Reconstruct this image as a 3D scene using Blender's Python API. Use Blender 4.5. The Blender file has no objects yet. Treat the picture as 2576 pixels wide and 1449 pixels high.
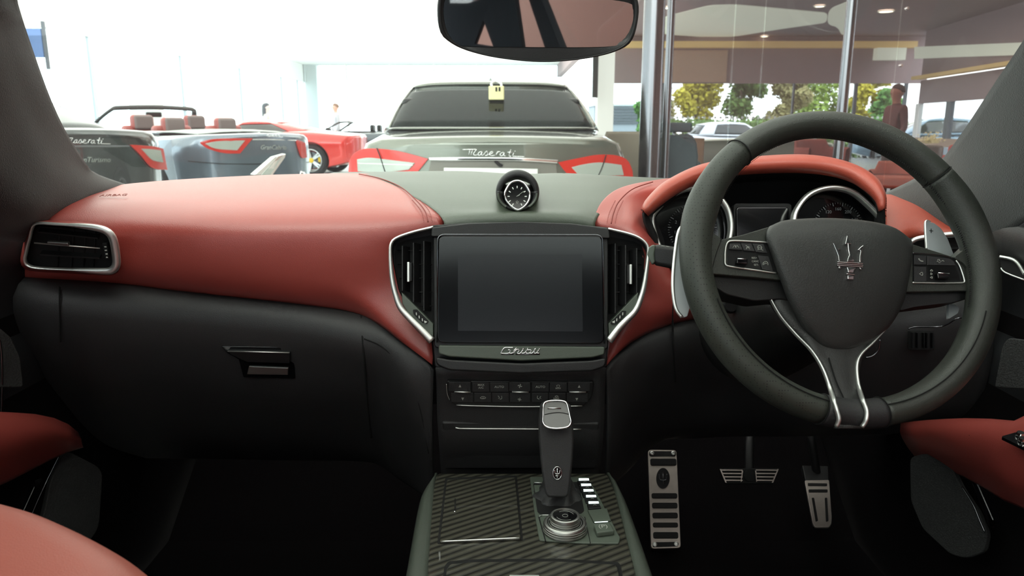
import bpy, bmesh, math, random
from mathutils import Vector, Matrix
from math import sin, cos, pi, radians, atan, sqrt, exp
random.seed(7)
V = Vector
sc = bpy.context.scene
COL = sc.collection

# ------------------------------------------------------------------ camera, sky, lights, exposure
F = 1870.0; TH = atan(409 / F); CZ = 1.10
cam_d = bpy.data.cameras.new('camera'); cam_d.sensor_width = 36; cam_d.lens = F / 2576 * 36
cam_d.clip_start = 0.02; cam_d.clip_end = 400
cam_d.dof.use_dof = True; cam_d.dof.focus_distance = 1.02; cam_d.dof.aperture_fstop = 11
cam = bpy.data.objects.new('camera', cam_d); COL.objects.link(cam)
cam.location = (0, 0, CZ); cam.rotation_euler = (pi / 2 - TH, 0, 0)
sc.camera = cam
world = bpy.data.worlds.new('sky'); sc.world = world; world.use_nodes = True
bg = world.node_tree.nodes['Background']
bg.inputs[0].default_value = (0.90, 0.97, 1.0, 1); bg.inputs[1].default_value = 5.0
sc.view_settings.view_transform = 'Standard'; sc.view_settings.look = 'None'
sc.view_settings.exposure = -0.18; sc.view_settings.gamma = 1.0
sc.view_settings.use_curve_mapping = False


def area(name, loc, rot, sx, sy, power, col=(1, 1, 1)):
    l = bpy.data.lights.new(name, 'AREA'); l.shape = 'RECTANGLE'; l.size = sx; l.size_y = sy
    l.energy = power; l.color = col
    o = bpy.data.objects.new(name, l); COL.objects.link(o); o.location = loc; o.rotation_euler = rot
    return o


# added fill lamps for hall ceiling and cabin, then the dimmer lounge light
area('added_ceiling_fill', (-4.6, 18, 3.0), (pi, 0, 0), 14, 44, 4200, (1, 0.99, 0.96))  # added upward fill that whitens the hall ceiling, no known fitting
area('added_cabin_fill', (-2, -3.2, 4.3), (0, 0, 0), 12, 4, 900, (1, 0.98, 0.94))  # unseen fill added behind the camera to brighten the cabin
area('lounge_light', (7, 15, 3.85), (0, 0, 0), 8, 14, 380, (1, 0.93, 0.82))

# ------------------------------------------------------------------ pixel <-> space
CT, ST = cos(TH), sin(TH)


def ray(px, py):
    a = (px - 1288) / F; b = (724.5 - py) / F
    return V((a, CT + b * ST, -ST + b * CT))


O = V((0, 0, CZ))


def P(px, py, Y):
    d = ray(px, py); return O + d * (Y / d.y)


def PZ(px, py, z):
    d = ray(px, py); return O + d * ((z - CZ) / d.z)


class Plane:
    def __init__(s, o, n):
        s.o = V(o); s.n = V(n).normalized()

    def pt(s, px, py, h=0.0):
        d = ray(px, py)
        t = ((s.o + s.n * h - O).dot(s.n)) / d.dot(s.n)
        return O + d * t


def plane3(a, b, c):
    n = (b - a).cross(c - a).normalized()
    if n.dot(O - a) < 0: n = -n
    return Plane(a, n)


# ------------------------------------------------------------------ materials
def lin(c):
    return tuple((x / 12.92 if x <= 0.04045 else ((x + 0.055) / 1.055) ** 2.4) for x in [v / 255 for v in c])


def mat(name, col, rough=0.5, metal=0.0, spec=0.5, coat=0.0, emit=0.0, bump=0.0, bscale=400, noise=0.0, nscale=3, sheen=0.0, srgb=True):
    m = bpy.data.materials.new(name); m.use_nodes = True
    nt = m.node_tree; b = nt.nodes['Principled BSDF']
    c = lin(col) if srgb else col
    b.inputs['Base Color'].default_value = (*c, 1)
    b.inputs['Roughness'].default_value = rough; b.inputs['Metallic'].default_value = metal
    b.inputs['Specular IOR Level'].default_value = spec
    b.inputs['Coat Weight'].default_value = coat
    if coat: b.inputs['Coat Roughness'].default_value = 0.03
    if sheen:
        b.inputs['Sheen Weight'].default_value = sheen
    if emit:
        b.inputs['Emission Color'].default_value = (*c, 1); b.inputs['Emission Strength'].default_value = emit
    tc = nt.nodes.new('ShaderNodeTexCoord')
    if noise:
        n = nt.nodes.new('ShaderNodeTexNoise'); n.inputs['Scale'].default_value = nscale; n.inputs['Detail'].default_value = 3
        nt.links.new(tc.outputs['Object'], n.inputs['Vector'])
        mx = nt.nodes.new('ShaderNodeMix'); mx.data_type = 'RGBA'
        mx.inputs['A'].default_value = (*[x * (1 - noise) for x in c], 1); mx.inputs['B'].default_value = (*[min(1, x * (1 + noise)) for x in c], 1)
        nt.links.new(n.outputs['Fac'], mx.inputs['Factor']); nt.links.new(mx.outputs['Result'], b.inputs['Base Color'])
    if bump:
        v = nt.nodes.new('ShaderNodeTexVoronoi'); v.inputs['Scale'].default_value = bscale
        nt.links.new(tc.outputs['Object'], v.inputs['Vector'])
        bp = nt.nodes.new('ShaderNodeBump'); bp.inputs['Strength'].default_value = bump; bp.inputs['Distance'].default_value = 0.0006
        nt.links.new(v.outputs['Distance'], bp.inputs['Height']); nt.links.new(bp.outputs['Normal'], b.inputs['Normal'])
    return m


def glass(name, tint, gloss=1.0, haze=0.0, hazecol=(1, 1, 1), rough=0.0, refl=0.6):
    m = bpy.data.materials.new(name); m.use_nodes = True
    nt = m.node_tree; nt.nodes.clear()
    out = nt.nodes.new('ShaderNodeOutputMaterial')
    tr = nt.nodes.new('ShaderNodeBsdfTransparent'); tr.inputs[0].default_value = (*tint, 1)
    gl = nt.nodes.new('ShaderNodeBsdfGlossy'); gl.inputs['Roughness'].default_value = rough
    gl.inputs['Color'].default_value = (gloss, gloss, gloss, 1)
    fr = nt.nodes.new('ShaderNodeLayerWeight'); fr.inputs['Blend'].default_value = 0.22
    mt = nt.nodes.new('ShaderNodeMath'); mt.operation = 'MULTIPLY'; mt.inputs[1].default_value = refl
    nt.links.new(fr.outputs['Fresnel'], mt.inputs[0])
    m1 = nt.nodes.new('ShaderNodeMixShader'); nt.links.new(mt.outputs[0], m1.inputs[0])
    last = tr
    if haze:
        ts = nt.nodes.new('ShaderNodeBsdfTranslucent'); ts.inputs[0].default_value = (*hazecol, 1)
        m0 = nt.nodes.new('ShaderNodeMixShader'); m0.inputs[0].default_value = haze
        nt.links.new(tr.outputs[0], m0.inputs[1]); nt.links.new(ts.outputs[0], m0.inputs[2]); last = m0
    nt.links.new(last.outputs[0], m1.inputs[1]); nt.links.new(gl.outputs[0], m1.inputs[2])
    nt.links.new(m1.outputs[0], out.inputs[0])
    return m


M = {}
M['red'] = mat('red_leather', (162, 71, 64), 0.36, spec=0.85, bump=0.25, bscale=900, noise=0.05, nscale=5)
M['redroll'] = mat('red_leather_roll', (164, 72, 57), 0.38, bump=0.25, bscale=900)
M['redseam'] = mat('red_thread', (120, 40, 34), 0.7)
M['grey'] = mat('charcoal_soft_leather', (70, 78, 66), 0.40, spec=0.65, bump=0.25, bscale=900)
M['black'] = mat('black_leather', (44, 44, 45), 0.55, bump=0.3, bscale=900)
M['blackd'] = mat('black_plastic', (22, 22, 23), 0.5, bump=0.15, bscale=700)
M['wheel'] = mat('wheel_leather', (54, 57, 52), 0.45, spec=0.5, bump=0.3, bscale=800)
M['hub'] = mat('airbag_cover_leather', (50, 51, 50), 0.5, bump=0.35, bscale=700)
M['void'] = mat('matt_black_recess', (9, 9, 10), 0.8)
M['gap'] = mat('dark_joint', (8, 8, 8), 0.9)
M['piano'] = mat('gloss_black', (12, 12, 14), 0.12, coat=0.5)
M['screen'] = mat('screen_glass', (16, 17, 20), 0.14, spec=0.6)
M['display'] = mat('display_panel', (24, 26, 30), 0.22, spec=0.5)
M['satin'] = mat('satin_metal', (240, 242, 238), 0.42, metal=1.0)
M['chrome'] = mat('polished_chrome', (235, 235, 235), 0.08, metal=1.0)
M['alu'] = mat('brushed_aluminium', (176, 176, 172), 0.38, metal=1.0, noise=0.12, nscale=60)
M['pedal'] = mat('pedal_steel', (190, 180, 172), 0.45, metal=0.85, noise=0.15, nscale=80)
M['paddle'] = mat('pale_anodised_paddle', (200, 206, 208), 0.6, metal=0.5)
M['rubber'] = mat('black_rubber', (20, 20, 20), 0.8)
M['alcantara'] = mat('dark_suede', (36, 39, 39), 0.95, spec=0.15, sheen=0.25, bump=0.5, bscale=500, noise=0.25, nscale=14)
M['headliner'] = mat('headliner_cloth', (60, 64, 68), 0.95, spec=0.1, noise=0.08, nscale=20)
M['rail'] = mat('console_rail_leather', (70, 76, 68), 0.5, bump=0.2, bscale=900)
M['door'] = mat('door_trim_black', (36, 38, 41), 0.6, bump=0.25, bscale=800)
M['grille'] = mat('speaker_mesh', (40, 41, 41), 0.8, bump=1.0, bscale=420, noise=0.3, nscale=300)
M['carpet'] = mat('black_carpet', (16, 14, 15), 1.0, spec=0.1, noise=0.5, nscale=200)
M['white'] = mat('white_print', (215, 218, 212), 0.6)
M['print'] = mat('grey_print', (165, 168, 160), 0.6)
M['dialprint'] = mat('dim_dial_print', (92, 94, 96), 0.6)
M['led'] = mat('lit_white_bar', (225, 245, 240), 0.4, emit=1.6)
M['seat'] = mat('red_seat_leather', (176, 92, 78), 0.5, bump=0.25, bscale=900)
M['mirror'] = mat('mirror_glass', (225, 228, 230), 0.02, metal=1.0)
M['greyplast'] = mat('grey_soft_plastic', (84, 92, 82), 0.42, bump=0.15, bscale=900)
M['ringdark'] = mat('dark_chrome', (120, 122, 126), 0.25, metal=1.0)


def carbon_mat():
    m = mat('carbon_twill', (40, 38, 33), 0.3, coat=0.8)
    nt = m.node_tree; b = nt.nodes['Principled BSDF']; L = nt.links.new; N = nt.nodes.new
    tc = N('ShaderNodeTexCoord'); sx = N('ShaderNodeSeparateXYZ'); L(tc.outputs['Object'], sx.inputs[0])

    def m2(op, a, b_, c=None):
        n = N('ShaderNodeMath'); n.operation = op
        for i, v in enumerate((a, b_)):
            if v is None: continue
            if isinstance(v, (int, float)): n.inputs[i].default_value = v
            else: L(v, n.inputs[i])
        return n.outputs[0]
    # rib phase runs across diagonal yarns
    u = m2('ADD', m2('MULTIPLY', sx.outputs[0], -0.53), m2('MULTIPLY', sx.outputs[1], 0.85))
    ph = m2('FRACT', m2('MULTIPLY', u, 92.0), 0)
    tri = m2('ABSOLUTE', m2('SUBTRACT', m2('MULTIPLY', ph, 2.0), 1.0), 0)
    rib = m2('SMOOTH_MIN', m2('SUBTRACT', 1.0, tri), 0.75)
    w = m2('ADD', m2('MULTIPLY', sx.outputs[0], 0.80), m2('MULTIPLY', sx.outputs[1], 0.60))
    ph2 = m2('FRACT', m2('MULTIPLY', w, 520.0), 0)
    fine = m2('ABSOLUTE', m2('SUBTRACT', m2('MULTIPLY', ph2, 2.0), 1.0), 0)
    ramp = N('ShaderNodeMix'); ramp.data_type = 'RGBA'
    ramp.inputs['A'].default_value = (0.004, 0.004, 0.004, 1); ramp.inputs['B'].default_value = (*lin((92, 90, 78)), 1)
    f = m2('MULTIPLY', m2('POWER', m2('SUBTRACT', 1.0, tri), 0.9), m2('ADD', m2('MULTIPLY', fine, 0.5), 0.5))
    L(f, ramp.inputs['Factor']); L(ramp.outputs['Result'], b.inputs['Base Color'])
    bp = N('ShaderNodeBump'); bp.inputs['Strength'].default_value = 0.6; bp.inputs['Distance'].default_value = 0.001
    L(m2('SUBTRACT', 1.0, tri), bp.inputs['Height']); L(bp.outputs['Normal'], b.inputs['Normal'])
    return m


M['carbon'] = carbon_mat()


def perf_mat():
    m = mat('perforated_leather', (54, 58, 52), 0.5)
    nt = m.node_tree; b = nt.nodes['Principled BSDF']; L = nt.links.new; N = nt.nodes.new
    tc = N('ShaderNodeTexCoord'); v = N('ShaderNodeTexVoronoi'); v.inputs['Scale'].default_value = 320; v.inputs['Randomness'].default_value = 0.12
    L(tc.outputs['Object'], v.inputs['Vector'])
    r = N('ShaderNodeMapRange'); r.inputs['From Min'].default_value = 0.16; r.inputs['From Max'].default_value = 0.26
    L(v.outputs['Distance'], r.inputs['Value'])
    mx = N('ShaderNodeMix'); mx.data_type = 'RGBA'; mx.inputs['A'].default_value = (0.002, 0.002, 0.002, 1); mx.inputs['B'].default_value = (*lin((54, 58, 52)), 1)
    L(r.outputs['Result'], mx.inputs['Factor']); L(mx.outputs['Result'], b.inputs['Base Color'])
    return m


M['perf'] = perf_mat()

# ------------------------------------------------------------------ mesh helpers
DATA_ROOT_LOC = {}


def link(name, me, m, parent):
    o = bpy.data.objects.new(name, me); COL.objects.link(o)
    if m is not None and not me.materials: me.materials.append(m)
    if parent is not None: o.parent = parent
    return o


def base_of(parent):
    p = parent
    while p is not None and p.parent is not None: p = p.parent
    if p is None or p.get('_local'): return V((0, 0, 0))
    return p.location.copy()


def mk(name, verts, faces, m, parent=None, smooth=True, bevel=0, seg=2, sub=0, solid=0):
    b = base_of(parent)
    me = bpy.data.meshes.new(name)
    me.from_pydata([tuple(V(v) - b) for v in verts], [], faces); me.validate()
    bm = bmesh.new(); bm.from_mesh(me); bmesh.ops.recalc_face_normals(bm, faces=bm.faces); bm.to_mesh(me); bm.free()
    if smooth:
        me.polygons.foreach_set('use_smooth', [True] * len(me.polygons))
    o = link(name, me, m, parent)
    if solid:
        s = o.modifiers.new('thickness', 'SOLIDIFY'); s.thickness = solid; s.offset = 0
    if bevel:
        s = o.modifiers.new('bevel', 'BEVEL'); s.width = bevel; s.segments = seg; s.limit_method = 'ANGLE'; s.angle_limit = radians(35)
        s.harden_normals = False
    if smooth and bevel:
        wn = o.modifiers.new('wn', 'WEIGHTED_NORMAL'); wn.keep_sharp = True
    if sub:
        s = o.modifiers.new('sub', 'SUBSURF'); s.levels = sub; s.render_levels = sub
    return o


def thing(name, label, cat, loc=(0, 0, 0), rot=0.0, group=None, local=False, kind=None):
    o = bpy.data.objects.new(name, None); COL.objects.link(o); o.empty_display_size = 0.05
    o.location = loc; o.rotation_euler = (0, 0, rot)
    if local: o['_local'] = 1
    return tag(o, label, cat, group, kind)


def tag(o, label=None, cat=None, group=None, kind=None):
    if label: o['label'] = label
    if cat: o['category'] = cat
    if group: o['group'] = group
    if kind: o['kind'] = kind
    return o


def cr(p0, p1, p2, p3, t):
    return 0.5 * ((2 * p1) + (-p0 + p2) * t + (2 * p0 - 5 * p1 + 4 * p2 - p3) * t * t + (-p0 + 3 * p1 - 3 * p2 + p3) * t ** 3)


def curve(pts, n, closed=False):
    """resample a Catmull-Rom curve through pts to n points, even in length"""
    pts = [V(p) for p in pts]; k = len(pts)
    if k == 1: return [pts[0]] * n
    S = 16; raw = []
    segs = k if closed else k - 1
    for i in range(segs):
        if closed: a, b, c, d = pts[(i - 1) % k], pts[i], pts[(i + 1) % k], pts[(i + 2) % k]
        else: a, b, c, d = pts[max(i - 1, 0)], pts[i], pts[i + 1], pts[min(i + 2, k - 1)]
        for j in range(S): raw.append(cr(a, b, c, d, j / S))
    raw.append(pts[0] if closed else pts[-1])
    L = [0.0]
    for i in range(1, len(raw)): L.append(L[-1] + (raw[i] - raw[i - 1]).length)
    tot = L[-1]; out = []; j = 0
    cnt = n if closed else n - 1
    for i in range(n):
        s = tot * i / cnt
        while j < len(L) - 2 and L[j + 1] < s: j += 1
        dl = L[j + 1] - L[j]
        out.append(raw[j].lerp(raw[j + 1], (s - L[j]) / dl if dl > 1e-12 else 0))
    return out


def gridmesh(R, closed_u=False, closed_v=False):
    nr, nc = len(R), len(R[0]); vs = [p for r in R for p in r]; fs = []
    for i in range(nr if closed_v else nr - 1):
        for j in range(nc if closed_u else nc - 1):
            i2 = (i + 1) % nr; j2 = (j + 1) % nc
            fs.append((i * nc + j, i * nc + j2, i2 * nc + j2, i2 * nc + j))
    return vs, fs


def surf(name, rows, m, parent=None, n=40, sub=6, solid=0.004, closed_u=False, bevel=0):
    """smooth sheet through rows of points"""
    R = [curve(r, n, closed_u) for r in rows]
    cols = [curve([R[i][j] for i in range(len(R))], (len(R) - 1) * sub + 1) for j in range(n)]
    G = [[cols[j][i] for j in range(n)] for i in range(len(cols[0]))]
    v, f = gridmesh(G, closed_u)
    return mk(name, v, f, m, parent, solid=solid, bevel=bevel)


def prow(Y, *pts):
    """row of pixel points: (px, py) at depth Y, or (px, py, Y)"""
    return [P(p[0], p[1], p[2] if len(p) > 2 else Y) for p in pts]


def tube(name, pts, a, m, parent=None, b=None, nrm=None, closed=False, k=10, n=None, cap=True, smooth_path=True):
    """sweep an ellipse: a across (in plane), b along nrm; a, b numbers or functions of 0..1"""
    pts = [V(p) for p in pts]
    if n is None: n = max(2, len(pts) * 6)
    if smooth_path and len(pts) > 2: pts = curve(pts, n, closed)
    elif smooth_path and len(pts) == 2: pts = [pts[0], pts[1]]
    v, f = tube_geo(pts, a, b, nrm, closed, k, cap)
    return mk(name, v, f, m, parent)


def tube_geo(pts, a, b=None, nrm=None, closed=False, k=10, cap=True):
    N = len(pts); vs = []; fs = []
    if b is None: b = a
    prev = None
    for i, p in enumerate(pts):
        if closed: t = (pts[(i + 1) % N] - pts[i - 1])
        else: t = pts[min(i + 1, N - 1)] - pts[max(i - 1, 0)]
        t = t.normalized() if t.length > 1e-9 else V((0, 0, 1))
        if nrm is not None: nn = V(nrm)
        else:
            nn = prev if prev is not None else (V((0, 0, 1)) if abs(t.z) < 0.9 else V((0, 1, 0)))
        s = t.cross(nn)
        if s.length < 1e-6: s = t.cross(V((1, 0.3, 0.2)))
        s.normalize(); n2 = s.cross(t).normalized(); prev = n2
        u = i / max(1, N - (0 if closed else 1))
        ra = a(u) if callable(a) else a; rb = b(u) if callable(b) else b
        for j in range(k):
            ph = 2 * pi * j / k
            vs.append(p + s * (ra * cos(ph)) + n2 * (rb * sin(ph)))
    for i in range(N if closed else N - 1):
        i2 = (i + 1) % N
        for j in range(k):
            j2 = (j + 1) % k
            fs.append((i * k + j, i * k + j2, i2 * k + j2, i2 * k + j))
    if cap and not closed:
        fs.append(tuple(range(k))); fs.append(tuple((N - 1) * k + j for j in range(k)))
    return vs, fs


def strokes(name, lines, f, r, m, parent, h=0.0, k=5, flat=1.0, kind=None):
    """several thin raised strokes traced on a plane, one mesh"""
    vs, fs = [], []
    for ln in lines:
        pts = [f(p[0], p[1], h) for p in ln]
        if len(pts) > 2: pts = curve(pts, len(pts) * 4)
        v, g = tube_geo(pts, r, r * flat, None, False, k)
        o = len(vs); vs += v; fs += [tuple(i + o for i in q) for q in g]
    ob = mk(name, vs, fs, m, parent)
    if kind: ob['kind'] = kind
    return ob


def fillet(pts, r, n=5):
    out = []; k = len(pts)
    for i in range(k):
        p0, p1, p2 = V((*pts[i - 1][:2], 0)), V((*pts[i][:2], 0)), V((*pts[(i + 1) % k][:2], 0))
        rr = pts[i][2] if len(pts[i]) > 2 else r
        a = (p0 - p1); b = (p2 - p1)
        d = min(rr, a.length * 0.48, b.length * 0.48)
        if d < 1e-6: out.append((p1.x, p1.y)); continue
        A = p1 + a.normalized() * d; B = p1 + b.normalized() * d
        for j in range(n + 1):
            t = j / n; q = A * (1 - t) ** 2 + p1 * (2 * t * (1 - t)) + B * t * t
            out.append((q.x, q.y))
    return out


def prism(name, px, pl, h0, h1, m, parent=None, bevel=0.0, r=0, smooth=True, seg=2):
    """solid traced on a plane: front at height h1 towards the viewer, back at h0"""
    if r: px = fillet(px, r)
    fr = [pl.pt(p[0], p[1], h1) for p in px]; bk = [p - pl.n * (h1 - h0) for p in fr]
    n = len(fr); vs = fr + bk
    fs = [tuple(range(n)), tuple(range(2 * n - 1, n - 1, -1))] + [(i, (i + 1) % n, n + (i + 1) % n, n + i) for i in range(n)]
    return mk(name, vs, fs, m, parent, smooth=smooth and bevel > 0, bevel=bevel, seg=seg)


def prism3(name, pts, n, d, m, parent=None, bevel=0.0, smooth=False):
    n = V(n).normalized(); fr = [V(p) for p in pts]; bk = [p - n * d for p in fr]; k = len(fr)
    fs = [tuple(range(k)), tuple(range(2 * k - 1, k - 1, -1))] + [(i, (i + 1) % k, k + (i + 1) % k, k + i) for i in range(k)]
    return mk(name, fr + bk, fs, m, parent, smooth=smooth, bevel=bevel)


def box(name, lo, hi, m, parent=None, bevel=0.0, kind=None):
    x0, y0, z0 = lo; x1, y1, z1 = hi
    v = [(x0, y0, z0), (x1, y0, z0), (x1, y1, z0), (x0, y1, z0), (x0, y0, z1), (x1, y0, z1), (x1, y1, z1), (x0, y1, z1)]
    f = [(0, 3, 2, 1), (4, 5, 6, 7), (0, 1, 5, 4), (1, 2, 6, 5), (2, 3, 7, 6), (3, 0, 4, 7)]
    o = mk(name, v, f, m, parent, smooth=False, bevel=bevel)
    if kind: o['kind'] = kind
    return o


def lathe(name, prof, c, ax, m, parent=None, k=48, cap=True, start=0.0, bevel=0):
    """profile [(r, h)] turned about axis ax through c"""
    ax = V(ax).normalized(); u = ax.orthogonal().normalized(); w = ax.cross(u)
    vs = []; fs = []; n = len(prof); c = V(c)
    for r, h in prof:
        for j in range(k):
            a = 2 * pi * j / k; vs.append(c + ax * h + (u * cos(a) + w * sin(a)) * r)
    for i in range(n - 1):
        for j in range(k): fs.append((i * k + j, i * k + (j + 1) % k, (i + 1) * k + (j + 1) % k, (i + 1) * k + j))
    if cap:
        fs.append(tuple(range(k))); fs.append(tuple((n - 1) * k + j for j in range(k)))
    o = mk(name, vs, fs, m, parent)
    md = o.modifiers.new('es', 'EDGE_SPLIT'); md.split_angle = radians(40)
    return o


def text(name, s, size, c, right, up, m, parent, shear=0.0, depth=0.0004, bold=0.0, align='CENTER'):
    cu = bpy.data.curves.new(name, 'FONT'); cu.body = s; cu.size = size; cu.align_x = align; cu.align_y = 'CENTER'
    cu.shear = shear; cu.extrude = depth; cu.offset = bold; cu.resolution_u = 3
    ob = bpy.data.objects.new(name, cu); COL.objects.link(ob)
    dg = bpy.context.evaluated_depsgraph_get(); dg.update()
    me = bpy.data.meshes.new_from_object(ob.evaluated_get(dg))
    COL.objects.unlink(ob); bpy.data.objects.remove(ob)
    right = V(right).normalized(); up = (V(up) - right * V(up).dot(right)).normalized(); n = right.cross(up)
    b = base_of(parent)
    for v in me.vertices:
        q = V(c) + right * v.co.x + up * v.co.y + n * v.co.z - b
        v.co = q
    me.name = name; me.materials.clear()
    return link(name, me, m, parent)


def ptext(name, s, hpx, px, py, pl, h, m, parent, **kw):
    """text centred at a pixel on a plane, cap height given in pixels"""
    c = pl.pt(px, py, h); r = pl.pt(px + 10, py, h) - c; u = pl.pt(px, py - 10, h) - c
    sc_ = u.length / 10
    return text(name, s, hpx * sc_ / 0.72, c, r, u, m, parent, **kw)

# ================================================================== CABIN SHELL
def shell():
    fl = mk('floor', *[[(-.74, -1.5, .22), (.74, -1.5, .22), (.74, 1.45, .22), (.74, 1.75, .42), (.74, 1.78, .9), (-.74, 1.78, .9), (-.74, 1.75, .42), (-.74, 1.45, .22)],
                       [(0, 1, 2, 7), (7, 2, 3, 6), (6, 3, 4, 5)]], M['carpet'], smooth=False, solid=.01)
    fl.name = 'floor'; tag(fl, 'black carpeted footwell floor and toe board of the car', kind='structure')
    # headliner with windscreen header
    def hz(x, y):
        zz = [(-1.45, 1.30), (-.9, 1.41), (0, 1.44), (.4, 1.43), (.62, 1.405)]
        for (y0, z0), (y1, z1) in zip(zz, zz[1:]):
            if y <= y1 + 1e-6: break
        z = z0 + (z1 - z0) * (y - y0) / (y1 - y0)
        return V((x, y, z - .06 * (abs(x) / .60) ** 3))
    c = None
    for xs, ys in (((-.60, -.3, 0, .3, .60), (.42, .50, .62)), ((-.60, -.3, 0, .3, .60), (-1.45, -1.1, -.7, -.30)), ((-.60, -.5, -.38), (-.30, .1, .42)), ((.38, .5, .60), (-.30, .1, .42))):
        c = surf('ceiling', [[hz(x, y) for x in xs] for y in ys], M['headliner'], n=12, sub=4, solid=.02)
        tag(c, 'pale grey cloth headliner of the car', kind='structure')
    v = [hz(x, y) + V((0, 0, .015)) for x, y in ((-.38, -.30), (.38, -.30), (.38, .42), (-.38, .42))]
    g = mk('window_9', v, [(0, 1, 2, 3)], glass('sunroof_glass', (.44, .46, .43), gloss=.9, refl=.1), smooth=False); tag(g, 'green tinted glass roof panel of the car', kind='structure')
    for s_, nm in ((-1, 'wall_left'), (1, 'wall_right')):
        k = box(nm, (s_ * .76 - .008, .55, .2), (s_ * .76 + .008, 1.9, .86), M['carpet']); tag(k, 'black kick panel at the side of the footwell', kind='structure')
    k = box('wall_front', (-.78, 1.80, .2), (.78, 1.83, .86), M['carpet']); tag(k, 'black bulkhead behind the dashboard', kind='structure')
    bk = mk('wall_back', [(-.72, -1.5, .22), (.72, -1.5, .22), (.72, -1.5, 1.02), (-.72, -1.5, 1.02)], [(0, 1, 2, 3)], M['door'], smooth=False, solid=.02)
    tag(bk, 'dark rear bulkhead of the cabin', kind='structure')
    # windscreen
    W = []
    for s in range(7):
        t = s / 6; y = 1.56 - .94 * t; z = 1.0 + .41 * t; hw = .90 - .26 * t
        W.append([V((hw * q, y - .10 * q * q * (1 - t * .5), z - .02 * abs(q))) for q in (-1, -.66, -.33, 0, .33, .66, 1)])
    g = surf('window_1', W, glass('windscreen_glass', (.93, 1.0, .95), gloss=.8, haze=.016, hazecol=(.95, .93, .95), refl=.025), n=20, sub=2, solid=0)  # translucent haze added as a veil in place of bloom
    tag(g, 'windscreen glass with faint haze added', kind='structure')
    tint = glass('tinted_side_glass', (.34, .38, .38), gloss=.9, refl=.2)
    for s, nm in ((-1, 'window_2'), (1, 'window_3')):
        v = [(s * .72, -1.2, 1.0), (s * .74, .95, 1.0), (s * .61, .45, 1.38), (s * .58, -.9, 1.37)]
        g = mk(nm, v, [(0, 1, 2, 3)], tint if s < 0 else glass('driver_side_glass', (.62, .62, .62), gloss=.9, refl=.2), smooth=False)
        tag(g, 'tinted side window glass of the car', kind='structure')
    # rear side trim with a small triangular window
    x = .655; v = [(x, -.38, .96), (x, -1.4, .96), (x - .03, -1.25, 1.37), (x - .03, -.50, 1.37), (x, -.66, 1.095), (x, -.82, 1.095), (x - .003, -.74, 1.175)]
    o = mk('trim_4', v, [(0, 4, 6, 3), (0, 1, 5, 4), (1, 2, 6, 5), (2, 3, 6)], M['headliner'], smooth=False, solid=.012)
    tag(o, 'dark rear side trim with a small triangular window', kind='structure')
    o = mk('trim_3', [(.70, -.12, .96), (.70, -.24, .96), (.62, -.46, 1.38), (.62, -.40, 1.38)], [(0, 1, 2, 3)], M['headliner'], smooth=False, solid=.02)
    tag(o, 'dark slanting door pillar on the driver side', kind='structure')
    # black defroster shelf in front of the dash
    v = [P(260, 500, 1.40), P(880, 452, 1.48), P(1600, 460, 1.48), P(2280, 520, 1.38)]
    v2 = [p + V((0, .10, -.05)) for p in v]; v3 = [p + V((0, .10, -.35)) for p in v]
    vs, fs = gridmesh([v, v2, v3]); o = mk('trim_5', vs, fs, M['blackd'], smooth=False, solid=.004)
    tag(o, 'black cowl strip along the foot of the windscreen', kind='structure')


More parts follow.
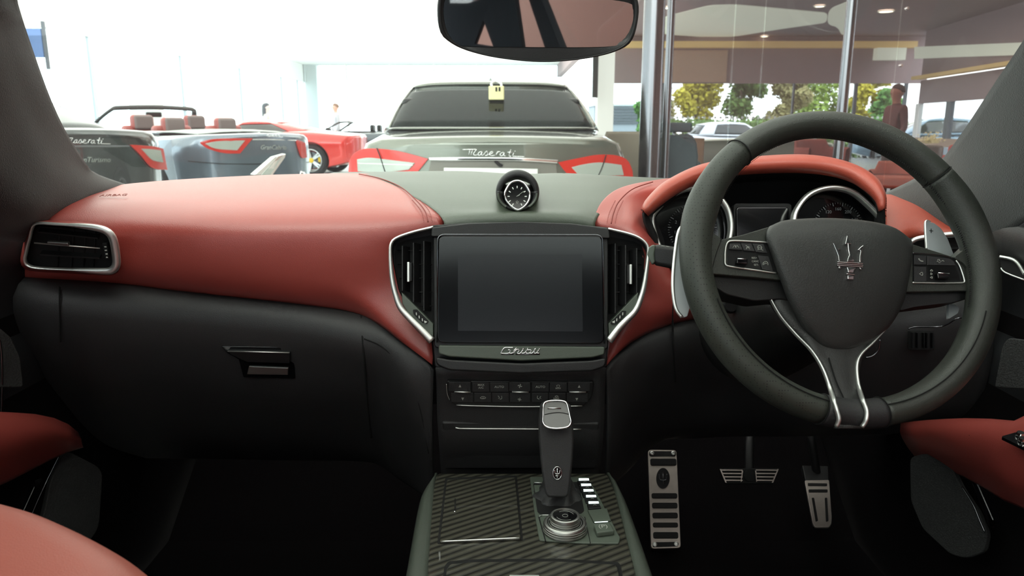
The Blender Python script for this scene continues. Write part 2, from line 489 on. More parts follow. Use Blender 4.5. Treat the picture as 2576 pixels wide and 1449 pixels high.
def pillars():
    A = [(10, -90, .74), (38, 10, .82), (70, 108, .92), (118, 240, 1.03), (160, 330, 1.12), (208, 405, 1.22), (240, 440, 1.30), (340, 474, 1.42)]
    A1 = [(-30, -20, .72), (5, 80, .80), (42, 180, .89), (85, 292, .99), (130, 375, 1.07), (172, 435, 1.14), (205, 468, 1.19), (250, 492, 1.26)]
    A2 = [(-90, 60, .70), (-50, 160, .77), (-10, 250, .85), (40, 350, .94), (90, 430, 1.01), (130, 478, 1.07), (160, 500, 1.12), (200, 512, 1.18)]
    A3 = [(-260, 240, .66), (-200, 330, .73), (-120, 400, .80), (-50, 460, .88), (20, 508, .95), (60, 530, 1.0), (90, 545, 1.05), (120, 552, 1.10)]
    A4 = [(-400, 420, .70), (-300, 470, .76), (-200, 520, .84), (-120, 560, .9), (-40, 590, .97), (0, 600, 1.02), (40, 605, 1.06), (70, 606, 1.10)]
    H_ = [V((-.50, .52, 1.37)), V((-.51, .44, 1.36)), V((-.54, .38, 1.34)), V((-.60, .34, 1.30)), V((-.68, .30, 1.25))]
    J_ = lambda h, q: [h, h.lerp(q[0], .33), h.lerp(q[0], .67)] + q
    o = surf('trim_1', [J_(h, prow(1, *r)) for h, r in zip(H_, (A, A1, A2, A3, A4))], M['alcantara'], n=28, sub=5, solid=.006)
    tag(o, 'dark suede windscreen pillar trim on the passenger side', kind='structure')
    B = [(2640, 0, .72), (2576, 108, .80), (2510, 205, .90), (2440, 312, 1.02), (2400, 368, 1.10), (2372, 402, 1.16), (2310, 448, 1.26), (2215, 494, 1.38)]
    B1 = [(2720, 70, .70), (2640, 190, .77), (2570, 290, .86), (2500, 390, .96), (2450, 445, 1.03), (2420, 480, 1.07), (2360, 505, 1.15), (2260, 520, 1.28)]
    B2 = [(2800, 150, .70), (2710, 270, .75), (2630, 380, .83), (2550, 470, .92), (2500, 520, .98), (2470, 545, 1.01), (2420, 560, 1.07), (2330, 560, 1.18)]
    B3 = [(2900, 300, .68), (2800, 400, .74), (2700, 480, .80), (2610, 540, .88), (2560, 570, .93), (2530, 590, .96), (2490, 600, 1.02), (2420, 610, 1.10)]
    H_ = [V((.57, .58, 1.385)), V((.58, .50, 1.37)), V((.60, .42, 1.34)), V((.65, .32, 1.29))]
    o = surf('trim_2', [J_(h, prow(1, *r)) for h, r in zip(H_, (B, B1, B2, B3))], M['alcantara'], n=28, sub=5, solid=.006)
    tag(o, 'dark suede windscreen pillar trim on the driver side', kind='structure')


def doors():
    # passenger door (left): slanted panel with red armrest, mesh and pull handle
    d = thing('door_1', 'black passenger door panel with red armrest at left edge of the picture', None, (-.72, .6, .3), kind='structure')
    X = -.735
    prof = [(.03, 1.02), (.0, .985), (-.012, .93), (.0, .86), (.01, .80), (.0, .74), (.03, .60), (.045, .42), (.03, .24)]
    rows = [[V((X - .015 + q[0] * -1 + (0 if q[1] > .9 else .0), y, q[1])) for y in (-1.4, -.6, 0, .5, .9, 1.05, 1.18)] for q in prof]
    surf('door_panel', rows, M['door'], d, n=24, sub=3, solid=.01)
    # armrest: red upper pad sweeping forward into the door
    R = [prow(1, (-240, 1030, .78), (-90, 1032, .88), (0, 1042, .95), (80, 1046, 1.03), (150, 1062, 1.10), (190, 1090, 1.16)),
         prow(1, (-240, 1100, .74), (-90, 1090, .84), (0, 1090, .91), (80, 1080, .99), (150, 1085, 1.07), (195, 1100, 1.14)),
         prow(1, (-240, 1180, .74), (-90, 1160, .84), (0, 1140, .91), (80, 1115, .99), (150, 1100, 1.07), (200, 1108, 1.14)),
         prow(1, (-240, 1290, .78), (-90, 1250, .88), (0, 1215, .95), (80, 1175, 1.03), (150, 1140, 1.10), (205, 1122, 1.16))]
    R = [[q] + r for r, q in zip(R, (V((-.72, .05, .80)), V((-.63, .05, .79)), V((-.60, .05, .75)), V((-.65, .05, .68))))]
    a = surf('armrest', R, M['red'], d, n=24, sub=5, solid=.008); tag(a, 'red leather armrest')
    tube('armrest_seam', [P(-60, 1145, .855), P(0, 1117, .903), P(70, 1090, .985), P(130, 1078, 1.045)], .0008, M['gap'], d)
    pl = Plane(P(60, 1300, 1.05), V((.9, -.35, .15)))
    pr = prism('speaker_grille', [(112, 1290), (130, 1200), (165, 1130), (260, 1180), (250, 1330), (150, 1460), (60, 1450)], pl, -.01, .0, M['grille'], d, bevel=.002, r=25)
    tube('grille_edge', [pl.pt(x, y, .002) for x, y in ((66, 1330), (90, 1270), (120, 1205), (150, 1145))], .0014, M['ringdark'], d)
    h = prism('pull_handle', [(40, 1325), (95, 1205), (108, 1202), (112, 1215), (62, 1330)], pl, 0, .018, M['piano'], d, bevel=.002)
    tag(h, 'gloss black pull handle with bright tip')
    prism('handle_tip', [(88, 1208), (106, 1206), (102, 1214), (92, 1232), (88, 1230)], pl, .0185, .02, M['chrome'], h)
    g2 = prism('tweeter_grille', [(-60, 800), (2, 825), (30, 850), (52, 900), (60, 975), (-60, 975)], Plane(P(20, 900, 1.02), V((.93, -.3, .1))), -.005, .004, M['grille'], d, bevel=.002, r=10)
    tube('grille_edge', [P(x, y, 1.0) for x, y in ((-2, 850), (4, 900), (5, 980), (3, 1040))], .0016, M['ringdark'], d)
    # driver door (right)
    d = thing('door_2', 'black driver door panel with red armrest at right edge of the picture', None, (.72, .6, .3), kind='structure')
    X = .735
    rows = [[V((X + .015 + q[0], y, q[1])) for y in (-1.4, -.6, 0, .5, .9, 1.05, 1.18)] for q in prof]
    surf('door_panel', rows, M['door'], d, n=24, sub=3, solid=.01)
    R = [prow(1, (2470, 548, 1.06), (2520, 556, .98), (2600, 580, .90), (2800, 620, .7)),
         prow(1, (2470, 570, 1.04), (2520, 585, .96), (2600, 612, .88), (2800, 660, .68)),
         prow(1, (2470, 600, 1.04), (2520, 618, .96), (2600, 650, .88), (2800, 700, .68)),
         prow(1, (2470, 622, 1.06), (2520, 640, .98), (2600, 670, .90), (2800, 730, .7))]
    R = [r + [q] for r, q in zip(R, (V((.74, .05, 1.0)), V((.70, .05, .99)), V((.69, .05, .96)), V((.72, .05, .94))))]
    surf('door_top_roll', R, M['black'], d, n=12, sub=4, solid=.006)
    R = [prow(1, (2270, 1068, 1.20), (2330, 1062, 1.12), (2420, 1058, 1.02), (2500, 1060, .96), (2576, 1066, .90), (2760, 1075, .80)),
         prow(1, (2270, 1085, 1.17), (2330, 1080, 1.09), (2420, 1080, .99), (2500, 1085, .93), (2576, 1100, .87), (2760, 1120, .76)),
         prow(1, (2275, 1100, 1.16), (2340, 1100, 1.08), (2420, 1112, .98), (2500, 1130, .92), (2576, 1150, .86), (2760, 1200, .75)),
         prow(1, (2290, 1125, 1.17), (2350, 1135, 1.09), (2430, 1160, .99), (2500, 1190, .93), (2576, 1225, .87), (2760, 1300, .77)),
         prow(1, (2310, 1150, 1.19), (2370, 1170, 1.12), (2440, 1200, 1.03), (2500, 1235, .97), (2576, 1280, .91), (2760, 1370, .82))]
    R = [r + [q] for r, q in zip(R, (V((.72, .05, .80)), V((.64, .05, .80)), V((.60, .05, .775)), V((.61, .05, .71)), V((.66, .05, .67))))]
    a = surf('armrest', R, M['red'], d, n=24, sub=5, solid=.008); tag(a, 'red leather armrest')
    tube('armrest_seam', [P(2330, 1082, 1.083), P(2420, 1092, .98), (P(2500, 1112, .92)), P(2590, 1142, .85)], .0008, M['gap'], d)
    pz = Plane(P(2560, 1105, .865), V((-.1, -.2, 1)))
    sp = prism('switch_panel', [(2518, 1098), (2560, 1086), (2700, 1086), (2700, 1140), (2580, 1128)], pz, .0, .004, M['piano'], d, r=6)
    for q in ((2566, 1096), (2572, 1110)):
        lathe('switch_knob', [(.004, 0), (.005, .002), (.004, .005)], pz.pt(q[0], q[1], .004), pz.n, M['chrome'], sp, k=16)
    pl = Plane(P(2400, 1270, 1.05), V((-.9, -.35, .15)))
    prism('speaker_grille', [(2288, 1150), (2330, 1140), (2390, 1170), (2420, 1230), (2462, 1290), (2484, 1345), (2475, 1390), (2430, 1405), (2390, 1395), (2320, 1330), (2290, 1260)], pl, -.01, .0, M['grille'], d, bevel=.002, r=14)
    tube('grille_edge', [pl.pt(x, y, .002) for x, y in ((2420, 1225), (2448, 1270), (2465, 1310), (2478, 1340))], .0012, M['ringdark'], d)
    h = prism('pull_handle', [(2438, 1200), (2452, 1200), (2500, 1310), (2500, 1330), (2486, 1325)], pl, 0, .018, M['piano'], d, bevel=.002)
    prism('handle_tip', [(2486, 1308), (2498, 1308), (2504, 1316), (2500, 1325), (2490, 1322)], pl, .0185, .02, M['chrome'], h)
    prism('tweeter_grille', [(2520, 870), (2534, 850), (2700, 870), (2700, 985), (2500, 975)], Plane(P(2560, 920, .98), V((-.93, -.3, .1))), -.005, .004, M['grille'], d, bevel=.002, r=10)
    # door opener surround
    pd = Plane(P(2540, 660, .92), V((-.9, -.4, .1)))
    hd = prism('handle_recess', [(2516, 650), (2545, 656), (2566, 672), (2600, 700), (2600, 712), (2540, 690), (2518, 676)], pd, .0, .004, M['void'], d, r=5)
    tube('handle_bezel', [pd.pt(x, y, .006) for x, y in ((2516, 646), (2545, 652), (2562, 664), (2578, 690))], .0022, M['satin'], hd)
    tube('handle_bezel', [pd.pt(x, y, .006) for x, y in ((2518, 674), (2530, 686), (2576, 704))], .0012, M['satin'], hd)


# ================================================================== DASHBOARD
def dashboard():
    D = thing('dashboard', 'full-width car dashboard in red and charcoal leather below the windscreen', 'dashboard', (0, 1.2, .6))
    # --- centre charcoal pad
    rows = [prow(1.47, (840, 436), (1000, 434), (1170, 433), (1300, 440), (1420, 438), (1530, 444), (1700, 452)),
            prow(1.40, (820, 447), (1000, 444), (1170, 442), (1300, 446), (1420, 446), (1550, 452), (1720, 462)),
            prow(1.30, (960, 468), (1060, 466), (1300, 466), (1500, 470), (1600, 478)),
            prow(1.20, (1050, 503), (1130, 500), (1300, 500), (1480, 502), (1550, 506)),
            prow(1.14, (1092, 530), (1160, 528), (1300, 526), (1450, 528), (1516, 533)),
            prow(1.108, (1112, 550), (1170, 543), (1300, 538), (1440, 542), (1500, 554)),
            prow(1.098, (1118, 566), (1180, 560), (1300, 553), (1440, 558), (1496, 568)),
            prow(1.11, (1118, 610), (1180, 600), (1300, 600), (1440, 600), (1496, 610))]
    o = surf('centre_pad', rows, M['grey'], D, n=50, sub=6); tag(o, 'charcoal leather centre pad')
    # sensor lip at the rear edge
    tube('sensor_lip', [P(1172, 437, 1.46), P(1200, 441, 1.455), P(1300, 443, 1.45), P(1400, 443, 1.455), P(1420, 440, 1.46)], .004, M['greyplast'], D)
    # --- passenger red pad
    rows = [prow(1.44, (215, 482, 1.30), (330, 465, 1.38), (480, 453), (680, 443), (870, 439), (925, 440, 1.43)),
            prow(1.36, (205, 488, 1.26), (330, 473, 1.33), (480, 465), (680, 456), (890, 450), (1000, 459, 1.36)),
            prow(1.26, (180, 500, 1.19), (330, 490, 1.25), (520, 484), (760, 478), (940, 474), (1048, 483, 1.27)),
            prow(1.18, (140, 520, 1.13), (300, 515, 1.17), (520, 510), (760, 506), (960, 505), (1085, 517, 1.18)),
            prow(1.125, (112, 540, 1.10), (290, 545, 1.13), (520, 540), (760, 538), (960, 535), (1105, 545, 1.12)),
            prow(1.10, (95, 562, 1.09), (290, 580, 1.11), (520, 575), (760, 572), (960, 570), (1118, 566, 1.112)),
            prow(1.095, (75, 600, 1.09), (290, 625, 1.11), (520, 625), (760, 625), (930, 640), (1060, 640, 1.115)),
            prow(1.10, (66, 650, 1.10), (290, 675, 1.115), (520, 685), (760, 705), (930, 735), (1070, 740, 1.10)),
            prow(1.115, (64, 690, 1.11), (290, 702, 1.13), (520, 724), (760, 752), (900, 780), (985, 820, 1.08), (1088, 880, 1.06)),
            prow(1.135, (64, 706, 1.13), (290, 716, 1.15), (520, 738), (760, 764), (890, 786), (960, 818, 1.10), (1020, 865, 1.07), (1088, 918, 1.05))]
    o = surf('passenger_pad', rows, M['red'], D, n=60, sub=6, solid=.005); tag(o, 'red leather passenger side pad')
    # seam and stitches on its curved edge
    S = [P(905, 446, 1.415), P(960, 458, 1.36), P(1010, 480, 1.275), P(1048, 513, 1.18), P(1070, 540, 1.12), P(1078, 568, 1.082)]
    S = [p + V((0, -.006, .0065)) for p in S]
    tube('pad_seam', S, .0009, M['redseam'], D, n=40)
    # lettering pressed into the pad
    o = text('airbag_lettering', 'AIRBAG', .012, P(287, 498, 1.205) + V((0, 0, .0045)), (1, .12, .02), (0, 1, .28), mat('pressed_lettering', (140, 62, 52), .6), D, depth=.0003)
    # --- driver red pad (left of the cluster and down around the vent)
    rows = [prow(1, (1650, 456, 1.36), (1680, 452, 1.39), (1710, 449, 1.42), (1750, 447, 1.44)),
            prow(1, (1590, 467, 1.285), (1620, 463, 1.30), (1660, 460, 1.33), (1720, 458, 1.35)),
            prow(1, (1546, 483, 1.225), (1575, 480, 1.235), (1620, 476, 1.25), (1680, 474, 1.28)),
            prow(1, (1514, 510, 1.165), (1545, 508, 1.175), (1590, 503, 1.20), (1640, 506, 1.25)),
            prow(1, (1498, 540, 1.128), (1545, 536, 1.135), (1590, 532, 1.15), (1632, 540, 1.20)),
            prow(1, (1494, 562, 1.11), (1545, 565, 1.10), (1600, 565, 1.11), (1640, 575, 1.16)),
            prow(1, (1520, 600, 1.115), (1590, 610, 1.088), (1630, 618, 1.09), (1660, 625, 1.13)),
            prow(1, (1530, 680, 1.11), (1600, 690, 1.077), (1650, 690, 1.08), (1700, 700, 1.13)),
            prow(1, (1540, 760, 1.09), (1590, 770, 1.065), (1640, 770, 1.07), (1700, 770, 1.09), (1800, 760, 1.13)),
            prow(1, (1530, 850, 1.07), (1570, 835, 1.057), (1620, 815, 1.07), (1700, 795, 1.10), (1800, 780, 1.14)),
            prow(1, (1526, 920, 1.055), (1560, 880, 1.06), (1600, 850, 1.075), (1660, 822, 1.10), (1730, 803, 1.125), (1800, 795, 1.15))]
    o = surf('driver_pad', rows, M['red'], D, n=40, sub=6, solid=.005); tag(o, 'red leather driver side pad')
    S = [P(1536, 571, 1.075), P(1542, 545, 1.11), P(1556, 515, 1.16), P(1590, 484, 1.22), P(1640, 466, 1.29)]
    tube('pad_seam', [p + V((0, -.006, .006)) for p in S], .0009, M['redseam'], D, n=40)
    tube('pad_seam', [P(1692, 690, 1.082), P(1694, 740, 1.072), (P(1692, 800, 1.082)), P(1691, 850, 1.10)], .0009, M['gap'], D, n=20)
    # stitches beside the seams
    vs, fs = [], []

    def stitch(line, off, cnt):
        for i, p in enumerate(curve(line, cnt)):
            q = p + off; e = .0011
            o_ = len(vs)
            for dx, dy, dz in ((-e, -e, 0), (e, -e, 0), (e, e, 0), (-e, e, 0), (0, 0, e)): vs.append(q + V((dx, dy, dz)))
            fs.extend([(o_, o_ + 1, o_ + 4), (o_ + 1, o_ + 2, o_ + 4), (o_ + 2, o_ + 3, o_ + 4), (o_ + 3, o_, o_ + 4), (o_, o_ + 3, o_ + 2, o_ + 1)])
    P0 = [P(1048, 513, 1.18), P(1070, 540, 1.12), P(1078, 568, 1.082)]
    stitch(P0, V((-.006, -.005, .006)), 22); stitch(P0, V((.006, -.005, .006)), 22)
    P1 = [P(1536, 571, 1.075), P(1542, 545, 1.11), P(1556, 515, 1.16)]
    stitch(P1, V((-.006, -.005, .006)), 22); stitch(P1, V((.006, -.005, .006)), 22)
    o = mk('stitching', vs, fs, M['redseam'], D, smooth=False); o['kind'] = 'stuff'
    # --- driver outer red pad, right of cluster
    rows = [prow(1, (2224, 492, 1.34), (2262, 494, 1.32), (2310, 506, 1.28), (2345, 530, 1.24)),
            prow(1, (2224, 515, 1.24), (2260, 515, 1.23), (2320, 522, 1.21), (2375, 555, 1.17)),
            prow(1, (2224, 545, 1.16), (2260, 545, 1.15), (2330, 550, 1.14), (2410, 580, 1.10)),
            prow(1, (2224, 580, 1.12), (2262, 580, 1.115), (2320, 580, 1.11), (2420, 590, 1.075)),
            prow(1, (2224, 620, 1.11), (2262, 605, 1.11), (2320, 592, 1.11), (2425, 598, 1.08)),
            prow(1, (2224, 700, 1.13), (2260, 650, 1.13), (2320, 620, 1.13), (2430, 620, 1.10))]
    o = surf('driver_outer_pad', rows, M['redroll'], D, n=26, sub=6, solid=.005); tag(o, 'red leather pad beside the door')
    # --- lower black dash, passenger side
    rows = [prow(1, (-20, 690, 1.10), (150, 700, 1.13), (400, 720, 1.15), (700, 750, 1.15), (900, 784, 1.13), (990, 835, 1.10), (1050, 885, 1.07), (1092, 930, 1.055)),
            prow(1, (-20, 720, 1.09), (150, 728, 1.10), (400, 745, 1.115), (700, 775, 1.115), (905, 812, 1.10), (980, 860, 1.08), (1040, 920, 1.06), (1090, 985, 1.055)),
            prow(1, (-20, 760, 1.09), (150, 765, 1.085), (400, 785, 1.10), (700, 815, 1.10), (910, 860, 1.085), (970, 905, 1.08), (1030, 970, 1.06), (1088, 1050, 1.06)),
            prow(1, (-20, 850, 1.11), (150, 860, 1.10), (400, 880, 1.11), (700, 900, 1.11), (915, 930, 1.10), (970, 980, 1.10), (1030, 1040, 1.08), (1088, 1120, 1.07)),
            prow(1, (-20, 980, 1.17), (150, 980, 1.16), (400, 990, 1.16), (700, 1010, 1.15), (925, 1030, 1.15), (980, 1080, 1.14), (1040, 1120, 1.12), (1090, 1190, 1.10)),
            prow(1, (0, 1090, 1.28), (150, 1100, 1.27), (400, 1110, 1.26), (700, 1120, 1.25), (930, 1130, 1.24), (990, 1160, 1.2), (1050, 1190, 1.16), (1095, 1230, 1.12)),
            prow(1, (40, 1150, 1.42), (200, 1150, 1.42), (400, 1150, 1.42), (700, 1155, 1.42), (930, 1160, 1.38), (1000, 1200, 1.3), (1060, 1240, 1.2), (1095, 1270, 1.13))]
    o = surf('lower_panel', rows, M['black'], D, n=60, sub=5, solid=.005); tag(o, 'black lower panel on the passenger side')
    # seams of the glovebox door
    tube('panel_joint', [P(908, 795, 1.113), P(912, 850, 1.085), P(918, 930, 1.094), P(926, 1020, 1.14), P(934, 1100, 1.20)], .0018, M['gap'], D, n=30)
    tube('panel_joint', [P(150, 722, 1.095), P(150, 770, 1.080), P(152, 860, 1.09)], .0012, M['gap'], D, n=14)
    tube('panel_joint', [P(916, 852, 1.083), P(960, 872, 1.078), P(1005, 915, 1.068), P(1040, 975, 1.058), P(1062, 1050, 1.062), P(1078, 1140, 1.08)], .0010, M['gap'], D, n=30)
    # --- lower black dash, driver side
    rows = [prow(1, (1524, 930, 1.055), (1570, 872, 1.08), (1640, 828, 1.105), (1720, 800, 1.14), (1800, 785, 1.17), (2000, 780, 1.18), (2300, 770, 1.16), (2480, 740, 1.10)),
            prow(1, (1526, 985, 1.055), (1575, 900, 1.07), (1645, 850, 1.09), (1720, 825, 1.11), (1800, 810, 1.14), (2000, 805, 1.15), (2300, 795, 1.14), (2500, 760, 1.09)),
            prow(1, (1527, 1050, 1.06), (1580, 960, 1.075), (1650, 910, 1.09), (1720, 890, 1.11), (1800, 880, 1.13), (2000, 880, 1.15), (2300, 870, 1.14), (2500, 860, 1.10)),
            prow(1, (1527, 1120, 1.07), (1585, 1040, 1.10), (1650, 1000, 1.13), (1720, 990, 1.15), (1800, 985, 1.17), (2000, 980, 1.18), (2300, 975, 1.17), (2480, 970, 1.12)),
            prow(1, (1526, 1180, 1.09), (1590, 1130, 1.16), (1660, 1090, 1.2), (1740, 1075, 1.22), (1850, 1070, 1.24), (2000, 1070, 1.25), (2280, 1060, 1.22), (2440, 1060, 1.18)),
            prow(1, (1530, 1230, 1.12), (1590, 1170, 1.25), (1640, 1108, 1.36), (1750, 1100, 1.4), (1850, 1095, 1.42), (2000, 1095, 1.42), (2200, 1090, 1.4), (2300, 1090, 1.36))]
    o = surf('lower_panel', rows, M['black'], D, n=60, sub=5, solid=.005); tag(o, 'black lower panel on the driver side')
    tube('panel_joint', [P(1692, 805, 1.10), P(1693, 850, 1.092), P(1695, 900, 1.10), P(1698, 960, 1.12)], .0015, M['gap'], D, n=16)
    return D


def instrument_hood():
    H = thing('instrument_hood', 'arched red leather hood over the instruments behind the steering wheel', 'instrument hood', (.37, 1.2, .9))
    cx = [1616, 1640, 1690, 1770, 1880, 2000, 2090, 2160, 2205, 2224, 2226]
    # crest line and lip line in pixels
    crest = [(1616, 526), (1632, 498), (1680, 455), (1770, 414), (1880, 399), (1990, 392), (2080, 397), (2150, 416), (2200, 446), (2224, 485), (2226, 522)]
    lipf = [(1622, 534), (1650, 505), (1700, 468), (1780, 436), (1880, 423), (1990, 418), (2075, 424), (2140, 440), (2185, 466), (2212, 495), (2220, 528)]
    under = [(1628, 540), (1664, 510), (1712, 478), (1785, 446), (1880, 434), (1990, 430), (2070, 435), (2132, 450), (2174, 474), (2204, 502), (2214, 530)]
    back = [(1640, 500), (1668, 474), (1714, 442), (1790, 408), (1885, 392), (1990, 385), (2072, 390), (2140, 407), (2190, 436), (2214, 470), (2222, 505)]
    yc = [1.09, 1.10, 1.12, 1.14, 1.15, 1.15, 1.15, 1.14, 1.12, 1.10, 1.09]
    rows = [[P(p[0], p[1] + 26, y + .22) for p, y in zip(back, yc)],
            [P(p[0], p[1] + 7, y + .10) for p, y in zip(back, yc)],
            [P(p[0], p[1] + 3, y + .045) for p, y in zip(crest, yc)],
            [P(p[0], p[1] + 1, y + .015) for p, y in zip(crest, yc)],
            [P((a[0] + b[0]) / 2, (a[1] + b[1]) / 2, y - .004) for a, b, y in zip(crest, lipf, yc)],
            [P(p[0], p[1], y - .004) for p, y in zip(lipf, yc)],
            [P(p[0], p[1], y + .008) for p, y in zip(under, yc)],
            [P(p[0], p[1] + 2, y + .03) for p, y in zip(under, yc)]]
    o = surf('hood_cover', rows, M['redroll'], H, n=60, sub=5, solid=.004)
    # seam + stitches
    L = curve([P(p[0], p[1] + 8, y + .009) for p, y in zip(crest, yc)], 120)
    tube('hood_seam', L, .0007, M['redseam'], H, n=110)
    vs, fs = [], []
    for i, p in enumerate(L):
        q = p + V((0, -.003, .0005)); e = .0010; o_ = len(vs)
        for d in ((-e, 0, -e), (e, 0, -e), (e, 0, e), (-e, 0, e), (0, -e, 0)): vs.append(q + V(d))
        fs.extend([(o_, o_ + 1, o_ + 4), (o_ + 1, o_ + 2, o_ + 4), (o_ + 2, o_ + 3, o_ + 4), (o_ + 3, o_, o_ + 4)])
    o = mk('stitching', vs, fs, M['redseam'], H, smooth=False); o['kind'] = 'stuff'
    # black tunnel inside
    rows = [[P(p[0], p[1], y + .020) for p, y in zip(under, yc)],
            [P(p[0] * .97 + 1930 * .03, p[1] + 10, y + .08) for p, y in zip(under, yc)],
            [P(p[0] * .94 + 1930 * .06, p[1] + 22, 1.27) for p, y in zip(under, yc)]]
    o = surf('hood_lining', rows, M['void'], H, n=60, sub=3, solid=.003); tag(o, 'matt black lining')
    bk = [(1640, 520), (1740, 462), (1860, 440), (2060, 440), (2150, 470), (2210, 530), (2250, 640), (2230, 820), (1680, 820), (1640, 640)]
    prism('back_panel', bk, Plane(P(1930, 560, 1.275), V((0, -1, .3))), -.01, 0, M['void'], H)
    # surround below: dark side walls
    rows = [prow(1, (1618, 528, 1.105), (1622, 560, 1.105), (1640, 600, 1.11), (1652, 640, 1.12), (1660, 700, 1.13)),
            prow(1, (1640, 528, 1.16), (1646, 560, 1.16), (1664, 600, 1.16), (1676, 640, 1.17), (1690, 700, 1.18)),
            prow(1, (1660, 528, 1.26), (1670, 560, 1.26), (1690, 600, 1.26), (1700, 640, 1.26), (1710, 700, 1.26))]
    surf('side_wall', rows, M['blackd'], H, n=14, sub=3)
    rows = [prow(1, (2222, 520, 1.105), (2224, 560, 1.11), (2222, 610, 1.12), (2215, 700, 1.13)),
            prow(1, (2205, 520, 1.16), (2205, 560, 1.16), (2200, 610, 1.17), (2195, 700, 1.18)),
            prow(1, (2190, 520, 1.26), (2190, 560, 1.26), (2190, 610, 1.26), (2180, 700, 1.26))]
    surf('side_wall', rows, M['blackd'], H, n=14, sub=3)


def gauges():
    pl = Plane(P(1930, 580, 1.165), V((0, -1, .30)))
    for nm, lab, path, c, r in (
        ('speed_gauge', 'round instrument with bright ring, left one behind the steering wheel', [(1640, 552), (1650, 530), (1690, 492), (1738, 474), (1790, 484), (1826, 520), (1838, 566), (1832, 610), (1812, 650), (1750, 680), (1690, 668), (1660, 625), (1645, 585)], (1742, 576), 62),
        ('speed_gauge', 'round instrument with bright ring, right one behind the steering wheel', [(1996, 560), (2008, 520), (2040, 487), (2090, 473), (2140, 482), (2180, 512), (2212, 545), (2221, 562), (2219, 600), (2200, 650), (2150, 676), (2070, 670), (2015, 630)], (2110, 570), 62)):
        T = thing(nm, lab, 'gauge', pl.pt(c[0], c[1], 0), group='round gauges behind the wheel')
        ring = curve([pl.pt(x, y, .022) for x, y in path], 72, True)
        v, f = tube_geo(ring, .0042, .009, pl.n, True, 10)
        o = mk('bezel_ring', v, f, M['satin'], T)
        inner = curve([pl.pt(x, y, .002) for x, y in path], 72, True)
        cen = pl.pt(c[0], c[1], -.002)
        rows = [inner, [p.lerp(cen, .12) - pl.n * .012 for p in inner]]
        v, f = gridmesh([[p + pl.n * .018 for p in inner], inner] + rows[1:], True)
        mk('gauge_wall', v, f, M['blackd'], T)
        din = [p.lerp(cen, .10) - pl.n * .006 for p in inner]
        mk('dial_face', din, [tuple(range(72))], M['piano'], T, smooth=False)
        rr = (pl.pt(c[0] + r, c[1], 0) - pl.pt(c[0], c[1], 0)).length
        R = V((1, 0, 0)); U = pl.n.cross(R); U = -U if U.z < 0 else U
        vs, fs = [], []
        for i in range(45):
            a = radians(225 - i * 270 / 44); L0 = .86 if i % 4 == 0 else .93
            d = R * cos(a) + U * sin(a); s = R * -sin(a) + U * cos(a); w = .0007 if i % 4 == 0 else .0003; o_ = len(vs)
            for q, e in ((L0, -w), (1, -w), (1, w), (L0, w)): vs.append(cen + d * rr * q + s * e - pl.n * .0005)
            fs.append((o_, o_ + 1, o_ + 2, o_ + 3))
        mk('dial_marks', vs, fs, M['dialprint'], T, smooth=False)['kind'] = 'stuff'
        seq = ['0', '40', '80', '120', '160', '200', '240', '280', '320'] if c[0] > 1900 else ['0', '1', '2', '3', '4', '5', '6', '7', '8']
        for i, s in enumerate(seq):
            a = radians(225 - i * 270 / 8); d = R * cos(a) + U * sin(a)
            text('dial_number', s, .007, cen + d * rr * .72 - pl.n * .0003, R, U, M['dialprint'], T, depth=.0002)
        a = radians(225); d = R * cos(a) + U * sin(a)
        tube('needle', [cen + pl.n * .003 - d * .006, cen + d * rr * .8 + pl.n * .003], .0009, M['red'], T)
        lathe('needle_cap', [(.011, 0), (.011, .004), (.009, .006)], cen, pl.n, M['blackd'], T, k=24)
    # small trip display between
    D = thing('trip_display', 'dark rectangular trip display between the two round instruments', 'display', pl.pt(1918, 600))
    prism('display_glass', [(1852, 520), (1985, 520), (1985, 690), (1852, 690)], pl, -.01, .0, M['piano'], D, bevel=.002, r=10)
    prism('display_bezel', [(1846, 512), (1991, 512), (1993, 700), (1844, 700)], pl, -.02, -.004, M['void'], D, r=10)


# ================================================================== CENTRE STACK
PM = plane3(P(1090, 570, 1.06), P(1530, 575, 1.06), P(1310, 868, 1.015))


def vent_slats(T, poly, n, horizontal=False): pass


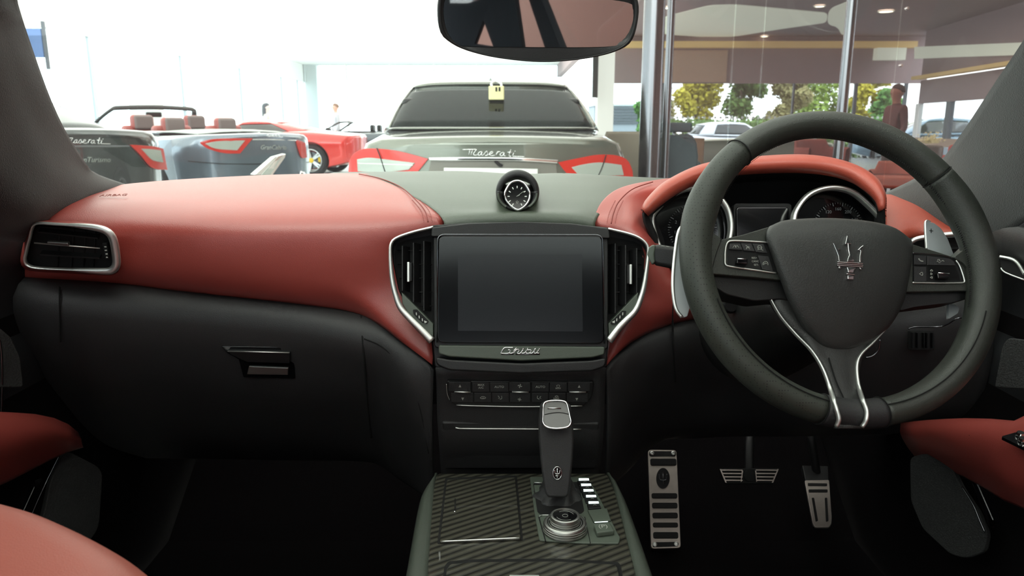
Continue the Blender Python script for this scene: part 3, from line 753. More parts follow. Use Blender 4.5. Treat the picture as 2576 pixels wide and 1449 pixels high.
def centre_module():
    B = thing('centre_fascia', 'black centre fascia holding screen and vents between red dashboard pads', 'fascia', PM.pt(1310, 720, -.03))
    out = [(984, 612), (992, 596), (1090, 566), (1180, 560), (1310, 558), (1430, 562), (1532, 572), (1620, 602), (1630, 620), (1622, 700), (1606, 760), (1580, 800), (1532, 850), (1526, 925), (1094, 925), (1088, 850), (1035, 795), (1002, 730), (988, 660)]
    prism('fascia_body', out, PM, -.045, -.028, M['blackd'], B, bevel=.002, r=8)
    # upper hood strip of fascia
    top = [(1086, 572), (1180, 561), (1310, 557), (1440, 562), (1532, 574), (1536, 600), (1084, 596)]
    prism('top_cap', top, PM, -.03, .004, M['blackd'], B, bevel=.003, r=6)
    bor = [(1094, 600), (1526, 602), (1528, 880), (1092, 875)]
    prism('screen_surround', [(1090, 585), (1530, 588), (1530, 880), (1092, 876)], PM, -.03, -.002, M['blackd'], B, bevel=.002, r=12)
    # chrome outer ring, two sides
    lp = [(1090, 572), (1040, 584), (1000, 598), (985, 612), (982, 640), (986, 700), (996, 745), (1008, 775), (1030, 800), (1056, 826), (1087, 858)]
    rp = [(1530, 576), (1580, 588), (1610, 600), (1628, 618), (1630, 645), (1622, 710), (1612, 750), (1598, 782), (1575, 806), (1556, 826), (1532, 858)]
    for path in (lp, rp):
        pts = [PM.pt(x, y, .0) for x, y in path]
        s = -1 if path is rp else 1
        n = 60; c = curve(pts, n)
        wf = lambda u: .0022 if u < .25 else (.0022 + (u - .25) / .75 * .0035)
        v, f = tube_geo(c, wf, lambda u: .004, PM.n, False, 10)
        tag(mk('chrome_surround', v, f, M['satin'], B), 'satin metal edge around the vent')
        R_ = [[PM.pt(x, y, .0) for x, y in path], [PM.pt(x, y, -.014) for x, y in path], [PM.pt(x, y, -.032) for x, y in path]]
        surf('vent_wall', R_, M['blackd'], B, n=40, sub=2, solid=.003)
    # lower satin wedges beneath vents
    prism('vent_base', [(1010, 735), (1020, 745), (1090, 815), (1090, 850), (1060, 822), (1030, 792), (1012, 765)], PM, -.03, -.004, M['greyplast'], B, bevel=.001)
    prism('vent_base', [(1606, 735), (1530, 815), (1532, 850), (1560, 822), (1586, 792), (1602, 765)], PM, -.03, -.004, M['greyplast'], B, bevel=.001)
    # badge strip and lower lip
    prism('badge_strip', [(1103, 868), (1522, 872), (1521, 892), (1490, 900), (1310, 908), (1130, 898), (1103, 890)], PM, -.03, .002, M['greyplast'], B, bevel=.003, r=6)
    prism('lower_lip', [(1096, 898), (1130, 905), (1310, 914), (1490, 907), (1526, 900), (1524, 922), (1490, 934), (1310, 940), (1130, 932), (1097, 918)], PM, -.04, .004, M['blackd'], B, bevel=.004, r=10)
    T = thing('screen', 'large dark touchscreen with rounded bezel in the centre fascia', 'screen', PM.pt(1310, 725))
    fr = fillet([(1103, 594), (1515, 594), (1519, 864), (1101, 862)], 16)
    prism('screen_glass', fr, PM, -.004, .004, M['screen'], T, bevel=.0012)
    c = [PM.pt(x, y, .003) for x, y in fillet([(1100, 866), (1101, 590), (1516, 591), (1521, 868)], 18)][6:-6]
    v, f = tube_geo([PM.pt(1100, 862, .003)] + c + [PM.pt(1521, 864, .003)], .0012, .0018, PM.n, False, 8)
    mk('screen_bezel', v, f, M['ringdark'], T)
    prism('display_panel', [(1152, 640), (1464, 640), (1466, 834), (1152, 832)], PM, .0038, .0043, M['display'], T)
    # badge, connected italic letters
    Bd = thing('badge', 'chrome italic name badge on the strip under the touchscreen', 'badge', PM.pt(1310, 883, .002))
    fz = lambda x, y, h=0: PM.pt(1240 + x / 18.4, 860 + y / 18.4, .0028 + h)
    G = [[(950, 268), (700, 262), (560, 268), (480, 330), (380, 490), (385, 530), (720, 525), (800, 385), (690, 375)],
         [(760, 525), (910, 520), (980, 400), (1090, 280)], [(940, 545), (1090, 360), (1220, 380), (1130, 530), (1260, 530), (1400, 360)],
         [(1370, 315), (1440, 322)], [(1330, 530), (1480, 500), (1620, 290)], [(1580, 370), (1770, 385), (1690, 520), (1530, 525), (1560, 480)],
         [(1690, 525), (1830, 510), (1980, 290), (1900, 500), (2010, 520), (2120, 370)], [(2120, 330), (2190, 335)], [(2030, 520), (2170, 532)]]
    strokes('badge_letters', G, fz, .00085, M['chrome'], Bd, k=6)
    strokes('badge_base', [[(390, 565), (960, 568)], [(1050, 570), (2170, 572)]], fz, .0009, M['ringdark'], Bd, h=-.0006)


def centre_vent(side):
    lab = ('black vertical-slat air vent left of the touchscreen' if side < 0 else 'black vertical-slat air vent right of the touchscreen')
    m = (lambda x: x) if side < 0 else (lambda x: 2614 - x)
    dy = 0 if side < 0 else 6
    T = thing('air_vent', lab, 'air vent', PM.pt(m(1045), 700, -.02), group='centre air vents')
    o = [(1092, 590), (1020, 604), (1000, 614), (992, 640), (996, 690), (1010, 738), (1092, 812)]
    o = [(m(x), y + dy * .5) for x, y in o]
    prism('vent_cavity', o, PM, -.029, -.027, M['void'], T)
    for x, y0, y1 in ((1012, 618, 732), (1040, 610, 760), (1066, 606, 782)):
        X = m(x)
        a, b = PM.pt(X, y0 + dy, -.008), PM.pt(X, y1 + dy, -.008); w = V((.0009, 0, 0)); dn = -PM.n * .018
        dn2 = dn + V((-side * .008, 0, 0))
        vs = [a - w, a + w, b + w, b - w, a - w + dn2, a + w + dn2, b + w + dn2, b - w + dn2]
        mk('slat', vs, [(0, 1, 2, 3), (4, 7, 6, 5), (0, 4, 5, 1), (1, 5, 6, 2), (2, 6, 7, 3), (3, 7, 4, 0)], M['blackd'], T, smooth=False, bevel=.0004)
    for x in (1026, 1053, 1080):
        X = m(x); a, b = PM.pt(X, 640, -.02), PM.pt(X, 750, -.02)
    for y in (630, 665, 700, 735, 770):
        x0 = 1000 if y < 700 else (1005 if y < 720 else (1030 if y < 750 else 1055))
        a, b = PM.pt(m(x0), y, -.022), PM.pt(m(1088), y, -.022)
        tube('fin', [a, b], .0007, M['blackd'], T, k=6)
    X = m(1034)
    tb = prism('tab', [(m(1024), 660 + dy), (m(1036), 660 + dy), (m(1036), 708 + dy), (m(1024), 708 + dy)], PM, -.012, -.002, M['blackd'], T, bevel=.001)
    prism('tab_face', [(m(1024), 659 + dy), (m(1030), 659 + dy), (m(1030), 709 + dy), (m(1024), 709 + dy)], PM, -.003, .0, M['satin'], tb, bevel=.0006)
    wh = prism('thumbwheel', [(m(x), y + dy * .5) for x, y in ((1038, 779), (1048, 778), (1078, 808), (1075, 814), (1062, 812), (1040, 790))], PM, -.006, -.001, M['rubber'], T, bevel=.0008, r=3)
    for x, y in ((1046, 786), (1053, 794), (1061, 801)):
        prism('wheel_mark', [(m(x), y), (m(x + 2.2), y), (m(x + 2.8), y + 7), (m(x + .6), y + 7)], PM, -.001, -.0006, M['white'], wh)
    prism('wheel_mark', [(m(1067), 806), (m(1075), 810), (m(1068), 813)], PM, -.001, -.0006, M['white'], wh)


def stack_lower():
    S = thing('centre_stack', 'dark panel stack under the touchscreen with a lidded cubby', 'centre stack', (0.01, 1.05, .7))
    rows = [prow(1, (1096, 925, 1.03), (1200, 925, 1.025), (1310, 925, 1.022), (1420, 925, 1.025), (1524, 925, 1.03)),
            prow(1, (1098, 950, 1.035), (1200, 948, 1.03), (1310, 948, 1.03), (1420, 948, 1.03), (1522, 950, 1.035)),
            prow(1, (1100, 1035, 1.05), (1200, 1035, 1.045), (1310, 1035, 1.045), (1420, 1035, 1.045), (1520, 1035, 1.05)),
            prow(1, (1104, 1110, 1.06), (1200, 1112, 1.06), (1310, 1112, 1.06), (1420, 1112, 1.06), (1516, 1110, 1.06)),
            prow(1, (1110, 1200, 1.10), (1200, 1200, 1.11), (1310, 1200, 1.11), (1420, 1200, 1.11), (1510, 1200, 1.10))]
    surf('stack_panel', rows, M['black'], S, n=24, sub=4)
    PL_ = plane3(P(1100, 1063, 1.048), P(1520, 1063, 1.048), P(1310, 1170, 1.085))
    l = prism('cubby_lid', [(1112, 1064), (1508, 1066), (1500, 1180), (1118, 1180)], PL_, -.01, .002, M['black'], S, bevel=.003)
    tube('cubby_trim', [PL_.pt(1146, 1076, .005), PL_.pt(1160, 1078, .004), PL_.pt(1310, 1079, .004), PL_.pt(1462, 1080, .004)], .0011, M['satin'], l, n=20)
    # climate panel
    C = thing('climate_panel', 'dark climate control panel with two rows of buttons above the gear lever', 'control panel', P(1310, 990, 1.045))
    PC = plane3(P(1130, 955, 1.028), P(1490, 955, 1.028), P(1310, 1025, 1.036))
    prism('panel_body', [(1122, 958), (1495, 961), (1490, 1000), (1470, 1020), (1310, 1026), (1140, 1019), (1126, 998)], PC, -.012, .002, M['blackd'], C, bevel=.002, r=8)
    tube('lower_trim', [PC.pt(1148, 1019, .003), PC.pt(1200, 1021, .003), PC.pt(1310, 1023, .003), PC.pt(1420, 1022, .003), PC.pt(1465, 1021, .003)], .0008, M['satin'], C, n=20)
    tube('side_trim', [PC.pt(1123, 966, .003), PC.pt(1125, 990, .003), PC.pt(1131, 1006, .003)], .0006, M['satin'], C)

    def btn(x0, x1, y0, y1, h=.004, slant=0, m=M['black']):
        return prism('button', [(x0 + .8, y0), (x1 - .8, y0), (x1 - .8 + slant, y1), (x0 + .8 + slant, y1)], PC, .001, h, m, C, bevel=.0006)
    top = [(1128, 1185), (1187, 1232), (1232, 1280), (1280, 1335), (1337, 1382), (1382, 1427), (1428, 1485)]
    bot = [(1134, 1191), (1192, 1237), (1237, 1281), (1282, 1335), (1337, 1380), (1380, 1424), (1425, 1480)]
    bt = [btn(a, b, 963 if i in (1, 2, 4, 5) else 962, 986 if i in (1, 2, 4, 5) else 984, .007 if i in (0, 3, 6) else .004) for i, (a, b) in enumerate(top)]
    bb = [btn(a, b, 989, 1012) for a, b in bot]
    for a, b, par in ((1143, 1184, bt[0]), (1288, 1330, bt[3]), (1432, 1474, bt[6])):
        tube('toggle_edge', [PC.pt(a, 986, .0075), PC.pt(b, 986.5, .0075)], .0014, M['satin'], par)
    tri = lambda x, y, s, up: [(x - s, y + (s if up else -s)), (x + s, y + (s if up else -s)), (x, y + (-s if up else s))]
    for x, y, u, par, h in ((1157, 971, 1, bt[0], .0072), (1457, 972, 1, bt[6], .0072), (1164, 1004, 0, bb[0], .0043), (1451, 1005, 0, bb[6], .0043)):
        prism('symbol', tri(x, y, 3.4, u), PC, h - .0004, h, M['print'], par)
    for s, h_, x, y, par in (('MAX', 5, 1210, 968.5, bt[1]), ('A/C', 5, 1210, 975.5, bt[1]), ('AUTO', 5.5, 1256, 973.5, bt[2]), ('AUTO', 5.5, 1359.5, 973.5, bt[4]), ('MAX', 4, 1404, 977, bt[5]), ('REAR', 4, 1399.5, 1002.5, bb[5])):
        ptext('lettering', s, h_, x, y, PC, .0044, M['print'], par, depth=.00015, bold=.00008)
    f = PC.pt
    fanl = lambda x, y, s: [[(x + s * cos(a), y + s * sin(a)), (x + s * .75 * cos(a + .5), y + s * .75 * sin(a + .5)), (x, y)] for a in (0, 1.57, 3.14, 4.71)]
    strokes('symbol', fanl(1308, 971, 5), f, .0006, M['print'], bt[3], h=.0073)
    strokes('symbol', fanl(1307, 1005, 4), f, .0005, M['print'], bb[3], h=.0044)
    strokes('symbol', [[(1208, 1001), (1212, 998), (1218, 998), (1222, 1001), (1218, 1003), (1211, 1003), (1208, 1001)], [(1213, 1001), (1218, 1000.5)]], f, .0004, M['print'], bb[1], h=.0043)
    strokes('symbol', [[(1253, 996), (1256, 1000), (1254, 1003)], [(1262, 996), (1262, 1003), (1257, 1004)]], f, .0005, M['print'], bb[2], h=.0043)
    strokes('symbol', [[(1352, 996), (1352, 1002), (1357, 1004)], [(1361, 997), (1358, 1000), (1361, 1003)]], f, .0005, M['print'], bb[4], h=.0043)
    strokes('symbol', [[(1400, 970), (1404, 968.5), (1408, 970), (1406, 974), (1402, 974), (1400, 970)]], f, .0004, M['print'], bt[5], h=.0043)
    strokes('symbol', [[(1396, 997), (1400, 995.5), (1404, 997), (1402, 999), (1398, 999), (1396, 997)]], f, .0004, M['print'], bb[5], h=.0043)


def side_vents():
    # left end vent
    pl = plane3(P(90, 570, 1.050), P(280, 590, 1.064), P(180, 675, 1.066))
    T = thing('air_vent', 'air vent with silver surround at the passenger end of the dashboard', 'air vent', pl.pt(180, 620))
    path = [(92, 562), (140, 564), (200, 568), (250, 575), (274, 586), (286, 606), (292, 640), (293, 664), (284, 678), (262, 682), (180, 678), (100, 674), (72, 668), (63, 655), (66, 634), (76, 595), (80, 578)]
    body = fillet([(84, 562), (260, 574), (292, 600), (294, 672), (280, 684), (70, 672), (62, 660), (70, 600)], 8)
    prism('vent_cavity', [(180 + (x - 180) * .97, 624 + (y - 624) * .90) for x, y in body], pl, -.022, -.014, M['void'], T)
    R_ = [[pl.pt(x, y, h) for x, y in path] for h in (0, -.015, -.045)]
    surf('vent_wall', R_, M['blackd'], T, n=60, sub=2, solid=.002, closed_u=True)
    R_ = [[pl.pt(180 + (x - 180) * k, 622 + (y - 622) * k2, h) for x, y in path] for h, k, k2 in ((.0, 1.02, 1.03), (-.018, 1.05, 1.06), (-.05, 1.10, 1.16))]
    tag(surf('vent_collar', R_, M['red'], T, n=60, sub=2, solid=.002, closed_u=True), 'red leather collar')
    c = curve([pl.pt(x, y, .002) for x, y in path], 90, True)
    # wider metal on the inboard side
    def wid(u): return .0020 + .0042 * max(0, sin(pi * min(1, max(0, (u - .12) / .5)))) ** .8
    v, f = tube_geo(c, wid, .004, pl.n, True, 12); tag(mk('vent_surround', v, f, M['satin'], T), 'satin metal surround')
    for (x0, y0, x1, y1) in ((95, 584, 246, 600), (100, 641, 250, 650)):
        a, b = pl.pt(x0, y0, -.004), pl.pt(x1, y1, -.004); d = -pl.n * .010 + V((0, 0, .003)); w = pl.n.cross((b - a).normalized()) * .0010
        vs = [a - w, b - w, b + w, a + w, a - w + d, b - w + d, b + w + d, a + w + d]
        mk('slat', vs, [(0, 1, 2, 3), (4, 7, 6, 5), (0, 4, 5, 1), (1, 5, 6, 2), (2, 6, 7, 3), (3, 7, 4, 0)], M['blackd'], T, smooth=False)
    tag(tube('slat', [pl.pt(86, 611, .0), pl.pt(252, 625, .0)], .0011, M['satin'], T), 'bright middle slat')
    tb = prism('tab', [(118, 608), (170, 611), (172, 620), (166, 619), (118, 614)], pl, -.002, .006, M['alu'], T, bevel=.001)
    for x in (150, 185, 215, 240):
        tube('fin', [pl.pt(x, 575, -.0125), pl.pt(x - 4, 670, -.0125)], .0007, M['blackd'], T, k=6)
    wh = prism('thumbwheel', [(256, 612), (268, 612), (274, 650), (264, 652)], pl, -.006, .0, M['rubber'], T, bevel=.001)
    for x, y in ((262, 620), (263, 629), (265, 638)):
        prism('wheel_mark', [(x, y), (x + 5, y - .5), (x + 6, y + 2), (x + 1, y + 2.5)], pl, 0, .0005, M['white'], wh)
    prism('wheel_mark', [(268, 645), (272, 649), (266, 649)], pl, 0, .0005, M['white'], wh)
    # right end vent, half hidden by the wheel
    pl = plane3(P(2300, 610, 1.085), P(2420, 600, 1.06), P(2360, 680, 1.075))
    T = thing('air_vent', 'air vent with silver surround at the door end, behind the right paddle', 'air vent', pl.pt(2360, 640))
    prism('vent_cavity', fillet([(2288, 604), (2420, 596), (2440, 610), (2440, 700), (2300, 700)], 8), pl, -.02, -.006, M['void'], T)
    path = [(2286, 624), (2292, 610), (2310, 600), (2350, 594), (2420, 588), (2446, 604), (2446, 690), (2400, 704), (2310, 704), (2290, 690)]
    c = curve([pl.pt(x, y, .002) for x, y in path], 70, True)
    v, f = tube_geo(c, .0035, .004, pl.n, True, 12); mk('vent_surround', v, f, M['satin'], T)
    for y in (630, 655):
        a, b = pl.pt(2300, y, -.003), pl.pt(2430, y - 6, -.003); d = -pl.n * .012; w = V((0, 0, .001))
        vs = [a - w, b - w, b + w, a + w, a - w + d, b - w + d, b + w + d, a + w + d]
        mk('slat', vs, [(0, 1, 2, 3), (4, 7, 6, 5), (0, 4, 5, 1), (1, 5, 6, 2), (2, 6, 7, 3), (3, 7, 4, 0)], M['blackd'], T, smooth=False)


def dash_clock():
    T = thing('dash_clock', 'small round analogue clock in a dark knurled housing on the dashboard top', 'clock', P(1302, 500, 1.2))
    pl = Plane(P(1302, 492, 1.125), V((0, -1, .34)))
    U = V((0, .34, 1)).normalized()
    # hood: domed shell behind the dial
    N = 40
    def arc(w, h, cy, Y, a0=-20, a1=200):
        return [P(1302 + w * cos(radians(a)), cy - h * sin(radians(a)), Y) for a in [a0 + (a1 - a0) * i / (N - 1) for i in range(N)]]
    rows = [arc(42, 42, 488, 1.140), arc(49, 50, 484, 1.138), arc(52, 53, 483, 1.150), arc(52, 53, 483, 1.175), arc(50, 48, 483, 1.25), arc(44, 30, 482, 1.30)]
    surf('clock_hood', rows, M['black'], T, n=N, sub=4, solid=.003)
    # knurl ridges on the hood rim
    vs, fs = [], []
    for i in range(58):
        a = radians(-8 + 196 * i / 57)
        p = P(1302 + 51.5 * cos(a), 482.5 - 52.5 * sin(a), 1.158); s = V((-sin(a), 0, cos(a))); r_ = V((cos(a), 0, sin(a)))
        o_ = len(vs)
        for dy in (-.010, .010):
            for q, e in ((0, -.0012), (.0016, 0), (0, .0012)): vs.append(p + r_ * q + s * (e + dy * .10) + V((0, dy, 0)))
        fs += [(o_, o_ + 1, o_ + 4, o_ + 3), (o_ + 1, o_ + 2, o_ + 5, o_ + 4), (o_, o_ + 2, o_ + 1), (o_ + 3, o_ + 4, o_ + 5)]
    mk('knurling', vs, fs, M['black'], T, smooth=False)['kind'] = 'stuff'
    # cradle below
    rows = [[P(1302 + w * cos(radians(a)), cy + h * sin(radians(a)), Y) for a in range(-10, 191, 8)] for w, h, cy, Y in ((50, 41, 488, 1.115), (44, 37, 488, 1.120), (36, 34, 488, 1.135))]
    o = surf('clock_cradle', rows, M['blackd'], T, n=30, sub=3)
    tube('cradle_trim', [P(1302 + 48.5 * cos(radians(a)), 488 + 40 * sin(radians(a)), 1.113) for a in range(-2, 60, 8)], .0016, M['greyplast'], T)
    tube('cradle_trim', [P(1302 + 48.5 * cos(radians(a)), 488 + 40 * sin(radians(a)), 1.113) for a in range(182, 120, -8)], .0016, M['greyplast'], T)
    ax = pl.n; c = pl.pt(1302, 491, .0)
    path = [(1301, 455), (1316, 460), (1328, 475), (1333, 490), (1331, 503), (1322, 517), (1308, 527), (1298, 527), (1284, 517), (1273, 503), (1270, 489), (1275, 475), (1286, 460)]
    body = curve([pl.pt(x, y, .004) for x, y in path], 48, True)
    back = [p - ax * .018 for p in body]
    v, f = gridmesh([body, back], True); mk('clock_case', v, f, M['blackd'], T)
    cc = pl.pt(1302, 490, .003)
    v, f = tube_geo(body, .0019, .0026, ax, True, 10); tag(mk('bezel', v, f, M['chrome'], T), 'bright oval bezel')
    f1 = [p.lerp(cc, .10) for p in body]
    d = mk('clock_face', f1, [tuple(range(48))], M['piano'], T, smooth=False); tag(d, 'black dial')
    cen = pl.pt(1301, 494, .0046); R = V((1, 0, 0)); rr = (pl.pt(1325, 494) - pl.pt(1301, 494)).length
    vs, fs = [], []
    for i in range(12):
        a = radians(90 - 30 * i); dd = R * cos(a) + U * sin(a) * 1.12; s = R * -sin(a) + U * cos(a); o_ = len(vs)
        if i in (6,): continue
        for q, e in ((.78, -.0006), (1.0, -.0008), (1.0, .0008), (.78, .0006)): vs.append(cen + dd * rr * q + s * e)
        fs.append((o_, o_ + 1, o_ + 2, o_ + 3))
    mk('hour_marks', vs, fs, M['white'], d, smooth=False)
    tube('hour_hand', [cen + ax * .001, cen + (R * .87 + U * .5) * rr * .3 + ax * .001], .0007, M['white'], T)
    tube('minute_hand', [cen + ax * .0015 - (R * .8 + U * .6) * rr * .1, cen + (R * .8 + U * .6) * rr * .85 + ax * .0015], .0004, M['print'], T)
    strokes('emblem', [[(1301, 504), (1301, 513)], [(1298, 506), (1299, 510), (1301, 512)], [(1304, 506), (1303, 510), (1301, 512)]], pl.pt, .0003, M['print'], d, h=.0042)


def glovebox_handle():
    pl = plane3(P(560, 880, 1.10), P(740, 885, 1.10), P(650, 950, 1.112))
    T = thing('glovebox_handle', 'black glovebox latch with bright edge set in the lower dash', 'handle', pl.pt(655, 915))
    prism('latch_frame', [(556, 871), (742, 874), (742, 953), (612, 950), (600, 905), (570, 888)], pl, -.012, -.003, M['piano'], T, bevel=.0015)
    prism('latch_lever', [(572, 884), (729, 888), (729, 915), (622, 912), (606, 905), (580, 892)], pl, -.006, .004, M['blackd'], T, bevel=.0015)
    tube('lever_edge', [pl.pt(573, 883.5, .005), pl.pt(728, 887.5, .005)], .0009, M['satin'], T)
    prism('latch_plate', [(626, 922), (725, 926), (724, 944), (621, 942)], pl, -.004, -.001, M['alu'], T, bevel=.0008)

# ================================================================== CONSOLE AND GEAR LEVER
ZC = .587
PK = Plane((0, .9, ZC), (0, 0, 1))


def console():
    K = thing('centre_console', 'carbon fibre topped centre console with grey padded side rails', 'console', (.01, .9, .22))
    body = [(1098, 1190), (1528, 1190), (1548, 1235), (1602, 1449), (1660, 1680), (1010, 1680), (1074, 1449), (1086, 1235)]
    o = prism('console_top', body, PK, -.02, 0, M['carbon'], K, bevel=.006, seg=3, r=10); tag(o, 'ribbed dark carbon fibre veneer')
    # left lid
    lid = [(1124, 1206), (1296, 1200), (1310, 1354), (1106, 1362)]
    prism('lid_joint', [(1120, 1202), (1300, 1196), (1316, 1358), (1100, 1368)], PK, -.002, .0004, M['gap'], K, r=4)
    l = prism('storage_lid', lid, PK, 0, .0035, M['carbon'], K, bevel=.0012, r=5); tag(l, 'carbon fibre storage lid')
    tube('lid_edge', [PK.pt(1112, 1362, .003), PK.pt(1200, 1358, .003), PK.pt(1306, 1353, .003)], .0009, M['satin'], l)
    prism('lid_slot', [(1143, 1254), (1147, 1254), (1147, 1284), (1143, 1284)], PK, .003, .0042, M['gap'], l)
    lathe('lid_pin', [(.0015, 0), (.0017, .0012), (.001, .002)], PK.pt(1144, 1288, .0035), (0, 0, 1), M['chrome'], l, k=12)
    # front lid, cut by the picture's lower edge
    prism('lid_joint', [(1128, 1412), (1190, 1407), (1400, 1405), (1556, 1414), (1562, 1424), (1600, 1640), (1090, 1640), (1118, 1424)], PK, -.002, .0004, M['gap'], K, r=6)
    l2 = prism('cup_holder_lid', [(1133, 1418), (1192, 1413), (1400, 1411), (1548, 1419), (1554, 1428), (1592, 1634), (1098, 1634), (1123, 1430)], PK, 0, .004, M['carbon'], K, bevel=.0014, r=6)
    tag(l2, 'wide carbon fibre lid at the front edge')
    prism('lid_emblem', [(1282, 1446), (1356, 1446), (1358, 1456), (1280, 1456)], PK, .004, .0048, M['satin'], l2, bevel=.0003)
    # side rails
    for nm, inner, outer in (('left', [(1098, 1192), (1092, 1240), (1076, 1449), (1056, 1680)], [(1088, 1215), (1068, 1245), (1032, 1449), (985, 1680)]),
                             ('right', [(1528, 1192), (1548, 1240), (1600, 1449), (1656, 1680)], [(1538, 1205), (1562, 1245), (1634, 1449), (1710, 1680)])):
        I = [PZ(x, y, ZC - .004) for x, y in inner]; Q = [PZ(x, y, ZC - .002) for x, y in outer]; s = -1 if nm == 'left' else 1
        rows = [[p + V((0, 0, -.03)) for p in I], I, [a.lerp(b, .5) + V((0, 0, .004)) for a, b in zip(I, Q)], Q,
                [p + V((s * .006, 0, -.012)) for p in Q]]
        r_ = surf('side_rail', rows, M['rail'], K, n=20, sub=4, solid=.003); tag(r_, 'grey padded rail')
        rows = [[p + V((s * .004, 0, -.010)) for p in Q], [p + V((s * .012, 0, -.08)) for p in Q], [V((p.x + s * .02, p.y, .23)) for p in Q]]
        surf('side_wall', rows, M['door'], K, n=16, sub=3, solid=.004)
    # selector plate
    pl = prism('selector_plate', [(1333, 1199), (1476, 1199), (1500, 1235), (1560, 1352), (1557, 1366), (1470, 1365), (1357, 1358), (1345, 1290)], PK, 0, .003, M['greyplast'], K, bevel=.001, r=4)
    prism('plate_joint', [(1354, 1300), (1357, 1300), (1374, 1361), (1371, 1361)], PK, .002, .0033, M['gap'], pl)
    prism('plate_joint', [(1470, 1300), (1472, 1300), (1486, 1365), (1484, 1365)], PK, .002, .0033, M['gap'], pl)
    prism('gaiter_frame', [(1341, 1216), (1455, 1212), (1470, 1285), (1462, 1292), (1360, 1294), (1352, 1288)], PK, .003, .0034, M['void'], pl, r=4)
    prism('trim_pad', [(1343, 1219), (1367, 1219), (1369, 1235), (1346, 1235)], PK, .003, .007, M['greyplast'], pl, bevel=.001)
    tube('trim_pad_edge', [PK.pt(1344, 1214, .0075), PK.pt(1366, 1215, .0075)], .0008, M['satin'], pl)
    # drive mode buttons with lit bars
    for i, (x, y) in enumerate(((1456, 1205), (1461.5, 1218.5), (1467.5, 1232.5), (1474, 1247), (1480.5, 1263))):
        b = prism('mode_button', [(x - 4, y + 4), (x + 27, y + 3), (x + 32, y + 14), (x, y + 16)], PK, .003, .0062, M['blackd'], K, bevel=.0008)
        b.name = 'mode_button'
        prism('lit_bar', [(x, y - 2), (x + 25, y - 2), (x + 26, y + 2.5), (x + 1, y + 2.5)], PK, .004, .0066, M['led'], b)
        strokes('symbol', [[(x + 12, y + 8), (x + 16, y + 6.5), (x + 20, y + 8)]], PK.pt, .0003, M['print'], b, h=.0064)
    prism('blank_pad', [(1478, 1282), (1527, 1278), (1537, 1308), (1494, 1312)], PK, .003, .006, M['greyplast'], K, bevel=.0012)
    pb = prism('parking_brake_button', [(1493, 1318), (1535, 1315), (1546, 1334), (1502, 1340)], PK, .003, .010, M['greyplast'], K, bevel=.0018)
    tube('button_light', [PK.pt(1496, 1314, .0105), PK.pt(1529, 1312, .0105)], .0006, M['led'], pb)
    ptext('symbol', '(P)', 8, 1517, 1324, PK, .0102, M['print'], pb, depth=.0002)
    return K


def rotary():
    c = PZ(1421, 1334, ZC + .003)
    T = thing('rotary_controller', 'two-stage silver rotary controller behind the gear lever', 'rotary knob', c)
    z = V((0, 0, 1))
    o = lathe('lower_ring', [(.0272, 0), (.0288, .0012), (.0288, .0032), (.0280, .0036), (.0286, .0041), (.0286, .0060), (.0278, .0064), (.0283, .0069), (.0281, .0088), (.0274, .0092), (.0278, .0098), (.0270, .0118), (.0252, .0128), (.0230, .0124), (.0226, .0105)], c, z, M['alu'], T, k=72)
    lathe('dark_groove', [(.0228, .009), (.0228, .0112), (.0180, .0112)], c, z, M['gap'], T, k=64)
    lathe('groove_ring', [(.0214, .0112), (.0214, .0118), (.0207, .0118), (.0207, .0112)], c, z, M['satin'], T, k=64)
    lathe('upper_knob', [(.0192, .009), (.0197, .0105), (.0197, .0135), (.0190, .0139), (.0196, .0144), (.0196, .0165), (.0189, .0169), (.0195, .0174), (.0194, .0198), (.0188, .0214), (.0172, .0222), (.0158, .0219), (.0155, .0205)], c, z, M['alu'], T, k=72)
    lathe('knob_face', [(.0158, .0195), (.0158, .0207), (.0001, .0207)], c, z, M['piano'], T, k=64)
    for r in (.0115, .0035):
        pts = [c + V((r * cos(a), r * sin(a), .0209)) for a in [2 * pi * i / 40 for i in range(40)]]
        v, f = tube_geo(pts if r < .01 else pts[2:15], .00025, None, z, r < .01, 5); mk('ring_print', v, f, M['print'], T)
        if r > .01:
            v, f = tube_geo(pts[22:35], .00025, None, z, False, 5); mk('ring_print', v, f, M['print'], T)
    s = strokes('pointer_trim', [[(1357, 1299), (1364, 1296), (1386, 1296)], [(1460, 1301), (1465, 1303)]], PK.pt, .0007, M['satin'], T, h=.004)


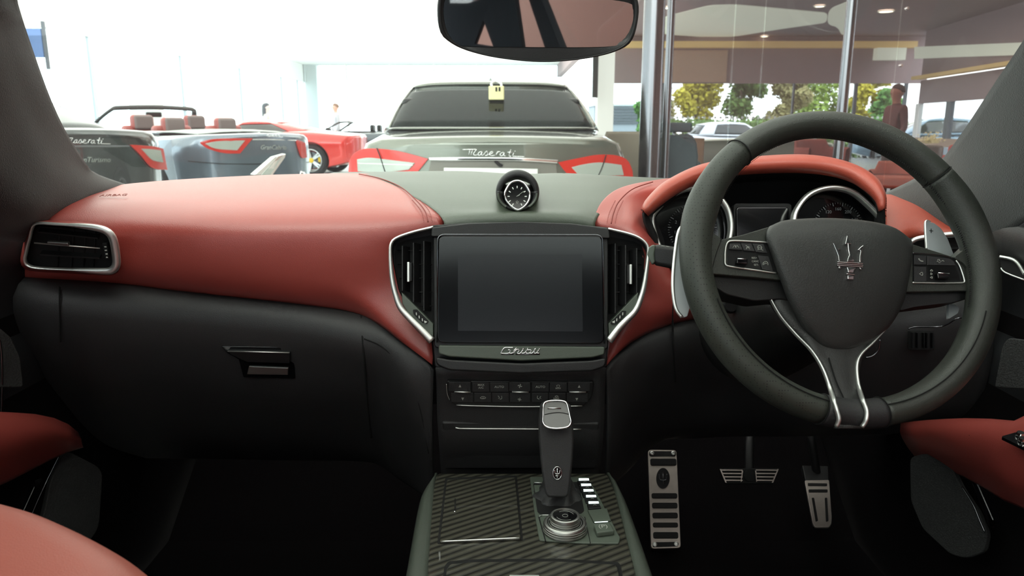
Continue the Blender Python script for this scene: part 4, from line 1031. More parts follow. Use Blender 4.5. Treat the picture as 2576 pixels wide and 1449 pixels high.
def gear_lever():
    T = thing('gear_lever', 'upright black leather gear lever with chrome framed gloss top', 'gear lever', PZ(1402, 1262, ZC))
    pl = Plane(P(1400, 1140, .925), V((0, -.955, .297)))
    sil = [(1376, 1010), (1420, 1010), (1437, 1020), (1442, 1060), (1444, 1110), (1441, 1160), (1436, 1210), (1432, 1243), (1425, 1252), (1380, 1252), (1372, 1243), (1367, 1210), (1361, 1160), (1357, 1110), (1356, 1060), (1361, 1020)]
    o = prism('lever_grip', sil, pl, -.034, .0, M['black'], T, bevel=.0095, seg=5, r=6); tag(o, 'dark leather lever grip')
    pt_ = Plane(P(1400, 1074, .914), V((0, -.80, .60)))
    plate = [(1372, 1012), (1390, 1008), (1415, 1009), (1426, 1016), (1433, 1045), (1436, 1062), (1428, 1074), (1400, 1078), (1376, 1074), (1366, 1062), (1366, 1040), (1367, 1022)]
    f = [pt_.pt(x, y, 0) for x, y in fillet(plate, 5)]
    prism('top_plate', fillet(plate, 5), pt_, -.012, .0, M['piano'], T, bevel=.001)
    c = curve([pt_.pt(x, y, .0005) for x, y in plate], 60, True)
    v, g = tube_geo(c, .0013, .0016, pt_.n, True, 8); tag(mk('plate_frame', v, g, M['chrome'], T), 'bright chrome frame')
    strokes('release_joint', [[(1370, 1043), (1390, 1039), (1410, 1038), (1430, 1042)]], pt_.pt, .0006, M['gap'], T, h=.0003)
    tube('release_edge', [pt_.pt(1377, 1027, .0008), pt_.pt(1412, 1027, .0008)], .0008, M['chrome'], T)
    # emblem
    e = [(1402 + 11 * cos(a), 1190 + 16 * sin(a)) for a in [2 * pi * i / 32 for i in range(32)]]
    E_ = prism('emblem_disc', e, pl, -.002, .0012, M['piano'], T)
    v, g = tube_geo([pl.pt(x, y, .0014) for x, y in e], .0006, None, pl.n, True, 6); mk('emblem_ring', v, g, M['chrome'], E_)
    strokes('emblem_trident', [[(1402, 1178), (1402, 1202)], [(1395, 1183), (1397, 1191), (1402, 1192)], [(1409, 1183), (1407, 1191), (1402, 1192)], [(1397, 1197), (1407, 1197)]], pl.pt, .0007, M['chrome'], E_, h=.0018)
    # gaiter
    rows = []; rnd = random.Random(3)
    for k, (cx, cy, w, d, zz) in enumerate(((1402, 1248, .015, .013, .032), (1402, 1250, .019, .018, .022), (1404, 1250, .024, .024, .012), (1405, 1250, .031, .031, .004), (1406, 1250, .036, .034, .002))):
        c = PZ(1403, 1256, ZC) + V((0, .006, zz)); R = []
        for i in range(28):
            a = 2 * pi * i / 28; q = 1 + (.10 if k in (1, 2, 3) else 0) * sin(a * 7 + k * 1.3) + rnd.uniform(-.03, .03) * (k in (1, 2, 3))
            R.append(c + V((w * q * cos(a), d * q * sin(a), rnd.uniform(-.001, .001))))
        rows.append(R)
    o = surf('gaiter', rows, M['black'], T, n=56, sub=4, solid=.001, closed_u=True); tag(o, 'creased leather gaiter')


# ================================================================== STEERING WHEEL
WT, WY = radians(26), radians(6)
WR_ = V((cos(WY), sin(WY), 0)); WU = V((-sin(WY) * sin(WT), cos(WY) * sin(WT), cos(WT))); WN = WR_.cross(WU).normalized()
if WN.y > 0: WN = -WN
WC = V((.378, .84, CZ - .154)); WRAD = .172
PW = Plane(WC, WN)


def wheel():
    T = thing('steering_wheel', 'leather steering wheel with chrome trident emblem on its centre pad', 'steering wheel', WC)

    def ang(px, py):
        p = PW.pt(px, py) - WC; return math.atan2(p.dot(WU), p.dot(WR_))

    def seg(name, a0, a1, m, a=.0152, b=.0195, n=60, lab=None):
        pts = []; pr = []
        for i in range(n + 1):
            t = a0 + (a1 - a0) * i / n
            pts.append(WC + WR_ * (WRAD * cos(t)) + WU * (WRAD * sin(t)))
        def bul(u):
            t = a0 + (a1 - a0) * u
            s = abs(cos(t)); up = max(0, sin(t + .0))
            # thumb rests just above the side spokes
            d = min(abs((t % (2 * pi)) - radians(22)), abs((t % (2 * pi)) - radians(158)))
            return a + .0022 * s + .0020 * exp(-(d / .22) ** 2)
        v, f = tube_geo(pts, bul, lambda u: b, WN, False, 20, cap=True)
        o = mk(name, v, f, m, T)
        if lab: tag(o, lab)
        return o
    aL = ang(1850, 375); aR = ang(2388, 418); bL = ang(2062, 1040); bR = ang(2215, 1045)
    aL %= 2 * pi; aR %= 2 * pi; bL %= 2 * pi; bR %= 2 * pi
    seg('rim_cover', aR, aL, M['wheel'], lab='smooth leather top of the rim')
    seg('rim_cover', aL, bL, M['perf'], lab='perforated leather side of the rim')
    seg('rim_cover', bR - 2 * pi, aR, M['wheel'], lab='grained leather side of the rim')
    seg('rim_cover', bL, bR, M['black'], a=.0165, b=.0200, n=16, lab='lower rim bridge')
    for a in (aL, aR, bL, bR):
        c = WC + WR_ * (WRAD * cos(a)) + WU * (WRAD * sin(a)); rad = (c - WC).normalized()
        pts = [c + rad * (.0172 * cos(q)) + WN * (.0202 * sin(q)) for q in [2 * pi * i / 30 for i in range(30)]]
        v, f = tube_geo(pts, .0006, None, (c - WC).cross(WN), True, 6); mk('rim_seam', v, f, M['gap'], T)
    # long stitched inner seam
    def arc(a0, a1, dr, dn, n=60): return [WC + (WR_ * cos(t) + WU * sin(t)) * (WRAD + dr) + WN * dn for t in [a0 + (a1 - a0) * i / n for i in range(n + 1)]]
    for a0, a1 in ((ang(1785, 760) % (2 * pi), bL), (bR - 2 * pi, ang(2478, 800))):
        v, f = tube_geo(arc(a0, a1, -.0075, .0185), .0007, None, WN, False, 6); mk('rim_seam', v, f, M['gap'], T)
    vs, fs = [], []
    for a0, a1, cnt in ((radians(95), radians(-22), 120), (radians(155), radians(100), 60)):
        for i in range(cnt):
            t = a0 + (a1 - a0) * i / cnt; d = WR_ * cos(t) + WU * sin(t); s = WR_ * -sin(t) + WU * cos(t)
            c = WC + d * (WRAD - .0160 - .0018 * abs(cos(t))) + WN * .0035; o_ = len(vs)
            for x, y in ((-.0006, -.0014), (.0006, -.0014), (.0006, .0014), (-.0006, .0014)): vs.append(c + s * (x + y * .5) + WN * y * 1.6 - d * .0006)
            vs.append(c - d * .0014); fs += [(o_, o_ + 1, o_ + 4), (o_ + 1, o_ + 2, o_ + 4), (o_ + 2, o_ + 3, o_ + 4), (o_ + 3, o_, o_ + 4)]
    mk('stitching', vs, fs, M['black'], T, smooth=False)['kind'] = 'stuff'

    def W(x, y, h=0): return PW.pt(x, y, h)
    # spokes
    sp = prism('spoke', [(1800, 612), (1815, 602), (1870, 590), (1935, 570), (2000, 600), (2020, 715), (1990, 707), (1900, 698), (1786, 689)], PW, -.030, -.006, M['wheel'], T, bevel=.004, seg=3, r=6)
    tag(sp, 'left spoke with cruise control buttons')
    sq = prism('spoke', [(2270, 600), (2290, 612), (2335, 626), (2395, 645), (2425, 662), (2448, 700), (2464, 731), (2380, 733), (2240, 735)], PW, -.030, -.006, M['wheel'], T, bevel=.004, seg=3, r=6)
    tag(sq, 'right spoke with phone and menu buttons')
    prism('spoke_back', [(1786, 692), (1990, 708), (2010, 760), (1960, 752), (1900, 758), (1830, 742), (1795, 720)], PW, -.045, -.014, M['blackd'], T, bevel=.006, seg=3, r=10)
    prism('spoke_back', [(2250, 735), (2464, 733), (2440, 750), (2400, 760), (2300, 772), (2262, 782)], PW, -.045, -.014, M['blackd'], T, bevel=.006, seg=3, r=10)
    prism('spoke_root', [(1768, 560), (1788, 582), (1816, 600), (1800, 640), (1788, 690), (1790, 740), (1762, 720), (1750, 620)], PW, -.022, -.002, M['perf'], T, bevel=.007, seg=4, r=12)
    prism('spoke_root', [(2398, 648), (2418, 634), (2455, 600), (2480, 640), (2484, 770), (2470, 760), (2462, 728), (2445, 690), (2425, 662)], PW, -.022, -.002, M['wheel'], T, bevel=.007, seg=4, r=10)
    tube('spoke_seam', [W(1815, 600, -.004), W(1800, 640, -.0035), W(1789, 690, -.004), W(1785, 750, -.008)], .0008, M['gap'], T)
    tube('spoke_seam', [W(2396, 648, -.004), W(2424, 664, -.004), W(2446, 695, -.004), W(2464, 732, -.004), W(2480, 800, -.006)], .0008, M['gap'], T)
    # lower spoke body
    rows = []
    for y, xl, xr, hh in ((700, 1975, 2270, -.02), (760, 1944, 2258, -.020), (820, 1986, 2228, -.018), (884, 2042, 2172, -.014), (941, 2078, 2158, -.010), (998, 2098, 2166, -.006), (1045, 2107, 2178, .004), (1078, 2100, 2170, .008)):
        rows.append([W(xl, y, hh - .030), W(xl, y, hh), W(xl * .75 + xr * .25, y, hh + .003), W((xl + xr) / 2, y, hh + .004), W(xl * .25 + xr * .75, y, hh + .003), W(xr, y, hh), W(xr, y, hh - .030)])
    o = surf('lower_spoke', rows, M['hub'], T, n=36, sub=5, solid=.002); tag(o, 'tapering lower spoke')
    tube('spoke_seam', [W(2085, 900, -.007), W(2102, 955, -.004), W(2122, 1000, .001), W(2142, 1050, .013)], .0007, M['gap'], T)
    for path, lab in (([(1935, 748), (1962, 795), (2000, 840), (2042, 884), (2070, 930), (2090, 985), (2104, 1030), (2110, 1055), (2104, 1073)], 0),
                      ([(2257, 773), (2232, 820), (2195, 862), (2165, 892), (2155, 920), (2158, 962), (2168, 1000), (2180, 1033), (2178, 1058), (2168, 1074)], 1)):
        HS = [(700, -.018), (820, -.017), (884, -.011), (930, -.007), (970, -.003), (985, .002), (998, .012), (1010, .020), (1030, .0228), (1055, .0228), (1080, .017)]

        def hh(y):
            for (a, p), (b_, q) in zip(HS, HS[1:]):
                if y <= b_: return p + (q - p) * (y - a) / (b_ - a)
        q_ = curve([V((x, y, 0)) for x, y in path], 70)
        pts = [W(p.x, p.y, hh(p.y)) for p in q_]
        v, f = tube_geo(pts, lambda u: .0011 + .0012 * u, lambda u: .003, WN, False, 8); tag(mk('spoke_trim', v, f, M['satin'], T), 'satin metal trim strip')
    # airbag cover
    rows = []
    def hr(y, xs, h0): 
        n = len(xs); r_ = [W(xs[0], y[0], h0 - .034)]
        for i, x in enumerate(xs):
            e = 1 - abs(2 * i / (n - 1) - 1) ** 2.6
            r_.append(W(x, y[i] if isinstance(y, (list, tuple)) else y, h0 - .006 + .010 * e))
        r_.append(W(xs[-1], y[-1], h0 - .034)); return r_
    data = [([572, 561, 556, 558, 566, 580, 604], [1950, 1980, 2060, 2130, 2200, 2250, 2284], -.022),
            ([568, 556, 551, 553, 561, 576, 602], [1944, 1978, 2060, 2130, 2200, 2252, 2288], -.006),
            ([578, 572, 568, 570, 576, 590, 614], [1934, 1975, 2055, 2130, 2205, 2260, 2291], .004),
            ([600, 600, 600, 602, 606, 614, 632], [1932, 1975, 2055, 2130, 2205, 2262, 2291], .010),
            ([640, 645, 648, 650, 652, 655, 662], [1945, 1985, 2055, 2125, 2200, 2255, 2288], .012),
            ([700, 705, 708, 710, 710, 708, 706], [1966, 2000, 2060, 2125, 2190, 2245, 2281], .010),
            ([760, 768, 772, 775, 773, 768, 760], [1988, 2015, 2065, 2120, 2180, 2230, 2268], .004),
            ([820, 826, 832, 835, 832, 826, 815], [2020, 2040, 2075, 2115, 2165, 2200, 2238], -.004),
            ([862, 868, 872, 874, 872, 868, 858], [2055, 2070, 2090, 2115, 2140, 2165, 2195], -.012),
            ([875, 880, 884, 886, 884, 880, 872], [2064, 2076, 2094, 2115, 2136, 2156, 2184], -.026)]
    rows = [hr(y, xs, h) for y, xs, h in data]
    o = surf('airbag_cover', rows, M['hub'], T, n=46, sub=5, solid=.002); tag(o, 'grained centre airbag cover')
    # trident emblem
    Z = lambda x, y: (2060 + x / 9.66, 570 + y / 9.66)
    E_ = [[(340, 385), (400, 450), (470, 520), (545, 565), (480, 548), (505, 640), (532, 700), (540, 835), (492, 838), (475, 720), (440, 620)],
          [(690, 205), (722, 320), (760, 380), (810, 432), (745, 412), (760, 540), (800, 660), (868, 850), (690, 850), (712, 760), (742, 690), (716, 560), (706, 415), (640, 425), (668, 330)],
          [(1092, 440), (1060, 580), (1036, 700), (1030, 866), (990, 862), (996, 720), (1016, 600), (990, 565), (940, 570), (1010, 500)],
          [(680, 985), (915, 1000), (860, 1060), (842, 1125), (712, 1112), (706, 1050)],
          [(680, 1128), (885, 1155), (880, 1182), (680, 1160)], [(705, 1185), (852, 1195), (850, 1288), (702, 1275)],
          [(455, 845), (1080, 885), (1080, 912), (455, 872)], [(450, 888), (1085, 928), (1085, 952), (450, 912)], [(450, 928), (1080, 968), (1078, 988), (450, 948)],
          [(485, 965), (545, 968), (548, 1010), (515, 1022), (488, 1008)], [(985, 995), (1040, 1000), (1048, 1045), (1012, 1040)]]
    base = None
    for i, pg in enumerate(E_):
        q = prism('emblem_trident' if i == 0 else 'emblem_piece', [Z(*p) for p in pg], PW, .008, .0195, M['chrome'], T if i == 0 else base, bevel=.0006)
        if i == 0: base = q; tag(q, 'chrome three-pronged emblem')
    # left button pod
    fr = tube('pod_frame', [W(1932, 610, -.004), W(1880, 607, -.004), W(1842, 606, -.004), (W(1830, 611, -.004)), W(1825, 628, -.004), W(1824, 650, -.004), W(1825, 665, -.004), W(1834, 670, -.004), W(1880, 677, -.004), W(1952, 687, -.004)], .0010, M['satin'], sp, n=60)
    prism('pod_base', [(1830, 609), (1930, 611), (1955, 686), (1830, 668)], PW, -.007, -.0055, M['void'], sp)

    def b(poly, par, h=-.0035, m=M['black'], nm='button'): return prism(nm, poly, PW, -.007, h, m, par, bevel=.0006)
    b1 = b([(1836, 612), (1862, 612), (1869, 629), (1834, 627)], sp)
    b2 = b([(1864, 612), (1891, 612), (1900, 633), (1871, 630)], sp)
    b3 = b([(1893, 612), (1921, 613), (1931, 637), (1902, 634)], sp)
    b4 = b([(1907, 642), (1934, 645), (1946, 683), (1918, 678)], sp)
    b([(1832, 631), (1904, 640), (1914, 677), (1830, 666)], sp, -.0058, M['blackd'], 'button_well')
    tg = prism('toggle', [(1855, 651), (1881, 653), (1881, 665), (1853, 662)], PW, -.006, .001, M['piano'], sp, bevel=.001)
    tube('toggle_edge', [W(1855, 650.5, .001), W(1881, 652.5, .001)], .0007, M['chrome'], tg)
    s_ = lambda L, par, r=.00035: strokes('symbol', L, W, r, M['print'], par, h=-.0032)
    s_([[(1843, 624), (1848, 617)], [(1859, 624), (1854, 617)], [(1850, 623), (1851, 617), (1852, 623)]], b1)
    s_([[(1876, 617), (1880, 620), (1887, 622)], [(1878, 627), (1879, 622), (1884, 624)], [(1886, 627), (1885, 624)], [(1882, 620), (1882, 625)]], b2)
    s_([[(1906, 623), (1907, 619), (1911, 618), (1915, 620), (1916, 624), (1912, 627), (1907, 625), (1906, 623)], [(1906, 629), (1909, 626)], [(1920, 631), (1914, 626)], [(1907, 622), (1915, 623)]], b3)
    s_([[(1920, 667), (1920, 661), (1926, 657.5), (1931, 661), (1932, 667)], [(1923, 666), (1923, 662.5), (1926, 661)], [(1926, 664), (1928.5, 662)]], b4)
    for t_, x, y in (('RES+', 1897.5, 649), ('CANC', 1900, 657.5), ('SET-', 1902.5, 666.5)):
        ptext('lettering', t_, 4.6, x, y, PW, -.0056, M['print'], sp, depth=.00015)
    # right pod
    prism('pod_base', [(2296, 638), (2392, 648), (2410, 660), (2425, 708), (2296, 711)], PW, -.007, -.0055, M['void'], sq)
    tube('pod_frame', [W(2295, 636.5, -.004), W(2335, 639, -.004), W(2375, 643.5, -.004), W(2393, 649, -.004)], .0007, M['ringdark'], sq)
    tube('pod_frame', [W(2405, 655, -.004), W(2414, 669, -.004), W(2421, 688, -.004), W(2426, 706, -.004), W(2424, 711, -.004), W(2400, 712, -.004), W(2350, 712, -.004), W(2295, 711, -.004)], .0010, M['satin'], sq, n=50)
    b5 = b([(2300, 641), (2331, 643), (2331, 666), (2300, 666)], sq)
    b6 = b([(2333, 643), (2390, 650), (2400, 657), (2404, 668), (2333, 667)], sq)
    b7 = b([(2300, 670), (2331, 671), (2331, 708), (2300, 708)], sq)
    b8 = b([(2333, 670), (2406, 671), (2418, 707), (2333, 708)], sq, -.0055, M['blackd'], 'button_well')
    tg = prism('toggle', [(2358, 687), (2388, 689), (2388, 701), (2360, 700)], PW, -.006, .001, M['piano'], sq, bevel=.001)
    tube('toggle_edge', [W(2360, 686.5, .001), W(2388, 688.5, .001)], .0007, M['chrome'], tg)
    s_([[(2311, 650), (2313, 654), (2317, 657), (2322, 657.5)]], b5, .0008)
    s_([[(2358, 655), (2361, 652)], [(2357, 658), (2362, 657)], [(2363, 652), (2364, 656), (2367, 658)], [(2369, 657), (2372, 655), (2375, 658)], [(2361, 661), (2366, 661)]], b6)
    tr = lambda x, y, d, s: {'l': [(x - s, y), (x + s * .8, y - s), (x + s * .8, y + s), (x - s, y)], 'u': [(x - s, y + s * .6), (x, y - s * .7), (x + s, y + s * .6), (x - s, y + s * .6)],
                             'r': [(x - s * .6, y - s), (x + s, y), (x - s * .6, y + s), (x - s * .6, y - s)]}[d]
    s_([tr(2317, 689, 'l', 4)], b7)
    s_([tr(2343.5, 680, 'u', 3), tr(2343, 689, 'r', 2.5), tr(2343, 698, 'l', 2.5)], b8)
    # shift paddles
    for lab, pg, edge in (('silver minus shift paddle behind the left of the rim', [(1722, 566), (1708, 585), (1698, 640), (1693, 700), (1694, 740), (1702, 780), (1718, 799), (1730, 796), (1745, 740), (1740, 640), (1735, 580)], [(1720, 566), (1707, 585), (1698, 640), (1693, 700), (1694, 742), (1701, 778), (1716, 798)]),
                          ('silver plus shift paddle behind the right of the rim', [(2328, 560), (2333, 556), (2350, 560), (2368, 574), (2385, 600), (2402, 645), (2396, 660), (2340, 640), (2334, 622)], [(2330, 626), (2327, 560), (2340, 558)])):
        p_ = prism('shift_paddle', pg, PW, -.040, -.036, M['paddle'], T, bevel=.0012, r=4); tag(p_, lab)
        e_ = curve([W(x, y, -.036) for x, y in edge], 50)
        v, f = tube_geo(e_, .0022 if edge[0][0] < 2000 else .0006, .0022, WN, False, 8); mk('paddle_edge', v, f, M['satin'], p_)
    strokes('plus_sign', [[(2338, 580), (2347, 581)], [(2342.5, 575.5), (2342.5, 586)]], W, .0004, M['gap'], p_, h=-.0355)
    prism('paddle_tip', [(2387, 765), (2402, 766), (2414, 775), (2410, 788), (2386, 803)], PW, -.040, -.036, M['paddle'], T, bevel=.001, r=4)
    # column cowl behind
    C = thing('steering_column', 'black steering column cowl with ignition lock behind the wheel', 'steering column', WC - WN * .12)
    rows = []
    for d, r1, r2 in ((.052, .045, .035), (.060, .062, .052), (.12, .068, .060), (.20, .075, .07), (.26, .08, .075)):
        rows.append([WC - WN * d - WU * .035 + WR_ * (r1 * cos(a)) + WU * (r2 * sin(a)) for a in [2 * pi * i / 24 for i in range(24)]])
    surf('column_cowl', rows, M['blackd'], C, n=40, sub=4, closed_u=True, solid=.003)
    lathe('hub_boss', [(.035, 0), (.05, -.02), (.05, -.06)], WC - WN * .02, WN, M['blackd'], C, k=32)
    # stalks
    pl = Plane(P(1680, 645, .965), V((-.25, -1, .2)))
    S = thing('indicator_stalk', 'black angular indicator stalk left of the steering wheel', 'control stalk', pl.pt(1720, 650))
    prism('stalk_arm', [(1640, 616), (1660, 615), (1720, 624), (1800, 640), (1800, 690), (1720, 682), (1650, 668), (1640, 660)], pl, -.026, .0, M['blackd'], S, bevel=.006, seg=3)
    prism('stalk_tip', [(1632, 622), (1642, 615), (1650, 617), (1646, 640), (1648, 660), (1640, 667), (1632, 652), (1628, 640)], pl, -.024, .001, M['greyplast'], S, bevel=.004, seg=3)
    strokes('symbol', [[(1664, 618.5), (1672, 619.5)], [(1676, 620), (1684, 621)]], pl.pt, .0004, M['print'], S, h=.0006)
    L_ = thing('column_lever', 'small bright tilt lever glimpsed below the left spoke', 'lever', P(1815, 760, .95))
    tube('lever_rod', [P(1799, 755, .95), P(1826, 756, .955)], .003, M['satin'], L_)
    tube('lever_post', [P(1818, 742, .955), P(1819, 756, .955)], .0024, M['satin'], L_)
    lathe('lever_pivot', [(.010, 0), (.011, .004), (.008, .008)], P(1836, 768, .96), (0, -1, .2), M['blackd'], L_, k=24)
    I = thing('start_button', 'round dark start button on the lower dash left of the column', 'button', P(1868, 848, 1.11))
    lathe('button_ring', [(.013, -.004), (.0135, .003), (.0120, .005), (.0112, .003)], P(1868, 848, 1.118), (0, -1, .25), M['ringdark'], I, k=32)
    lathe('button_cap', [(.0112, -.004), (.011, .0035), (.008, .0048), (.0001, .005)], P(1868, 848, 1.118), (0, -1, .25), M['piano'], I, k=32)
    text('lettering', 'START', .0035, P(1868, 848, 1.1125), (1, 0, 0), (0, .25, 1), M['print'], I, depth=.0001)
    H = thing('pedal_adjuster', 'small chrome edged grille low on the dash seen through the wheel', 'grille', P(2322, 858, 1.12))
    pg = Plane(P(2322, 858, 1.125), V((0, -1, .1)))
    prism('adjuster_body', [(2292, 834), (2352, 834), (2352, 882), (2292, 882)], pg, -.01, .0, M['void'], H, bevel=.002)
    for x in (2297, 2309, 2325, 2333, 2347): prism('adjuster_fin', [(x - 1.2, 838), (x + 1.2, 838), (x + 1.2, 876), (x - 1.2, 876)], pg, 0, .006, M['ringdark'], H)
    tube('knee_trim', [P(2285, 828, 1.12), P(2300, 823, 1.12), P(2360, 822, 1.12), P(2385, 815, 1.11), P(2405, 802, 1.10), P(2420, 800, 1.10)], .0012, M['ringdark'], H, n=30)
    tube('loop_ring', [P(2178, 900, 1.06), P(2196, 895, 1.06), P(2210, 880, 1.06), P(2214, 855, 1.06)], .0012, M['ringdark'], H, n=24)


# ================================================================== PEDALS, MIRROR, SEATS
def pedals():
    pl = plane3(P(1630, 1132, 1.52), P(1703, 1132, 1.52), P(1674, 1380, 1.36))
    T = thing('footrest', 'tall steel footrest plate with rubber bars, leftmost in the driver footwell', 'pedal', pl.pt(1670, 1378))
    prism('rest_plate', [(1630, 1131), (1702, 1132), (1713, 1378), (1638, 1380)], pl, -.006, 0, M['pedal'], T, bevel=.001, r=9)
    prism('support_block', [(1634, 1138), (1698, 1138), (1708, 1374), (1642, 1374)], pl, -.04, -.006, M['rubber'], T)
    for y0, y1 in ((1153, 1170), (1240, 1253), (1264, 1278), (1289, 1303), (1314, 1326), (1338, 1354)):
        k = (y0 - 1131) * .04
        prism('grip_bar', [(1635 + k, y0), (1701 + k * .6, y0), (1702 + k * .6, y1), (1636 + k, y1)], pl, -.002, .003, M['rubber'], T, bevel=.001, r=5)
    prism('grip_top', [(1633, 1135), (1700, 1135), (1701, 1147), (1634, 1147)], pl, -.002, .002, M['rubber'], T, r=5)
    prism('grip_base', [(1642, 1364), (1706, 1363), (1707, 1374), (1643, 1376)], pl, -.002, .002, M['rubber'], T, r=4)
    e = prism('oval_inset', [(1668 + 17 * cos(a), 1203 + 26 * sin(a)) for a in [2 * pi * i / 28 for i in range(28)]], pl, -.002, .0015, M['rubber'], T)
    strokes('inset_trident', [[(1668, 1184), (1668, 1222)], [(1658, 1192), (1660, 1206), (1668, 1208)], [(1678, 1192), (1676, 1206), (1668, 1208)]], pl.pt, .0009, M['ringdark'], e, h=.002)
    for x, y in ((1640, 1141), (1693, 1141), (1647, 1370), (1701, 1369)):
        lathe('bolt', [(.0045, 0), (.0045, .003), (.0025, .004), (.0022, .002)], pl.pt(x, y, .001), pl.n, M['satin'], T, k=14)
    # brake
    pl = plane3(P(1812, 1180, 1.44), P(1957, 1180, 1.44), P(1885, 1216, 1.425))
    T = thing('brake_pedal', 'wide steel brake pedal with round dark centre', 'pedal', pl.pt(1885, 1215))
    prism('pedal_pad', [(1810, 1178), (1959, 1178), (1946, 1217), (1826, 1217)], pl, -.014, -.002, M['rubber'], T, bevel=.002)
    for s, xs in ((-1, (1812, 1868)), (1, (1901, 1957))):
        for y in (1181, 1189.5, 1198, 1206.5):
            q = (y - 1181) * .38
            a, b_ = (xs[0] + q, xs[1] + 0) if s < 0 else (xs[0], xs[1] - q)
            if y > 1182: a += 1
            prism('pedal_rib', [(a, y), (b_, y + .6), (b_, y + 3), (a + .8, y + 2.6)], pl, -.003, .002, M['pedal'], T)
        x = 1868 if s < 0 else 1901
        prism('pedal_edge', [(x - 1.5, 1183), (x + 1.5, 1185), (x + 3 * -s * -1, 1212), (x - 1 + 3 * s, 1212)], pl, -.003, .002, M['pedal'], T)
        x0 = 1812 if s < 0 else 1957
        prism('pedal_edge', [(x0 - 1, 1180), (x0 + 2, 1180), (x0 + 2 - 14 * s, 1214), (x0 - 1 - 14 * s, 1214)], pl, -.003, .002, M['pedal'], T)
    lathe('centre_boss', [(.012, -.004), (.012, .002), (.009, .003)], pl.pt(1885, 1197), pl.n, M['rubber'], T, k=24)
    tube('pedal_arm', [pl.pt(1885, 1190, -.02), P(1885, 1120, 1.5), P(1890, 1060, 1.55)], .010, M['blackd'], T)
    # accelerator
    pl = plane3(P(2023, 1210, 1.46), P(2087, 1210, 1.46), P(2066, 1322, 1.36))
    T = thing('accelerator_pedal', 'narrow steel accelerator pedal on the right of the footwell', 'pedal', pl.pt(2066, 1322))
    prism('pedal_plate', [(2024, 1208), (2086, 1207), (2093, 1300), (2092, 1318), (2086, 1326), (2052, 1326), (2045, 1318)], pl, -.005, 0, M['pedal'], T, bevel=.001, r=4)
    prism('pedal_back', [(2018, 1170), (2084, 1172), (2090, 1320), (2048, 1320)], pl, -.02, -.006, M['blackd'], T, bevel=.002)
    for pg in ([(2032, 1215), (2081, 1216), (2081, 1222), (2033, 1222)], [(2034, 1231), (2082, 1231), (2082, 1238), (2035, 1238)],
               [(2042, 1252), (2048, 1252), (2058, 1310), (2052, 1312)], [(2075, 1252), (2081, 1252), (2084, 1310), (2078, 1312)]):
        prism('grip_slot', pg, pl, -.002, .001, M['rubber'], T, r=2)
    tube('pedal_arm', [pl.pt(2056, 1200, -.02), P(2040, 1100, 1.5), P(2030, 1050, 1.55)], .009, M['blackd'], T)
    t = tube('floor_pin', [P(2206, 1120, 1.45), P(2208, 1212, 1.42)], .004, M['blackd'])
    tag(t, 'thin dark rod right of the accelerator pedal', 'rod')


def mirror():
    n = V((.42, -1.88, -.15)).normalized()
    pl = Plane(P(1355, 50, .87), n)
    T = thing('rear_view_mirror', 'wide rear view mirror with dark frame at the top of the windscreen', 'mirror', pl.pt(1355, 50))
    out = [(1100, 40), (1108, 82), (1128, 104), (1165, 124), (1225, 141), (1290, 151), (1355, 156), (1420, 154), (1490, 145), (1545, 131), (1580, 113), (1596, 88), (1605, 50), (1607, 15), (1598, -12), (1570, -40), (1500, -58), (1355, -72), (1200, -66), (1130, -50), (1104, -10)]
    o_ = curve([V((x, y, 0)) for x, y in out], 90, True); o2 = [(p.x, p.y) for p in o_]
    cx = 1355; cy = 45
    R = []
    for s, h in ((.955, .0), (.985, .003), (1.0, -.002), (1.0, -.018), (.94, -.034), (.7, -.045)):
        R.append([pl.pt(cx + (x - cx) * s, cy + (y - cy) * s, h) for x, y in o2])
    v, f = gridmesh(R, True); f.append(tuple(range(5 * 90, 6 * 90)))
    h = mk('mirror_housing', v, f, M['blackd'], T); tag(h, 'dark rounded housing')
    gl = [(1116, 20), (1120, 62), (1132, 92), (1152, 112), (1200, 117), (1300, 118), (1430, 119), (1530, 117), (1562, 110), (1582, 92), (1592, 60), (1596, 25), (1588, 10), (1540, 0), (1440, -8), (1355, -12), (1200, -16), (1130, -10)]
    g = [(p.x, p.y) for p in curve([V((x, y, 0)) for x, y in gl], 90, True)]
    R = [[pl.pt(cx + (x - cx) * .958, cy + (y - cy) * .958, .001) for x, y in o2], [pl.pt(x, y, -.0005) for x, y in g]]
    v, f = gridmesh(R, True); mk('mirror_bezel', v, f, M['blackd'], T)
    mk('mirror_glass', [pl.pt(x, y, .0002) for x, y in g], [tuple(range(90))], M['mirror'], T, smooth=False)
    tube('mirror_arm', [pl.pt(1355, 0, -.03), pl.pt(1355, -60, -.05), P(1350, -120, .90), P(1350, -190, .80)], .012, M['blackd'], T)


def rounded_slab(name, c, sx, sy, sz, m, parent, rot=(0, 0, 0), r=.04):
    from mathutils import Euler
    R = Euler(rot).to_matrix(); x, y, z = sx / 2, sy / 2, sz / 2
    v = [V(c) + R @ V((a * x, b_ * y, d * z)) for a in (-1, 1) for b_ in (-1, 1) for d in (-1, 1)]
    f = [(0, 1, 3, 2), (4, 6, 7, 5), (0, 4, 5, 1), (2, 3, 7, 6), (0, 2, 6, 4), (1, 5, 7, 3)]
    return mk(name, v, f, m, parent, bevel=r, seg=5)


